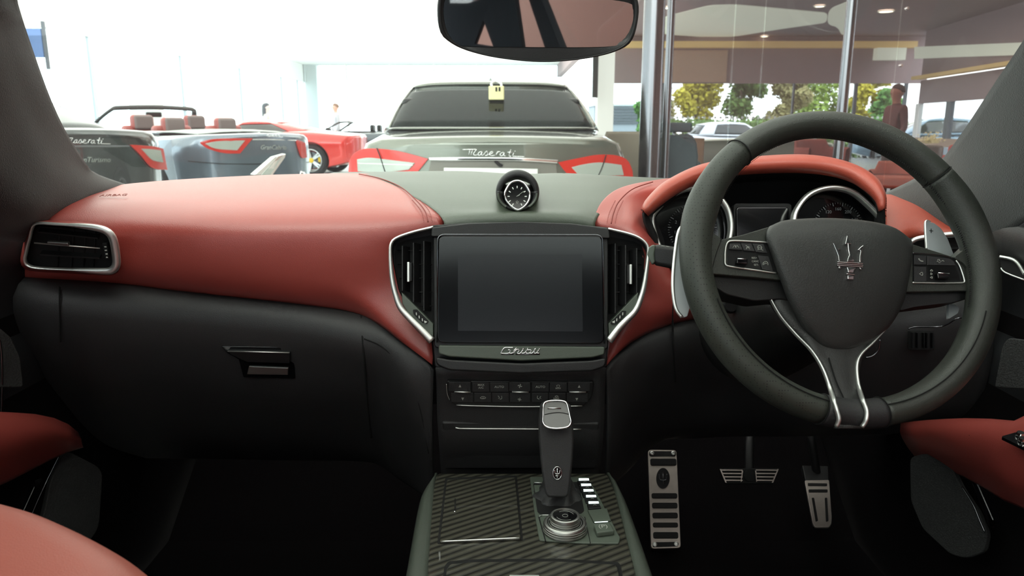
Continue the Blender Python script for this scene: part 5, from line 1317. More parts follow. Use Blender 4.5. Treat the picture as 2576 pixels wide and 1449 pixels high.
def seats():
    # passenger seat: bolster edge fills the lower left corner of the picture
    S = thing('passenger_seat', 'red leather passenger seat, its bolster blurred in the lower left corner', 'seat', (-.42, .3, .25))
    e0 = [(-160, 1262, .52), (0, 1304, .50), (100, 1345, .48), (190, 1392, .46), (275, 1449, .44), (400, 1560, .42)]
    A = [P(x, y, Y) for x, y, Y in e0]
    rows = [[p + V((0, .05, -.10)) for p in A], [p + V((0, .035, -.03)) for p in A], [p + V((0, .012, -.004)) for p in A], A, [p + V((-.02, -.05, -.004)) for p in A], [p + V((-.06, -.13, -.03)) for p in A]]
    o = surf('seat_bolster', rows, M['seat'], S, n=30, sub=5, solid=.01); tag(o, 'pink-red leather bolster close to the lens')
    rounded_slab('seat_cushion', (-.41, .50, .505), .46, .50, .15, M['red'], S, r=.05)
    D = thing('driver_seat', 'red leather driver seat seen only in the rear view mirror', 'seat', (.38, -.1, .25))
    rounded_slab('seat_back', (.42, -.22, .70), .50, .14, .48, M['seat'], D, rot=(radians(-14), 0, 0), r=.06)
    rounded_slab('headrest', (.42, -.32, 1.0), .28, .10, .14, M['seat'], D, rot=(radians(-10), 0, 0), r=.045)
    rounded_slab('seat_cushion', (.42, .13, .50), .50, .52, .15, M['red'], D, r=.05)
    for x in (.36, .48): tube('headrest_post', [V((x, -.29, .90)), V((x, -.31, .96))], .006, M['chrome'], D)
    R_ = thing('rear_bench', 'red leather rear bench behind the camera', 'seat', (0, -1.1, .25))
    rounded_slab('bench_back', (0, -1.30, .80), 1.3, .16, .60, M['seat'], R_, rot=(radians(-18), 0, 0), r=.06)
    rounded_slab('bench_cushion', (0, -1.0, .50), 1.3, .45, .18, M['red'], R_, r=.06)


shell(); pillars(); doors(); dashboard(); instrument_hood(); gauges(); centre_module()
centre_vent(-1); centre_vent(1); stack_lower(); side_vents(); dash_clock(); glovebox_handle()
console(); rotary(); gear_lever(); wheel(); pedals(); mirror(); seats()

# ================================================================== SHOWROOM
M['floorw'] = mat('pale_floor_tile', (206, 208, 204), 0.18, noise=0.04, nscale=2)
M['floord'] = mat('lounge_floor', (92, 88, 84), 0.25, noise=0.06, nscale=2)
M['plaster'] = mat('white_plaster', (238, 238, 236), 0.9)
M['mauve'] = mat('mauve_ceiling_paint', (158, 140, 142), 0.75, noise=0.03)
M['tan'] = mat('tan_wall_panel', (186, 160, 142), 0.7, noise=0.06)
M['panelw'] = mat('white_panel_added_glow', (206, 212, 198), 0.7, emit=0.55)  # emission added to brighten white panels, desk rim and light rings
M['cove'] = mat('warm_cove_light', (206, 178, 122), 0.6, emit=0.30)
M['lamp'] = mat('downlight_lens', (255, 248, 225), 0.5, emit=5.0)
M['frameal'] = mat('window_frame_grey', (196, 204, 208), 0.45, metal=0.4)
M['framedk'] = mat('dark_window_post', (86, 92, 100), 0.5)
M['asphalt'] = mat('car_park_asphalt', (150, 152, 152), 0.9, noise=0.1)
M['ext'] = mat('outside_building', (150, 158, 168), 0.8)
M['hallglass'] = glass('showroom_glass', (.90, .93, .94), gloss=.9, refl=.15)
M['divglass'] = glass('partition_glass', (.84, .80, .81), gloss=1.0, haze=.015, hazecol=(.9, .8, .85), refl=.12)
M['dot'] = mat('frosted_dot', (235, 245, 245), 0.8)
M['tyre'] = mat('tyre_rubber', (30, 31, 34), 0.8)
M['rim'] = mat('alloy_wheel', (196, 200, 202), 0.3, metal=0.8)
M['caliper'] = mat('yellow_caliper', (222, 186, 40), 0.4)
M['redlens'] = mat('red_lamp_lens', (190, 40, 28), 0.15, coat=0.4, emit=0.05)
M['clearlens'] = mat('clear_lamp_lens', (160, 168, 160), 0.15, coat=0.6)
M['glassdk'] = mat('dark_car_glass', (44, 50, 50), 0.06, spec=0.7, coat=0.3)
M['cartint'] = glass('tinted_car_glass', (.17, .20, .20), gloss=1.0)
M['steel'] = mat('polished_steel', (120, 120, 124), .22, metal=1.0)
M['carpillar'] = mat('black_car_trim', (20, 22, 22), 0.35)


def paint(name, c, metal=0.55, rough=0.28):
    return mat(name, c, rough, metal=metal, coat=1.0, noise=0.0)


def hall():
    f = box('floor_1', (-12, -6, -.06), (2.9, 45, 0), M['floorw']); f.name = 'floor'
    tag(f, 'pale glossy showroom floor', kind='structure')
    f = box('floor', (2.9, -6, -.06), (13.5, 26, 0), M['floord']); tag(f, 'grey-brown lounge floor', kind='structure')
    g = box('ground', (-60, -30, -.5), (80, 120, -.42), M['asphalt']); tag(g, 'pale car park ground outside', kind='structure')
    c = box('ceiling', (-12, -6, 4.5), (2.9, 45, 4.7), M['plaster']); tag(c, 'white showroom ceiling', kind='structure')
    c = box('ceiling', (2.7, -6, 4.0), (14, 26.2, 4.2), M['mauve']); tag(c, 'mauve lounge ceiling', kind='structure')
    c = box('trim_6', (2.62, -6, 3.85), (2.9, 45, 4.5), M['mauve']); tag(c, 'ceiling step edge between the white and the mauve ceiling', kind='structure')
    c = tube('trim_7', [V((2.58, 4, 3.86)), V((2.58, 26, 3.86))], .05, M['cove']); tag(c, 'warm cove light strip along the ceiling step', kind='structure')
    # left glazed wall: header, pillars, mullions, panes
    w = box('wall_left', (-12.1, -6, 3.55), (-11.9, 45, 4.5), M['plaster']); tag(w, 'white header over the left window wall', kind='structure')
    for i, y in enumerate((2, 8, 14.6, 17.6, 24, 30, 36, 44.6)):
        b = box('pillar', (-12.0, y, 0), (-11.3, y + .8, 4.5), M['plaster']); tag(b, 'white square pillar in the left window wall', kind='structure')
    W = thing('window_4', 'tall window wall on the left of the showroom', None, (-12, 20, 0), kind='structure')
    for i in range(17):
        y = -5 + 3 * i
        box('mullion', (-12.05, y, 0), (-11.95, y + .08, 3.55), M['frameal'], W)
        box('pane', (-12.01, y + .08, .05), (-11.995, y + 3, 3.55), M['hallglass'], W)
    # far wall (left part): low frames, clear panes
    W = thing('window_5', 'tall window wall at the far end of the showroom', None, (-4, 44, 0), kind='structure')
    for i in range(6):
        x = -12 + 2.5 * i
        box('mullion', (x, 44, 0), (x + .10, 44.12, 4.5), M['plaster'], W)
        box('pane', (x + .1, 44.03, .05), (x + 2.5, 44.05, 4.5), M['hallglass'], W)
    # white column and black banner strip
    b = box('column', (1.56, 14, 0), (1.86, 14.3, 4.5), M['plaster']); tag(b, 'slim white column right of the grey saloon', kind='structure')
    t = thing('display_screen', 'narrow black hanging screen beside the slim white column', 'screen', (1.5, 13.8, 1.6))
    box('screen_body', (1.42, 13.6, 1.58), (1.52, 13.68, 3.2), M['glassdk'], t, bevel=.01)
    box('screen_bracket', (1.45, 13.68, 2.6), (1.56, 14.02, 2.7), M['framedk'], t)
    # small blue banner and speaker on the left wall
    t = thing('wall_banner', 'blue banner high on the left wall beside the windscreen pillar', 'banner', PZ(56, 90, 2.6))
    a = PZ(56, 90, 3.2); yb = 13.0
    box('banner_cloth', (-10.8, 16.9, 2.55), (-10.2, 16.95, 3.15), mat('blue_cloth', (96, 122, 168), .8), t)
    box('banner_pole', (-10.18, 16.9, 2.3), (-10.12, 16.96, 3.3), M['framedk'], t)
    # glossy steel column
    c = lathe('column', [(.09, 0), (.09, 4.0)], (1.19, 6.55, 0), (0, 0, 1), M['steel'], k=40); tag(c, 'round polished steel column', kind='structure')
    c = lathe('column', [(.05, 0), (.05, 4.0)], (3.24, 7.5, 0), (0, 0, 1), M['steel'], k=32); tag(c, 'thin polished steel post by the glass corner', kind='structure')
    c = lathe('column', [(.035, 0), (.035, 4.0)], (1.40, 6.9, 0), (0, 0, 1), M['steel'], k=24); tag(c, 'thin steel post beside the round column', kind='structure')
    # partition
    W = thing('window_6', 'frameless glass partition in front of the lounge', None, (5, 8.6, 0), kind='structure')
    xs = [1.72, 2.45, 2.78, 3.68, 4.27, 6.4, 9.5, 12.8]
    for i in range(len(xs) - 1):
        box('pane', (xs[i] + .006, 8.6, .02), (xs[i + 1] - .006, 8.615, 3.98), M['divglass'], W)
        for z in (3.35, 2.35, 1.75):
            if i in (0, 3, 4): 
                lathe('glass_fitting', [(.016, -.02), (.016, .02), (.012, .03)], (xs[i] + .05, 8.6, z), (0, -1, 0), M['chrome'], W, k=12)
    # lounge back wall
    w = box('wall_back', (2.9, 26, 2.49), (14, 26.2, 4.0), M['mauve']); tag(w, 'mauve wall band over the lounge windows', kind='structure')
    w = box('trim_8', (5.0, 25.9, 2.52), (7.2, 26.0, 3.55), M['tan']); tag(w, 'tan panel on the lounge wall', kind='structure')
    w = box('trim_9', (2.9, 25.7, 3.62), (13.4, 26.0, 3.82), M['cove']); tag(w, 'warm cove light along the lounge wall', kind='structure')
    W = thing('window_7', 'lounge window looking out on the car park trees', None, (8, 26, 0), kind='structure')
    for x0, x1 in ((2.9, 4.95), (5.25, 7.0), (7.0, 9.52), (9.58, 11.6), (11.7, 13.3)):
        box('pane', (x0, 26.05, 0), (x1, 26.07, 2.49), M['hallglass'], W)
    for x, w_ in ((4.95, .28), (9.52, .06), (11.6, .1), (13.3, .1)):
        box('post', (x, 26.0, 0), (x + w_, 26.1, 2.49), M['framedk'], W)
    tag(box('post', (5.23, 25.98, 0), (5.36, 26.1, 2.49), M['frameal'], W), 'pale grey post')
    for i in range(40):
        x = 5.42 + i * .185
        box('dot', (x, 26.03, 1.32), (x + .075, 26.045, 1.40), M['dot'], W)
    # slanting right wall with its own cove, band and windows
    A, B = V((13.05, 24.6, 0)), V((11.2, 11.0, 0)); d = (B - A).normalized(); n = V((d.y, -d.x, 0))
    if n.x > 0: n = -n

    def slab(nm, t0, t1, z0, z1, m, th=.12, off=0, parent=None):
        L = (B - A).length
        a, b = A + d * (L * t0) + n * off, A + d * (L * t1) + n * off
        v = [a, b, b - n * th, a - n * th]; v = [V((p.x, p.y, z0)) for p in v] + [V((p.x, p.y, z1)) for p in v]
        return mk(nm, v, [(0, 1, 2, 3), (7, 6, 5, 4), (0, 4, 5, 1), (1, 5, 6, 2), (2, 6, 7, 3), (3, 7, 4, 0)], m, parent, smooth=False)
    tag(slab('wall_right', 0, 1, 1.78, 2.5, M['mauve']), 'mauve band over the windows of the right wall', kind='structure')
    tag(slab('wall_right', 0, 1, 0, .72, M['tan']), 'low sill wall under the right windows', kind='structure')
    tag(slab('trim_10', 0, 1, 2.52, 2.62, M['cove'], .3, .3), 'warm cove strip on the right wall', kind='structure')
    tag(slab('wall_right', 0, 1, 2.62, 4.0, M['mauve'], .12), 'upper mauve wall on the right', kind='structure')
    W = thing('window_8', 'row of windows in the right wall of the lounge', None, (12, 20, .7), kind='structure')
    for i in range(6):
        slab('pane', i / 6 + .01, (i + 1) / 6 - .01, .72, 1.78, M['hallglass'], .01, -.03, W)
        slab('post', i / 6 - .01, i / 6 + .01, .72, 1.78, M['framedk'] if i % 2 else M['plaster'], .14, .02, W)
    # white panels let into the lounge ceiling
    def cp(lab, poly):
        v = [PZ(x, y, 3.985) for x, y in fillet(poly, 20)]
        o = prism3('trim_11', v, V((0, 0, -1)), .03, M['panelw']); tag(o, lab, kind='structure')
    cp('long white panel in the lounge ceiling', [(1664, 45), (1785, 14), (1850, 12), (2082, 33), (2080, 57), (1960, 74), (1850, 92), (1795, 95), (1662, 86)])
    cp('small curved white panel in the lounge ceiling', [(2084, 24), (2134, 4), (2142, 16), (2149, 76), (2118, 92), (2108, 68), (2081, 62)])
    pw = Plane(A + n * .12, n)
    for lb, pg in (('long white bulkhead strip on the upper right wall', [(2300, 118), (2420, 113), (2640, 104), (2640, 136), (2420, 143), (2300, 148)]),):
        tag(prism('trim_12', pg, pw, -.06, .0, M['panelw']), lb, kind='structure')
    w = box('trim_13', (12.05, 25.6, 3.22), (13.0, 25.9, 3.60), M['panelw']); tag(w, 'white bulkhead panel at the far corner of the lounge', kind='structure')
    w = box('wall_back', (2.6, -6.2, 0), (13.5, -6, 4.0), mat('pink_beige_paint', (214, 172, 160), .8)); tag(w, 'pink-beige rear wall of the lounge, seen in the mirror', kind='structure')
    w = box('wall_right', (9.2, -6, 0), (9.4, 7.8, 4.0), mat('pink_beige_wall', (205, 168, 156), .8)); tag(w, 'pink-beige wall beside the car, seen in the mirror', kind='structure')
    # downlights
    pos = [(1682, 19, 3.98), (2062, 15, 3.98), (2229, 28, 3.98), (1923, 91, 3.98), (1927, 135, 3.98), (2209, 112, 3.98), (2473, 108, 3.98), (2308, 153, 3.98), (2248, 170, 3.98), (2273, 185, 3.98), (2383, 102, 3.98)]
    names = ['downlight nearest the mirror in the lounge ceiling', 'downlight left of the small curved white panel', 'largest round downlight, nearest in the lounge ceiling', 'downlight below the long white ceiling panel',
             'downlight over the lounge window', 'downlight beside the narrow white panel', 'downlight at far right over the white strip', 'downlight under the white strip', 'small far downlight over the standing man', 'farthest small downlight in the lounge ceiling', 'dim reddish ceiling light']
    for (x, y, z), lb in zip(pos, names):
        p = PZ(x, y, z); r = .11 if y > 40 or y < 20 else .17
        t = thing('ceiling_light', lb, 'ceiling light', p, group='lounge downlights')
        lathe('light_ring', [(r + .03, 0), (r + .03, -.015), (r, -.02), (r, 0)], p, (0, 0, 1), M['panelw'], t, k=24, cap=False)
        lathe('light_lens', [(r, -.004), (r, -.012), (.001, -.016)], p, (0, 0, 1), M['lamp'] if 'dim' not in lb else M['tan'], t, k=24)
    # exterior building with louvres
    t = thing('building', 'grey louvred building outside, right of the slim white column', 'building', (7.2, 52, -.42))
    box('wall', (5.6, 52, -.42), (9.0, 56, 2.4), M['ext'], t)
    for i in range(6): box('louvre', (5.7, 51.9, 1.2 + i * .19), (8.9, 52.0, 1.31 + i * .19), M['framedk'], t)
    box('roof', (5.5, 51.8, 2.4), (9.1, 56.1, 2.55), M['frameal'], t)


def tree(x, y, h, w, m, lab, seed):
    r = random.Random(seed); T = thing('tree', lab, 'tree', (x, y, -.42), group='trees outside the lounge window')
    tr = [V((x, y, -.42)), V((x + .1, y, h * .25)), V((x - .05, y + .1, h * .6))]
    tube('trunk', tr, lambda u: .16 * (1 - u * .6), mat('bark', (88, 74, 60), .9), T, k=8)
    vs, fs = [], []
    blobs = [(V((x + r.uniform(-.7, .7) * w, y + r.uniform(-.6, .6) * w, h * r.uniform(.12, .9))), w * r.uniform(.30, .5)) for _ in range(16)]
    for c, rad in blobs:
        for _ in range(230):
            d = V((r.gauss(0, 1), r.gauss(0, 1), r.gauss(0, 1))).normalized() * rad * r.uniform(.5, 1.0)
            p = c + d; e = r.uniform(.09, .19); a = V((r.uniform(-1, 1), r.uniform(-1, 1), r.uniform(-1, 1))).normalized(); b = a.orthogonal().normalized()
            o_ = len(vs); vs += [p - a * e, p - b * e * .6, p + a * e, p + b * e * .6]; fs.append((o_, o_ + 1, o_ + 2, o_ + 3))
    o = mk('crown', vs, fs, m, T, smooth=False); o['kind'] = 'stuff'


def outside():
    gm = [mat('yellow_leaves', (190, 180, 60), .8, noise=.25, nscale=8), mat('olive_leaves', (96, 124, 62), .8, noise=.3, nscale=8), mat('brown_leaves', (150, 144, 96), .8, noise=.2, nscale=8), mat('green_leaves', (92, 140, 66), .8, noise=.25, nscale=8), mat('lime_leaves', (140, 168, 74), .8, noise=.25, nscale=8)]
    T = [(7.5, 38.9, 3.4, .9, 2, 'pale brown bushy tree at the left of the lounge window'), (10.4, 43.5, 5.4, 1.5, 0, 'yellow-leaved tree in the lounge window'),
         (12.6, 42, 5.0, 1.4, 1, 'dark olive tree in the middle of the lounge window'), (13.9, 38.6, 4.2, 1.1, 2, 'brownish tree left of the window post'),
         (17.2, 42, 5.2, 1.7, 4, 'lime green tree right of the window post'), (18.6, 39.4, 4.6, 1.0, 0, 'yellowish tree partly hidden by the steering wheel'), (6.2, 34, 2.6, .7, 3, 'bright green bush between the steel column and the dark post'),
         (16.5, 33, 2.6, .9, 3, 'small green tree seen past the thin steel post'), (20, 24, 4.0, 1.5, 1, 'olive tree outside the right wall windows'), (19, 19, 3.6, 1.2, 4, 'lime tree outside the right wall windows')]
    for i, (x, y, h, w, m, lb) in enumerate(T): tree(x, y, h, w, gm[m], lb, i + 1)
    # low hedge
    r = random.Random(9); vs, fs = [], []
    for _ in range(5200):
        p = V((r.uniform(7, 19), 36.5 + r.uniform(-.5, .5), r.uniform(-.4, 1.35))); e = .12
        a = V((r.uniform(-1, 1), r.uniform(-1, 1), r.uniform(-1, 1))).normalized(); b = a.orthogonal().normalized()
        o_ = len(vs); vs += [p - a * e, p - b * e * .6, p + a * e, p + b * e * .6]; fs.append((o_, o_ + 1, o_ + 2, o_ + 3))
    o = mk('hedge', vs, fs, gm[1], smooth=False); tag(o, 'low clipped green hedge behind the white car outside', 'hedge', kind='stuff')


# ------------------------------------------------------------------ cars
class Car:
    def __init__(s, name, label, cat, loc, ang, st, bow, m, zoff=0.0, group=None):
        s.root = thing(name, label, cat, (loc[0], loc[1], zoff), ang, group, local=True)
        s.loc = V((loc[0], loc[1], zoff)); s.a = ang; s.m = m; s.st = st; s.B = bow
        s.inv = Matrix.Rotation(-ang, 4, 'Z') @ Matrix.Translation(-s.loc)
        s.w0 = max(q[1] for q in st)
        s.body()

    def bow(s, x): return s.B * (abs(x) / s.w0) ** 2.6

    def body(s):
        R = []
        st = s.st; n = len(st); K = 5
        for i in range(n - 1):
            for j in range(K):
                t = j / K
                a, b, c, d = st[max(i - 1, 0)], st[i], st[i + 1], st[min(i + 2, n - 1)]
                R.append([cr(a[k], b[k], c[k], d[k], t) for k in range(5)])
        R.append(list(st[-1])); L = st[-1][0]
        rows = []
        for (y, w, zt, zs, zb) in R:
            half = [(0, zt), (w * .35, zt - .004), (w * .65, zt - .014), (w * .84, zt - (zt - zs) * .28), (w * .95, zs + (zt - zs) * .30), (w * .995, zs - .04), (w, zs - .16), (w * .985, (zs + zb) * .5 - .04), (w * .97, zb + .06), (w * .90, zb), (w * .4, zb)]
            ring = [(x, z) for x, z in half] + [(-x, z) for x, z in reversed(half[1:])]
            f = max(0, 1 - y / 1.0); g = max(0, 1 - (L - y) / 1.0)
            pts = [V((x, y + s.bow(x) * f - s.B * 1.3 * (abs(x) / s.w0) ** 2.6 * g, z)) for x, z in ring]
            rows.append(curve(pts, 44, True))
        v, f = gridmesh(rows, True)
        # rounded caps
        for r0, base, sg in ((rows[0], 0, -1), (rows[-1], (len(rows) - 1) * 44, 1)):
            cz = sum(p.z for p in r0) / 44
            o1 = len(v)
            ins = [V((p.x * .97, p.y + sg * .02, cz + (p.z - cz) * .96)) for p in r0]
            v += ins
            for j in range(44): f.append((base + j, base + (j + 1) % 44, o1 + (j + 1) % 44, o1 + j))
            prev = [o1] * 17
            for j in range(1, 22):
                p, q = ins[j], ins[44 - j]; cur = [o1 + j]
                for i in range(1, 16):
                    t = 1 - i / 8; x = p.x * t
                    y = p.y - s.bow(p.x / .97) + s.bow(x) if sg < 0 else p.y + s.B * 1.3 * ((abs(p.x / .97) / s.w0) ** 2.6 - (abs(x) / s.w0) ** 2.6)
                    v.append(V((x, y, p.z))); cur.append(len(v) - 1)
                cur.append(o1 + 44 - j)
                for i in range(16):
                    q4 = (prev[i], prev[i + 1], cur[i + 1], cur[i]); q4 = tuple(dict.fromkeys(q4))
                    if len(q4) > 2: f.append(q4)
                prev = cur
            for i in range(16): f.append((prev[i], prev[i + 1], o1 + 22))
        s.bodyo = mk('body', v, f, s.m, s.root)

    def cut_wheels(s, ys, r, w):
        """open the wheel arches"""
        me = s.bodyo.data
        vs, fs = [], []
        for y in ys:
            for sx in (-1, 1):
                o_ = len(vs); k = 32
                for xx in (sx * (w - .34), sx * (w + .3)):
                    for j in range(k): vs.append((xx, y + (r + .055) * cos(2 * pi * j / k), r + (r + .055) * sin(2 * pi * j / k)))
                fs += [(o_ + j, o_ + (j + 1) % k, o_ + k + (j + 1) % k, o_ + k + j) for j in range(k)]
                fs += [tuple(o_ + j for j in range(k)), tuple(o_ + k + j for j in reversed(range(k)))]
        cm = bpy.data.meshes.new('cut'); cm.from_pydata(vs, [], fs)
        bm = bmesh.new(); bm.from_mesh(cm); bmesh.ops.recalc_face_normals(bm, faces=bm.faces); bm.to_mesh(cm); bm.free()
        co = bpy.data.objects.new('cut', cm); COL.objects.link(co); co.parent = s.root
        md = s.bodyo.modifiers.new('b', 'BOOLEAN'); md.operation = 'DIFFERENCE'; md.object = co; md.solver = 'EXACT'
        dg = bpy.context.evaluated_depsgraph_get(); dg.update()
        nm = bpy.data.meshes.new_from_object(s.bodyo.evaluated_get(dg))
        s.bodyo.modifiers.clear()
        if len(nm.polygons) > 200: s.bodyo.data = nm
        for p in s.bodyo.data.polygons: p.use_smooth = True
        es = s.bodyo.modifiers.new('es', 'EDGE_SPLIT'); es.split_angle = radians(45)
        bpy.data.objects.remove(co)
        for y in ys:
            for sx in (-1, 1): s.wheel(sx * (w - .03), y, r, sx)

    def wheel(s, x, y, r, sx, cal=None):
        c = V((x, y, r)); ax = V((sx, 0, 0))
        t = lathe('wheel', [(r * .70, .0), (r * .72, .0), (r * .90, .015), (r, -.02), (r, -.20), (r * .9, -.235), (r * .70, -.235)], c, ax, M['tyre'], s.root, k=40, cap=False)
        rim = lathe('rim', [(r * .70, .0), (r * .66, .004), (r * .63, -.02), (r * .62, -.12), (r * .70, -.2)], c, ax, M['rim'], t, k=40, cap=False)
        vs, fs = [], []
        for i in range(10):
            a = 2 * pi * (i // 2) / 5 + (.13 if i % 2 else -.13)
            d = V((0, cos(a), sin(a))); q = V((0, -sin(a), cos(a)))
            o_ = len(vs)
            for rr, ww, h in ((r * .10, .022, -.035), (r * .66, .016, -.008)):
                for e in (-1, 1):
                    for hh in (0, -.03): vs.append(c + d * rr + q * ww * e + ax * (h + hh))
            fs += [(o_, o_ + 2, o_ + 6, o_ + 4), (o_ + 1, o_ + 5, o_ + 7, o_ + 3), (o_, o_ + 4, o_ + 5, o_ + 1), (o_ + 2, o_ + 3, o_ + 7, o_ + 6), (o_ + 4, o_ + 6, o_ + 7, o_ + 5)]
        mk('spokes', vs, fs, M['rim'], t, smooth=False)
        lathe('hub_cap', [(r * .16, -.04), (r * .15, -.02), (r * .09, -.012), (.001, -.012)], c, ax, M['caliper'] if s.root['category'] == 'sports car' else M['rim'], t, k=20)
        lathe('brake_disc', [(r * .52, -.10), (r * .52, -.09), (.01, -.09)], c, ax, M['ringdark'], t, k=28)
        a0 = pi * .78
        pts = [c + ax * -.075 + V((0, r * .50 * cos(q), r * .50 * sin(q))) for q in [a0 + .9 * j / 6 for j in range(7)]]
        v, f = tube_geo(pts, .035, .025, ax, False, 8); mk('caliper', v, f, M['caliper'] if s.root['category'] == 'sports car' else M['ringdark'], t)

    def pt(s, px, py, h=0.0):
        """where the photo's pixel meets the bowed tail of the car, in car space"""
        o = s.inv @ O; d = (s.inv.to_3x3() @ ray(px, py)); yk = 0.0
        for _ in range(12):
            t = (yk - o.y) / d.y; p = o + d * t; yk = s.bow(min(abs(p.x), s.w0 * 1.02))
        p = o + d * ((yk - o.y) / d.y)
        return V((p.x, p.y - .020 - h, p.z))

    def band(s, nm, top, bot, m, par=None, h=.006, n=18, k=3, th=.012, lab=None):
        a = curve([s.pt(x, y, h) for x, y in top], n); b = curve([s.pt(x, y, h) for x, y in bot], n)
        G = [[p.lerp(q, i / k) for p, q in zip(a, b)] for i in range(k + 1)]
        v, f = gridmesh(G); o = mk(nm, v, f, m, par or s.root, solid=th, bevel=.003)
        if lab: tag(o, lab)
        return o

    def script(s, nm, lines, m, r, par=None, h=.014):
        vs, fs = [], []
        for ln in lines:
            c = curve([s.pt(x, y, h) for x, y in ln], max(6, len(ln) * 5)) if len(ln) > 2 else [s.pt(x, y, h) for x, y in ln]
            v, g = tube_geo(c, r, r * .6, V((0, 1, 0)), False, 5); o_ = len(vs); vs += v; fs += [tuple(i + o_ for i in q) for q in g]
        return mk(nm, vs, fs, m, par or s.root)

    def greenhouse(s, base, roof, wins, glassm, crown=.04, bulge=.03):
        """half outlines (rear centre -> front centre, x >= 0) of belt line and roof line"""
        K = len(base) - 1

        def full(h): return [V(p) for p in h] + [V((-p[0], p[1], p[2])) for p in reversed(h[1:-1])]
        B, T = full(base), full(roof); N = len(B)

        def at(L, u):
            u = u % N; i = int(u) % N; t = u - int(u)
            return cr(L[(i - 1) % N], L[i], L[(i + 1) % N], L[(i + 2) % N], t)

        cen = sum(B, V((0, 0, 0))) / N

        def sp(u, v, off=0.0):
            b, t = at(B, u), at(T, u); p = b.lerp(t, v); o = V((p.x - cen.x, (p.y - cen.y) * .5, 0))
            o = o.normalized() if o.length > 1e-6 else V((0, -1, 0))
            return p + o * (bulge * 4 * v * (1 - v) + off)

        def patch(nm, u0, u1, v0, v1, off, m, th, nu=24, nv=6):
            G = [[sp(u0 + (u1 - u0) * j / nu, v0 + (v1 - v0) * i / nv, off) for j in range(nu + 1)] for i in range(nv + 1)]
            v, f = gridmesh(G); return mk(nm, v, f, m, s.root, solid=th)
        s.sp = sp
        # painted strips between the windows
        edges = sorted(wins, key=lambda q: q[0])
        for i, w in enumerate(edges):
            nx = edges[(i + 1) % len(edges)]; a = w[1]; b = nx[0] if i + 1 < len(edges) else nx[0] + N
            if b > a: patch('pillar', a, b, 0, 1, 0, s.m, .012)
        for u0, u1, v0, v1, nm in edges:
            patch(nm, u0, u1, v0, v1, -.004, glassm, .004, 28)
            if v0 > 0: patch('window_sill', u0, u1, 0, v0, 0, s.m, .012, 28, 1)
            if v1 < 1: patch('window_header', u0, u1, v1, 1, 0, s.m, .012, 28, 1)
        ring = [at(T, N * j / 80) for j in range(80)]; c = sum(ring, V((0, 0, 0))) / 80; c.z = max(p.z for p in ring) + crown * .5
        rows = []
        for q in (0, .06, .2, .45, .7, .93): rows.append([V((p.x + (c.x - p.x) * q, p.y + (c.y - p.y) * q, p.z + (c.z + crown * .5 - p.z) * (1 - (1 - q) ** 2.2))) for p in ring])
        v, f = gridmesh(rows, True); o_ = 5 * 80; f.append(tuple(o_ + j for j in range(80)))
        mk('roof', v, f, s.m, s.root)


SCRIPT = [  # flowing name script, 0..1 wide, 0..1 high (y down)
    [(0, .12), (.12, .06), (.225, .02)], [(.12, .1), (.10, .9)], [(.16, .12), (.135, .9)], [(.225, .02), (.175, .75), (.20, .95), (.235, .85)],
    [(.31, .35), (.27, .45), (.245, .85), (.28, .92), (.315, .40), (.30, .85), (.33, .92)], [(.33, .9), (.39, .25), (.40, .85), (.36, .95)],
    [(.41, .85), (.49, .45), (.46, .32), (.43, .75), (.47, .95), (.52, .85)], [(.565, .25), (.53, .92)], [(.555, .5), (.58, .28), (.605, .32)],
    [(.66, .38), (.62, .5), (.60, .85), (.64, .9), (.67, .42), (.66, .85), (.69, .92)], [(.775, -.1), (.742, .88)], [(.742, .88), (.755, .97), (.78, .95)], [(.72, .35), (.80, .33)],
    [(.822, .38), (.800, .88)], [(.800, .88), (.82, .97), (1.0, .98)], [(.845, .10), (.838, .2)]]


def script_at(x0, y0, x1, y1, dy=0): return [[(x0 + (x1 - x0) * u, y0 + (y1 - y0) * v + dy * u) for u, v in ln] for ln in SCRIPT]


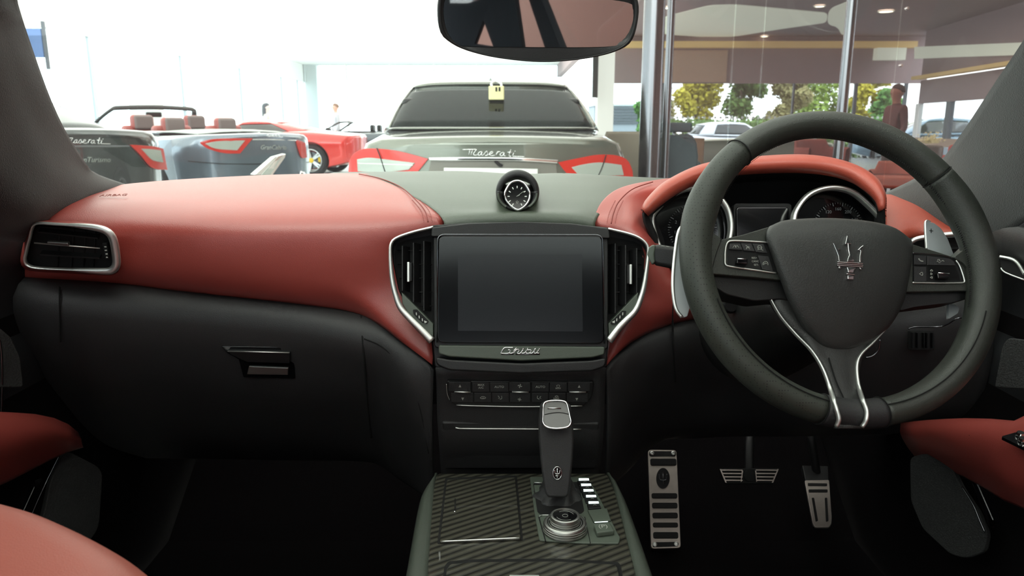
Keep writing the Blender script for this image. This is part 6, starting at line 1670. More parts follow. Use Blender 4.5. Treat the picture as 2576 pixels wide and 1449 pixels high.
def saloon_grey():
    st = [(0, .86, 1.005, .93, .34), (.04, .93, 1.028, .945, .30), (.25, .96, 1.045, .95, .26), (.75, .972, 1.07, .955, .22), (1.6, .972, 1.06, .95, .20), (3.4, .970, 1.03, .93, .20), (4.3, .955, .96, .88, .20), (4.9, .90, .86, .78, .22), (5.24, .74, .70, .62, .30)]
    c = Car('grey_saloon', 'metallic grey saloon directly ahead, seen from behind with wide red tail lamps', 'car', (-.12, 5.12), radians(2.4), st, .24, paint('grey_metallic_paint', (112, 116, 106), .55, .26))
    base = [(0, .66, 1.075), (.50, .69, 1.075), (.79, .80, 1.07), (.90, 1.35, 1.04), (.915, 2.3, 1.02), (.90, 3.2, 1.0), (.80, 3.75, 1.0), (.45, 3.98, 1.01), (0, 4.05, 1.01)]
    roof = [(0, 1.50, 1.47), (.45, 1.52, 1.465), (.64, 1.58, 1.445), (.69, 1.95, 1.465), (.70, 2.4, 1.475), (.69, 2.8, 1.46), (.63, 3.02, 1.44), (.35, 3.10, 1.45), (0, 3.13, 1.45)]
    c.greenhouse(base, roof, [(-2.05, 2.05, .02, .93, 'rear_window'), (3.1, 5.6, .04, .88, 'side_window'), (6.5, 9.5, .03, .95, 'windscreen'), (10.4, 12.9, .04, .88, 'side_window')], M['cartint'])
    # cabin inside
    G = [[V((x, y, z)) for x in (-.80, -.4, 0, .4, .80)] for y, z in ((.72, 1.05), (1.05, 1.06), (1.25, 1.10), (1.3, 1.12), (1.35, .9), (1.9, .75), (3.6, .8), (3.9, 1.0))]
    v, f = gridmesh(G); mk('parcel_shelf', v, f, M['carpillar'], c.root, smooth=False, solid=.01)
    for x, y, w_ in ((-.52, 1.25, .44), (.52, 1.25, .44), (0, 1.3, .24), (-.40, 2.3, .52), (.40, 2.3, .52)):
        o = mk('headrest', *_slabv(V((x, y, 1.17)), w_, .10, .30), M['carpillar'], c.root, bevel=.04, seg=4)
    # tail lamps traced on the tail
    L = c.band('tail_lamp', [(879, 420), (884, 398), (905, 378), (935, 373), (1000, 379), (1078, 399)], [(878, 450), (900, 452), (940, 452), (1000, 450), (1040, 442), (1076, 402)], M['redlens'], h=.010, lab='wide red tail lamp, left')
    c.band('clear_lens', [(901, 400), (930, 396), (970, 400), (1045, 409)], [(903, 430), (930, 432), (980, 432), (1030, 426)], M['clearlens'], L, h=.018)
    c.script('lamp_joint', [[(950, 372), (960, 398), (972, 436)]], M['gap'], .004, L, h=.026)
    c.script('lamp_bar', [[(903, 410), (960, 412), (1040, 415)]], M['white'], .005, L, h=.024)
    L = c.band('tail_lamp', [(1402, 408), (1460, 396), (1500, 389), (1545, 390), (1575, 402), (1588, 430)], [(1406, 412), (1430, 440), (1470, 452), (1520, 455), (1560, 455), (1590, 452)], M['redlens'], h=.010, lab='wide red tail lamp, right')
    c.band('clear_lens', [(1436, 420), (1470, 412), (1510, 408), (1560, 414)], [(1452, 438), (1480, 440), (1520, 441), (1566, 440)], M['clearlens'], L, h=.018)
    c.script('lamp_joint', [[(1522, 389), (1512, 420), (1503, 440)]], M['gap'], .004, L, h=.026)
    # chrome bar, recess and plate
    c.band('chrome_bar', [(1080, 396), (1160, 395), (1300, 396), (1402, 402)], [(1082, 402), (1160, 403), (1300, 404), (1400, 410)], M['chrome'], h=.022, th=.02)
    c.band('plate_recess', [(1084, 404), (1180, 405), (1300, 406), (1398, 411)], [(1072, 470), (1180, 470), (1300, 470), (1404, 470)], mat('recess_grey', (112, 110, 102), .4), h=.0, th=.006)
    c.band('number_plate', [(1117, 421), (1240, 422), (1352, 424)], [(1117, 470), (1240, 470), (1352, 470)], M['white'], h=.014, th=.006)
    c.script('camera_boss', [[(1245, 404), (1258, 416), (1262, 412)]], M['gap'], .012, h=.012)
    c.script('name_script', script_at(1164, 374, 1320, 390, 4), M['chrome'], .0024, h=.010)
    for x in (-.955, .955):
        s_ = 1 if x > 0 else -1
        mk('door_mirror', *_slabv(V((x + s_ * .10, 3.45, 1.06)), .2, .12, .14), c.m, c.root, bevel=.04, seg=3)
    c.cut_wheels((1.15, 4.3), .355, .975)
    v = c.inv @ V((0, 0, 0))
    # roof fin
    mk('roof_fin', [(-.02, 1.6, 1.475), (.02, 1.6, 1.475), (.02, 1.78, 1.48), (-.02, 1.78, 1.48), (0, 1.60, 1.515)], [(0, 1, 4), (1, 2, 4), (2, 3, 4), (3, 0, 4), (0, 3, 2, 1)], c.m, c.root, smooth=False)
    # tagged cream box hanging over the rear edge of the roof
    T = thing('roof_marker', 'cream yellow block with white loop hung over the grey saloon roof edge', 'marker', (-.14, 6.22, 1.3))
    a = P(1249, 234, 6.22)
    b = mk('marker_block', *_slabv(a, .125, .05, .11), mat('cream_plastic', (232, 226, 170), .5), T, bevel=.008)
    tube('marker_loop', [P(1240, 222, 6.24), P(1236, 211, 6.3), P(1247, 206, 6.5), P(1260, 210, 6.4), P(1261, 222, 6.24)], .010, mat('white_plastic', (235, 236, 230), .5), T, n=20)
    for dx in (-.008, .018): box('marker_slot', (a.x + dx, a.y - .030, a.z + .012), (a.x + dx + .014, a.y - .024, a.z + .045), M['gap'], b)


def _slabv(c, sx, sy, sz):
    x, y, z = sx / 2, sy / 2, sz / 2
    v = [c + V((a * x, b_ * y, d * z)) for a in (-1, 1) for b_ in (-1, 1) for d in (-1, 1)]
    return v, [(0, 1, 3, 2), (4, 6, 7, 5), (0, 4, 5, 1), (2, 3, 7, 6), (0, 2, 6, 4), (1, 5, 7, 3)]


ST_GT = [(0, .74, .985, .90, .34), (.04, .84, 1.005, .915, .30), (.25, .90, 1.01, .92, .25), (.9, .945, 1.0, .92, .20), (2.2, .93, .97, .90, .18), (3.4, .94, .95, .88, .18), (4.2, .91, .86, .80, .20), (4.65, .82, .74, .68, .24), (4.88, .62, .62, .55, .30)]


def coupe_black():
    c = Car('black_coupe', 'black coupe at far left, tail towards us, partly behind the pillar', 'car', (-3.1, 5.35), radians(58), [(a, b, q + .07, d + .06, e) for a, b, q, d, e in ST_GT], .34, paint('black_paint', (34, 40, 40), .3, .2))
    base = [(0, .55, 1.0), (.45, .60, 1.0), (.74, .80, .985), (.86, 1.4, .98), (.87, 2.0, .97), (.86, 2.6, .96), (.78, 3.1, .96), (.45, 3.35, .97), (0, 3.42, .97)]
    roof = [(0, 1.55, 1.325), (.38, 1.57, 1.32), (.56, 1.62, 1.305), (.60, 1.85, 1.32), (.61, 2.0, 1.33), (.60, 2.2, 1.325), (.54, 2.38, 1.31), (.3, 2.46, 1.32), (0, 2.48, 1.32)]
    base = [(x, y, z + .07) for x, y, z in base]; roof = [(x, y, z + .05) for x, y, z in roof]
    c.greenhouse(base, roof, [(-2.1, 2.1, .02, .95, 'rear_window'), (3.0, 5.5, .05, .9, 'side_window'), (6.5, 9.5, .03, .95, 'windscreen'), (10.5, 13.0, .05, .9, 'side_window')], M['glassdk'])
    L = c.band('tail_lamp', [(322, 364), (355, 366), (385, 369), (404, 374)], [(326, 368), (350, 392), (378, 422), (414, 427)], M['redlens'], h=.010, lab='triangular red tail lamp')
    c.band('clear_lens', [(348, 374), (370, 375), (396, 378)], [(352, 378), (376, 402), (402, 408)], M['clearlens'], L, h=.018)
    L = c.band('tail_lamp', [(-60, 366), (-20, 364), (20, 362)], [(-70, 410), (-20, 395), (16, 366)], M['redlens'], h=.010, lab='triangular red tail lamp')
    c.script('name_script', script_at(150, 346, 272, 360, 2), M['chrome'], .0024, h=.012)
    c.band('boot_edge', [(60, 368), (180, 366), (320, 366)], [(60, 372), (180, 370), (320, 369)], M['ringdark'], h=.012, th=.006)
    a = c.pt(226, 403, .012); b = c.pt(246, 403, .012); r_ = (b - a).normalized()
    t = text('model_lettering', 'GranTurismo', .052, c.pt(222, 402, .02), r_, (0, 0, 1), M['chrome'], c.root, shear=.3, bold=.0008)
    c.cut_wheels((1.0, 3.95), .35, .935)
    mk('door_mirror', *_slabv(V((1.02, 2.95, 1.02)), .2, .12, .13), c.m, c.root, bevel=.04, seg=3)


def cabrio():
    m = paint('blue_grey_metallic_paint', (112, 124, 136), .6, .25)
    c = Car('open_cabriolet', 'blue-grey open cabriolet with red seats, tail towards us left of centre', 'car', (-2.98, 9.1), radians(50), ST_GT, .38, m)
    # cockpit opening
    op = [(-.66, 1.25), (-.72, 1.8), (-.70, 2.8), (-.62, 3.15), (.62, 3.15), (.70, 2.8), (.72, 1.8), (.66, 1.25)]
    v = [V((x, y, 1.012 - (y - 1.2) * .012)) for x, y in op]
    prism3('cockpit', v, (0, 0, 1), .05, M['carpillar'], c.root)
    tube('cockpit_edge', [V((x, y, 1.015 - (y - 1.2) * .012)) for x, y in op], .02, M['chrome'], c.root, closed=True, n=60)
    # tonneau cover
    G = [[V((x * w_, y, z + .03 * (1 - (x) ** 2))) for x in (-1, -.5, 0, .5, 1)] for y, w_, z in ((.42, .60, 1.0), (.8, .70, 1.02), (1.25, .70, 1.02))]
    v, f = gridmesh(G); mk('tonneau_cover', v, f, mat('pale_cover', (190, 196, 190), .5), c.root, solid=.012, bevel=.004)
    for x, y, nm in ((-.36, 1.5, 0), (.36, 1.5, 0), (-.37, 2.35, 1), (.37, 2.35, 1)):
        s_ = thing; o = mk('seat', *_slabv(V((x, y + .05, .93)), .50, .14, .34), M['red'], c.root, bevel=.05, seg=3)
        h = mk('headrest', *_slabv(V((x, y, 1.10 + .04 * nm)), .30, .12, .20), M['red'], o, bevel=.05, seg=4)
        mk('headrest_back', *_slabv(V((x, y - .035, 1.10 + .04 * nm)), .25, .09, .19), mat('grey_seat_back', (120, 108, 106), .6), o, bevel=.035, seg=4)
    # windscreen frame
    fr = [(-.74, 3.30, .98), (-.68, 2.98, 1.17), (-.58, 2.74, 1.315), (-.50, 2.69, 1.335), (0, 2.62, 1.35), (.50, 2.69, 1.335), (.58, 2.74, 1.315), (.68, 2.98, 1.17), (.74, 3.30, .98)]
    v, f = tube_geo(curve([V(p) for p in fr], 60), .042, .022, V((0, -.6, .8)), False, 10); mk('windscreen_frame', v, f, M['carpillar'], c.root)
    G = [[V(fr[0]), V((-.4, 3.42, .98)), V((0, 3.46, .98)), V((.4, 3.42, .98)), V(fr[8])], [V(fr[2]), V((-.3, 2.66, 1.335)), V((0, 2.62, 1.345)), V((.3, 2.66, 1.335)), V(fr[6])]]
    v, f = gridmesh(G); mk('windscreen', v, f, M['hallglass'], c.root)
    mk('interior_mirror', *_slabv(V((0, 2.78, 1.25)), .22, .04, .07), M['carpillar'], c.root, bevel=.015)
    L = c.band('tail_lamp', [(499, 358), (530, 350), (580, 348), (632, 348)], [(501, 361), (520, 374), (560, 385), (600, 386)], M['redlens'], h=.012, lab='wedge shaped red tail lamp')
    c.band('clear_lens', [(512, 361), (545, 355), (612, 353)], [(514, 363), (540, 374), (592, 378)], M['clearlens'], L, h=.02)
    c.band('tail_lamp', [(742, 352), (752, 354), (764, 360)], [(742, 360), (754, 395), (768, 396)], M['redlens'], h=.012, lab='right tail lamp seen edge on')
    c.script('name_script', script_at(664, 335, 708, 344, 1), M['chrome'], .0024, h=.012)
    c.band('boot_edge', [(632, 350), (680, 350), (742, 352)], [(632, 352.5), (680, 352.5), (742, 354.5)], M['chrome'], h=.010, th=.006)
    a = c.pt(660, 372, .012); b = c.pt(700, 372, .012); r_ = (b - a).normalized()
    text('model_lettering', 'GranCabrio', .075, c.pt(683, 371, .02), r_, (0, 0, 1), M['chrome'], c.root, shear=.3, bold=.001)
    c.script('bumper_line', [[(470, 405), (560, 412), (680, 412), (775, 408)]], M['gap'], .005, h=.004)
    c.script('exhaust', [[(752, 436), (762, 440)]], M['chrome'], .04, h=.0)
    c.cut_wheels((1.0, 3.95), .35, .935)


def sports_red():
    st = [(0, .80, .86, .80, .36), (.05, .88, .90, .84, .30), (.5, .95, .95, .86, .20), (1.0, .975, .99, .86, .14), (1.7, .96, .98, .82, .12), (2.6, .94, .84, .74, .12), (3.5, .96, .76, .68, .12), (4.1, .90, .64, .56, .14), (4.55, .70, .46, .40, .18)]
    c = Car('red_sports_car', 'low red sports car with yellow brake caliper, side on beyond the cabriolet', 'sports car', (-3.42, 17.35), radians(86), st, .25, paint('red_paint', (214, 50, 44), .2, .2))
    base = [(0, .9, .98), (.35, .95, .98), (.60, 1.1, .97), (.80, 1.55, .90), (.85, 2.0, .85), (.84, 2.6, .82), (.74, 3.0, .82), (.4, 3.25, .82), (0, 3.3, .82)]
    roof = [(0, 1.85, 1.195), (.28, 1.87, 1.19), (.45, 1.93, 1.175), (.53, 2.05, 1.18), (.56, 2.25, 1.185), (.55, 2.45, 1.18), (.50, 2.6, 1.165), (.28, 2.7, 1.18), (0, 2.72, 1.18)]
    c.greenhouse(base, roof, [(-1.8, 1.8, .1, .85, 'engine_window'), (2.6, 5.6, .08, .86, 'side_window'), (6.5, 9.5, .03, .95, 'windscreen'), (10.4, 13.4, .08, .86, 'side_window')], M['glassdk'], bulge=.02)
    c.cut_wheels((.92, 3.57), .35, .965)
    v = [V((-.955 - .01, y, z)) for y, z in ((1.45, .72), (1.95, .76), (1.9, .84), (1.5, .80))]
    prism3('side_intake', v, (-1, 0, 0), .02, M['void'], c.root)
    mk('door_mirror', *_slabv(V((-1.0, 2.75, .98)), .2, .12, .12), c.m, c.root, bevel=.04, seg=3)


def roadster_dark():
    st = [(0, .74, .84, .78, .34), (.05, .82, .87, .80, .30), (.5, .90, .92, .82, .22), (1.2, .93, .92, .82, .18), (2.4, .92, .90, .80, .18), (3.4, .92, .86, .78, .18), (4.0, .86, .74, .68, .20), (4.35, .62, .58, .50, .26)]
    c = Car('dark_roadster', 'dark open roadster far back between the red sports car and the grey saloon', 'car', (-2.5, 22.2), radians(84), st, .28, paint('dark_slate_paint', (70, 80, 88), .4, .25))
    op = [(-.60, 1.35), (-.66, 1.8), (-.64, 2.4), (-.56, 2.7), (.56, 2.7), (.64, 2.4), (.66, 1.8), (.60, 1.35)]
    prism3('cockpit', [V((x, y, .935)) for x, y in op], (0, 0, 1), .04, M['carpillar'], c.root)
    fr = [(-.74, 2.95, .88), (-.62, 2.5, 1.14), (-.5, 2.36, 1.19), (0, 2.3, 1.2), (.5, 2.36, 1.19), (.62, 2.5, 1.14), (.74, 2.95, .88)]
    v, f = tube_geo(curve([V(p) for p in fr], 50), .035, .02, V((0, -.6, .8)), False, 8); mk('windscreen_frame', v, f, M['carpillar'], c.root)
    for x in (-.35, .35): mk('headrest', *_slabv(V((x, 1.5, 1.02)), .28, .12, .2), M['carpillar'], c.root, bevel=.05, seg=3)
    mk('door_mirror', *_slabv(V((-1.0, 2.6, .98)), .2, .12, .12), M['carpillar'], c.root, bevel=.04, seg=3)
    c.cut_wheels((.9, 3.5), .33, .925)


def suv_white():
    st = [(0, .80, 1.02, .94, .5), (.06, .90, 1.08, .98, .42), (.5, .96, 1.12, .98, .34), (1.4, .98, 1.1, .97, .30), (2.8, .97, 1.08, .95, .30), (3.9, .97, 1.04, .92, .30), (4.5, .92, .94, .84, .32), (4.95, .72, .78, .68, .42)]
    c = Car('white_suv', 'white coupe-roofed utility car parked outside the lounge window', 'car', (7.15, 32.5), radians(-88), st, .25, paint('white_paint', (226, 232, 240), .1, .25), zoff=-.42)
    base = [(0, .35, 1.12), (.45, .40, 1.12), (.76, .62, 1.10), (.90, 1.3, 1.09), (.91, 2.1, 1.07), (.90, 2.9, 1.05), (.80, 3.4, 1.05), (.45, 3.65, 1.06), (0, 3.72, 1.06)]
    roof = [(0, .80, 1.58), (.40, .84, 1.57), (.58, .98, 1.56), (.66, 1.5, 1.62), (.68, 2.0, 1.65), (.67, 2.4, 1.63), (.60, 2.62, 1.60), (.3, 2.70, 1.62), (0, 2.72, 1.62)]
    c.greenhouse(base, roof, [(-2.0, 2.0, .1, .92, 'rear_window'), (2.9, 5.6, .12, .84, 'side_window'), (6.5, 9.5, .03, .95, 'windscreen'), (10.4, 13.1, .12, .84, 'side_window')], M['glassdk'])
    c.cut_wheels((1.0, 4.0), .38, .975)
    # more cars outside the right wall
    for i, (x, y, col, lb) in enumerate(((17.5, 21, (176, 196, 214), 'pale blue car outside the right wall windows'), (17.2, 26.5, (120, 150, 170), 'grey-blue car beyond the corner of the lounge'))):
        c = Car('parked_car', lb, 'car', (x, y), radians(75), st, .25, paint('outside_paint_%d' % i, col, .3, .25), zoff=-.3)
        c.greenhouse(base, roof, [(-2.0, 2.0, .1, .92, 'rear_window'), (2.9, 5.6, .12, .84, 'side_window'), (6.5, 9.5, .03, .95, 'windscreen'), (10.4, 13.1, .12, .84, 'side_window')], M['glassdk'])
        c.cut_wheels((1.0, 4.0), .38, .975)


# ------------------------------------------------------------------ people and lounge furniture
def person(label, x, y, h, face, top, legs, hair, skin=(206, 160, 138), long_hair=False, arm=0.0):
    T = thing('person', label, 'person', (x, y, 0), face, local=True)
    k = h / 1.75
    J = {'pelvis': (0, 0, .95), 'waist': (0, 0, 1.08), 'chest': (0, 0, 1.28), 'neck0': (0, .0, 1.45), 'neck1': (0, .01, 1.52), 'head0': (0, .02, 1.60), 'head1': (0, .010, 1.665), 'head2': (0, .0, 1.72),
         'shl': (-.17, 0, 1.41), 'ell': (-.23, .0, 1.13), 'wrl': (-.22, .10 + arm, .90 + arm), 'hdl': (-.22, .13 + arm, .83 + arm), 'shr': (.17, 0, 1.41), 'elr': (.23, 0, 1.13), 'wrr': (.22, .10, .90), 'hdr': (.22, .13, .83),
         'hil': (-.10, 0, .88), 'knl': (-.11, .01, .48), 'anl': (-.11, -.02, .09), 'tol': (-.12, .14, .03), 'hir': (.10, 0, .88), 'knr': (.11, .01, .48), 'anr': (.11, -.02, .09), 'tor': (.12, .14, .03)}
    R = {'pelvis': (.16, .11), 'waist': (.14, .10), 'chest': (.17, .12), 'neck0': (.075, .07), 'neck1': (.055, .055), 'head0': (.074, .092), 'head1': (.104, .124), 'head2': (.075, .09),
         'shl': (.075, .07), 'ell': (.05, .05), 'wrl': (.033, .033), 'hdl': (.03, .045), 'hil': (.095, .095), 'knl': (.062, .062), 'anl': (.042, .042), 'tol': (.04, .03)}
    for a in ('sh', 'el', 'wr', 'hd', 'hi', 'kn', 'an', 'to'): R[a + 'r'] = R[a + 'l']
    Ed = [('pelvis', 'waist'), ('waist', 'chest'), ('chest', 'neck0'), ('neck0', 'neck1'), ('neck1', 'head0'), ('head0', 'head1'), ('head1', 'head2'), ('chest', 'shl'), ('shl', 'ell'), ('ell', 'wrl'), ('wrl', 'hdl'), ('chest', 'shr'), ('shr', 'elr'), ('elr', 'wrr'), ('wrr', 'hdr'),
          ('pelvis', 'hil'), ('hil', 'knl'), ('knl', 'anl'), ('anl', 'tol'), ('pelvis', 'hir'), ('hir', 'knr'), ('knr', 'anr'), ('anr', 'tor')]
    ks = list(J); me = bpy.data.meshes.new('body'); me.from_pydata([tuple(v * k for v in J[q]) for q in ks], [(ks.index(a), ks.index(b)) for a, b in Ed], [])
    o = bpy.data.objects.new('body', me); COL.objects.link(o); o.parent = T
    o.modifiers.new('s', 'SKIN'); sv = me.skin_vertices[0].data
    for i, q in enumerate(ks): sv[i].radius = (R[q][0] * k, R[q][1] * k); sv[i].use_root = (q == 'pelvis')
    sb = o.modifiers.new('u', 'SUBSURF'); sb.levels = 2; sb.render_levels = 2
    dg = bpy.context.evaluated_depsgraph_get(); dg.update(); nm = bpy.data.meshes.new_from_object(o.evaluated_get(dg)); o.modifiers.clear(); o.data = nm
    nm.materials.clear()
    ms = [mat('cloth_top', top, .85), mat('cloth_legs', legs, .85), mat('skin', skin, .6)]
    for m_ in ms: nm.materials.append(m_)
    for p in nm.polygons:
        p.use_smooth = True; z = p.center.z / k; xx = abs(p.center.x) / k
        p.material_index = 2 if (z > 1.49 or (xx > .17 and z < .93 + arm and z > .7 and arm >= 0)) else (0 if z > .93 else 1)
    hm = mat('hair', hair, .7)
    vs, fs = [], []
    R_ = []
    for t in range(7):
        a = t / 6 * radians(100); R_.append([V((.086 * k * sin(a) * cos(p) + 0, (.0 + .102 * sin(a) * sin(p) - .006) * k, (1.668 + .104 * cos(a) + (.0 if sin(p) < .3 else .03 * sin(a))) * k)) for p in [2 * pi * j / 20 for j in range(20)]])
    if long_hair: R_ += [[V((.082 * k * cos(p), (.085 * sin(p) * (1 if sin(p) < .2 else .5) - .03) * k, (1.672 - dz) * k)) for p in [2 * pi * j / 20 for j in range(20)]] for dz in (.10, .20, .27)]
    v, f = gridmesh(R_, True); mk('hair', v, f, hm, T, solid=.006)
    mk('nose', [V(q) * k for q in ((-.012, .105, 1.625), (.012, .105, 1.625), (0, .135, 1.628), (0, .108, 1.665))], [(0, 1, 2), (1, 3, 2), (3, 0, 2), (0, 3, 1)], ms[2], T)
    for sx in (-1, 1):
        lathe('ear', [(.018 * k, -.005), (.02 * k, .0), (.012 * k, .008)], V((sx * .082, .01, 1.64)) * k, (sx, 0, 0), ms[2], T, k=12)
        lathe('eye', [(.010 * k, -.004), (.008 * k, .002), (.001, .004)], V((sx * .03, .094, 1.655)) * k, (0, 1, 0), M['gap'], T, k=10)
    mk('mouth', [V(q) * k for q in ((-.025, .098, 1.593), (.025, .098, 1.593), (.02, .103, 1.586), (-.02, .103, 1.586))], [(0, 1, 2, 3)], mat('lips', (160, 90, 84), .6), T)
    return T


def tub_chair(nm, lab, x, y, w, h, m, rot=0.0, cat='chair'):
    T = thing(nm, lab, cat, (x, y, 0), rot, local=True)
    mk('seat', *_slabv(V((0, 0, .42)), w, w, .14), m, T, bevel=.04, seg=3)
    R = []
    for z, q in ((.36, .96), (.5, 1.0), (h * .8, 1.04), (h - .03, 1.05), (h, 1.0), (h - .03, .9), (.5, .84)):
        R.append([V((w / 2 * q * cos(a), w / 2 * q * sin(a), z - (.10 if abs(cos(a)) > .8 and z > .5 else 0))) for a in [radians(-20 + 220 * i / 24) for i in range(25)]])
    v, f = gridmesh(R); mk('backrest', v, f, m, T)
    for a in (45, 135, 225, 315):
        tube('leg', [V((w * .38 * cos(radians(a)), w * .38 * sin(radians(a)), .36)), V((w * .42 * cos(radians(a)), w * .42 * sin(radians(a)), 0))], .018, M['ringdark'], T, k=8)


def lounge():
    tub_chair('tub_chair', 'taupe tub chair between the grey saloon and the steel column', 1.15, 7.45, .56, 1.04, mat('taupe_fabric', (128, 120, 106), .8))
    tub_chair('tub_chair', 'dark red tub chair seen under the arch of the steering wheel', 3.95, 9.6, .66, .93, mat('wine_fabric', (134, 62, 54), .8), radians(20))
    tub_chair('tub_chair', 'orange-red tub chair seen inside the wheel near the windscreen pillar', 4.75, 9.3, .60, .66, mat('rust_leather', (176, 78, 52), .6), radians(-30))
    # black swivel chair
    T = thing('office_chair', 'tall dark office chair just right of the steel column', 'chair', (1.72, 7.9, 0))
    dk = mat('blue_black_fabric', (48, 60, 66), .6)
    G = []
    for z, w_, b in ((.48, .20, .0), (.60, .235, .03), (.78, .245, .05), (.92, .22, .05), (.98, .18, .05), (1.0, .12, .05)):
        G.append([V((1.70 + w_ * q, 7.9 + b - .06 * q * q, z)) for q in (-1, -.6, 0, .6, 1)])
    v, f = gridmesh(G); mk('backrest', v, f, dk, T, solid=.06, bevel=.02)
    G = [[V((1.70 + .17 * q, 7.93 - .03 * q * q, z)) for q in (-1, -.6, 0, .6, 1)] for z in (1.03, 1.08, 1.13)]
    v, f = gridmesh(G); mk('headrest', v, f, dk, T, solid=.05, bevel=.02)
    tube('headrest_post', [V((1.70, 7.96, .9)), V((1.70, 7.97, 1.1))], .02, M['ringdark'], T)
    mk('seat', *_slabv(V((1.72, 8.15, .46)), .48, .46, .10), dk, T, bevel=.03, seg=3)
    for x in (1.46, 1.98):
        tube('armrest', [V((x, 7.95, .62)), V((x, 8.0, .70)), V((x, 8.25, .70))], .025, dk, T)
    tube('gas_post', [V((1.72, 8.15, .42)), V((1.72, 8.15, .12))], .03, M['ringdark'], T)
    for i in range(5):
        a = 2 * pi * i / 5
        g = tube('leg', [V((1.72, 8.15, .13)), V((1.72 + .3 * cos(a), 8.15 + .3 * sin(a), .07))], .02, M['ringdark'], T)
        lathe('castor', [(.03, -.02), (.03, .02)], V((1.72 + .3 * cos(a), 8.15 + .3 * sin(a), .03)), (sin(a), -cos(a), 0), M['rubber'], g, k=12)
    # curved reception desk
    T = thing('reception_desk', 'curved reception desk with pale rim behind the glass partition', 'desk', (3.1, 11.3, 0))
    fr = [(2.35, 11.9), (2.55, 11.2), (2.95, 10.75), (3.45, 10.55), (4.0, 10.55), (4.5, 10.8), (4.75, 11.3)]
    c = curve([V((x, y, 0)) for x, y in fr], 40)
    zt = lambda i: .78 + .12 * sin(pi * i / 39)
    G = [[V((p.x, p.y, 0)) for p in c], [V((p.x, p.y, zt(i))) for i, p in enumerate(c)]]
    v, f = gridmesh(G); mk('desk_front', v, f, mat('grey_green_laminate', (92, 98, 86), .35), T, solid=.05)
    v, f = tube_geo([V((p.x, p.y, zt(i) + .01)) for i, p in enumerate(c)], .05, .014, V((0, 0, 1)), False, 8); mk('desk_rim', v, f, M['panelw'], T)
    G = [[V((p.x, p.y, .72)) for p in c], [V((p.x * .6 + 3.6 * .4, p.y * .6 + 11.9 * .4, .72)) for p in c]]
    v, f = gridmesh(G); mk('desk_top', v, f, M['tan'], T, solid=.03)
    T = thing('cabinet', 'low brown wooden cabinet left of the reception desk', 'cabinet', (2.35, 10.6, 0))
    wd = mat('brown_wood', (140, 112, 86), .5, noise=.12, nscale=9)
    box('cabinet_body', (2.06, 10.3, 0), (2.62, 10.75, .93), wd, T, bevel=.01)
    for x in (2.08, 2.35):
        d = box('door', (x, 10.28, .06), (x + .25, 10.30, .88), wd, T, bevel=.004)
        tube('handle', [V((x + .2, 10.265, .5)), V((x + .2, 10.265, .62))], .006, M['ringdark'], d)
    # info stand
    T = thing('info_stand', 'tilted silver information stand in front of the cabriolet', 'sign stand', (-1.45, 4.6, 0))
    a, b, c_, d = P(640, 440, 4.35), P(692, 395, 4.6), P(720, 387, 4.75), P(687, 440, 4.5)
    n = (b - a).cross(c_ - a).normalized()
    if n.y > 0: n = -n
    prism3('stand_board', [a, b, c_, P(717, 397, 4.72), d], n, .03, M['satin'], T, bevel=.004)
    prism3('stand_inlay', [a.lerp(d, .35) + n * .004, b.lerp(c_, .25) + n * .004, b.lerp(c_, .7) + n * .004, a.lerp(d, .8) + n * .004], n, .01, M['clearlens'], T)
    tube('stand_post', [a.lerp(d, .5) + V((0, .02, -.02)), V((-1.50, 4.5, .03))], .03, M['satin'], T)
    lathe('stand_foot', [(.18, 0), (.18, .015), (.04, .03)], (-1.50, 4.5, 0), (0, 0, 1), M['satin'], T, k=28)
    # planter with pale flowers
    T = thing('planter', 'round bronze planter with pale yellow flowers behind the wheel rim', 'planter', (6.36, 11.5, 0))
    lathe('pot', [(.10, 0), (.17, .3), (.18, .78), (.15, .80), (.14, .7)], (6.36, 11.5, 0), (0, 0, 1), mat('bronze_glaze', (84, 66, 56), .3), T, k=28)
    r = random.Random(5); vs, fs = [], []
    for _ in range(260):
        p = V((6.36 + r.gauss(0, .07), 11.5 + r.gauss(0, .07), .84 + abs(r.gauss(0, .06)))); e = .018; o_ = len(vs)
        a = V((r.uniform(-1, 1), r.uniform(-1, 1), r.uniform(-1, 1))).normalized(); b = a.orthogonal().normalized()
        vs += [p - a * e, p - b * e, p + a * e, p + b * e]; fs.append((o_, o_ + 1, o_ + 2, o_ + 3))
    mk('flowers', vs, fs, mat('cream_petals', (236, 226, 176), .7), T, smooth=False)['kind'] = 'stuff'
    T = thing('sofa', 'low red sofa beyond the steering wheel at the right pillar', 'sofa', (7.9, 12.4, 0))
    rm = mat('red_fabric', (168, 62, 58), .8)
    mk('seat', *_slabv(V((7.9, 12.4, .32)), 1.7, .75, .30), rm, T, bevel=.05, seg=3)
    mk('backrest', *_slabv(V((7.9, 12.08, .50)), 1.8, .20, .60), rm, T, bevel=.06, seg=3)
    for x in (7.02, 8.78): mk('armrest', *_slabv(V((x, 12.4, .40)), .18, .80, .46), rm, T, bevel=.05, seg=3)
    for x in (7.1, 8.7):
        for y in (12.1, 12.7): tube('leg', [V((x, y, .17)), V((x, y, 0))], .02, M['ringdark'], T)
    person('standing man in dark maroon suit behind the glass, right of the steering wheel top', 5.58, 11.1, 1.66, radians(100), (92, 50, 48), (60, 40, 40), (60, 40, 34), (150, 100, 84))
    person('person with long dark hair and white scarf far back, over the red sports car', -6.82, 21.2, 1.68, radians(-80), (220, 218, 214), (70, 72, 80), (88, 96, 104), (250, 236, 228), True)
    person('person in pale grey shirt far back behind the dark roadster', -5.6, 24.3, 1.76, radians(120), (206, 206, 214), (90, 92, 104), (150, 120, 104), (244, 196, 176))


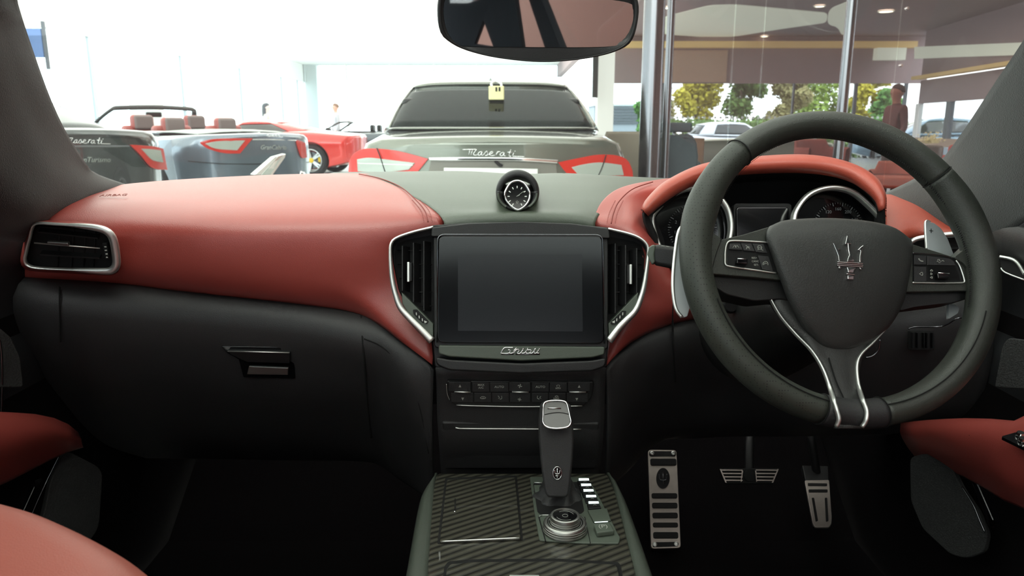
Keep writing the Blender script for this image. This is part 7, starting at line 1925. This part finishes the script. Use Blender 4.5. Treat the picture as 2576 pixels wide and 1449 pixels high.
hall(); outside(); saloon_grey(); coupe_black(); cabrio(); sports_red(); roadster_dark(); suv_white(); lounge()
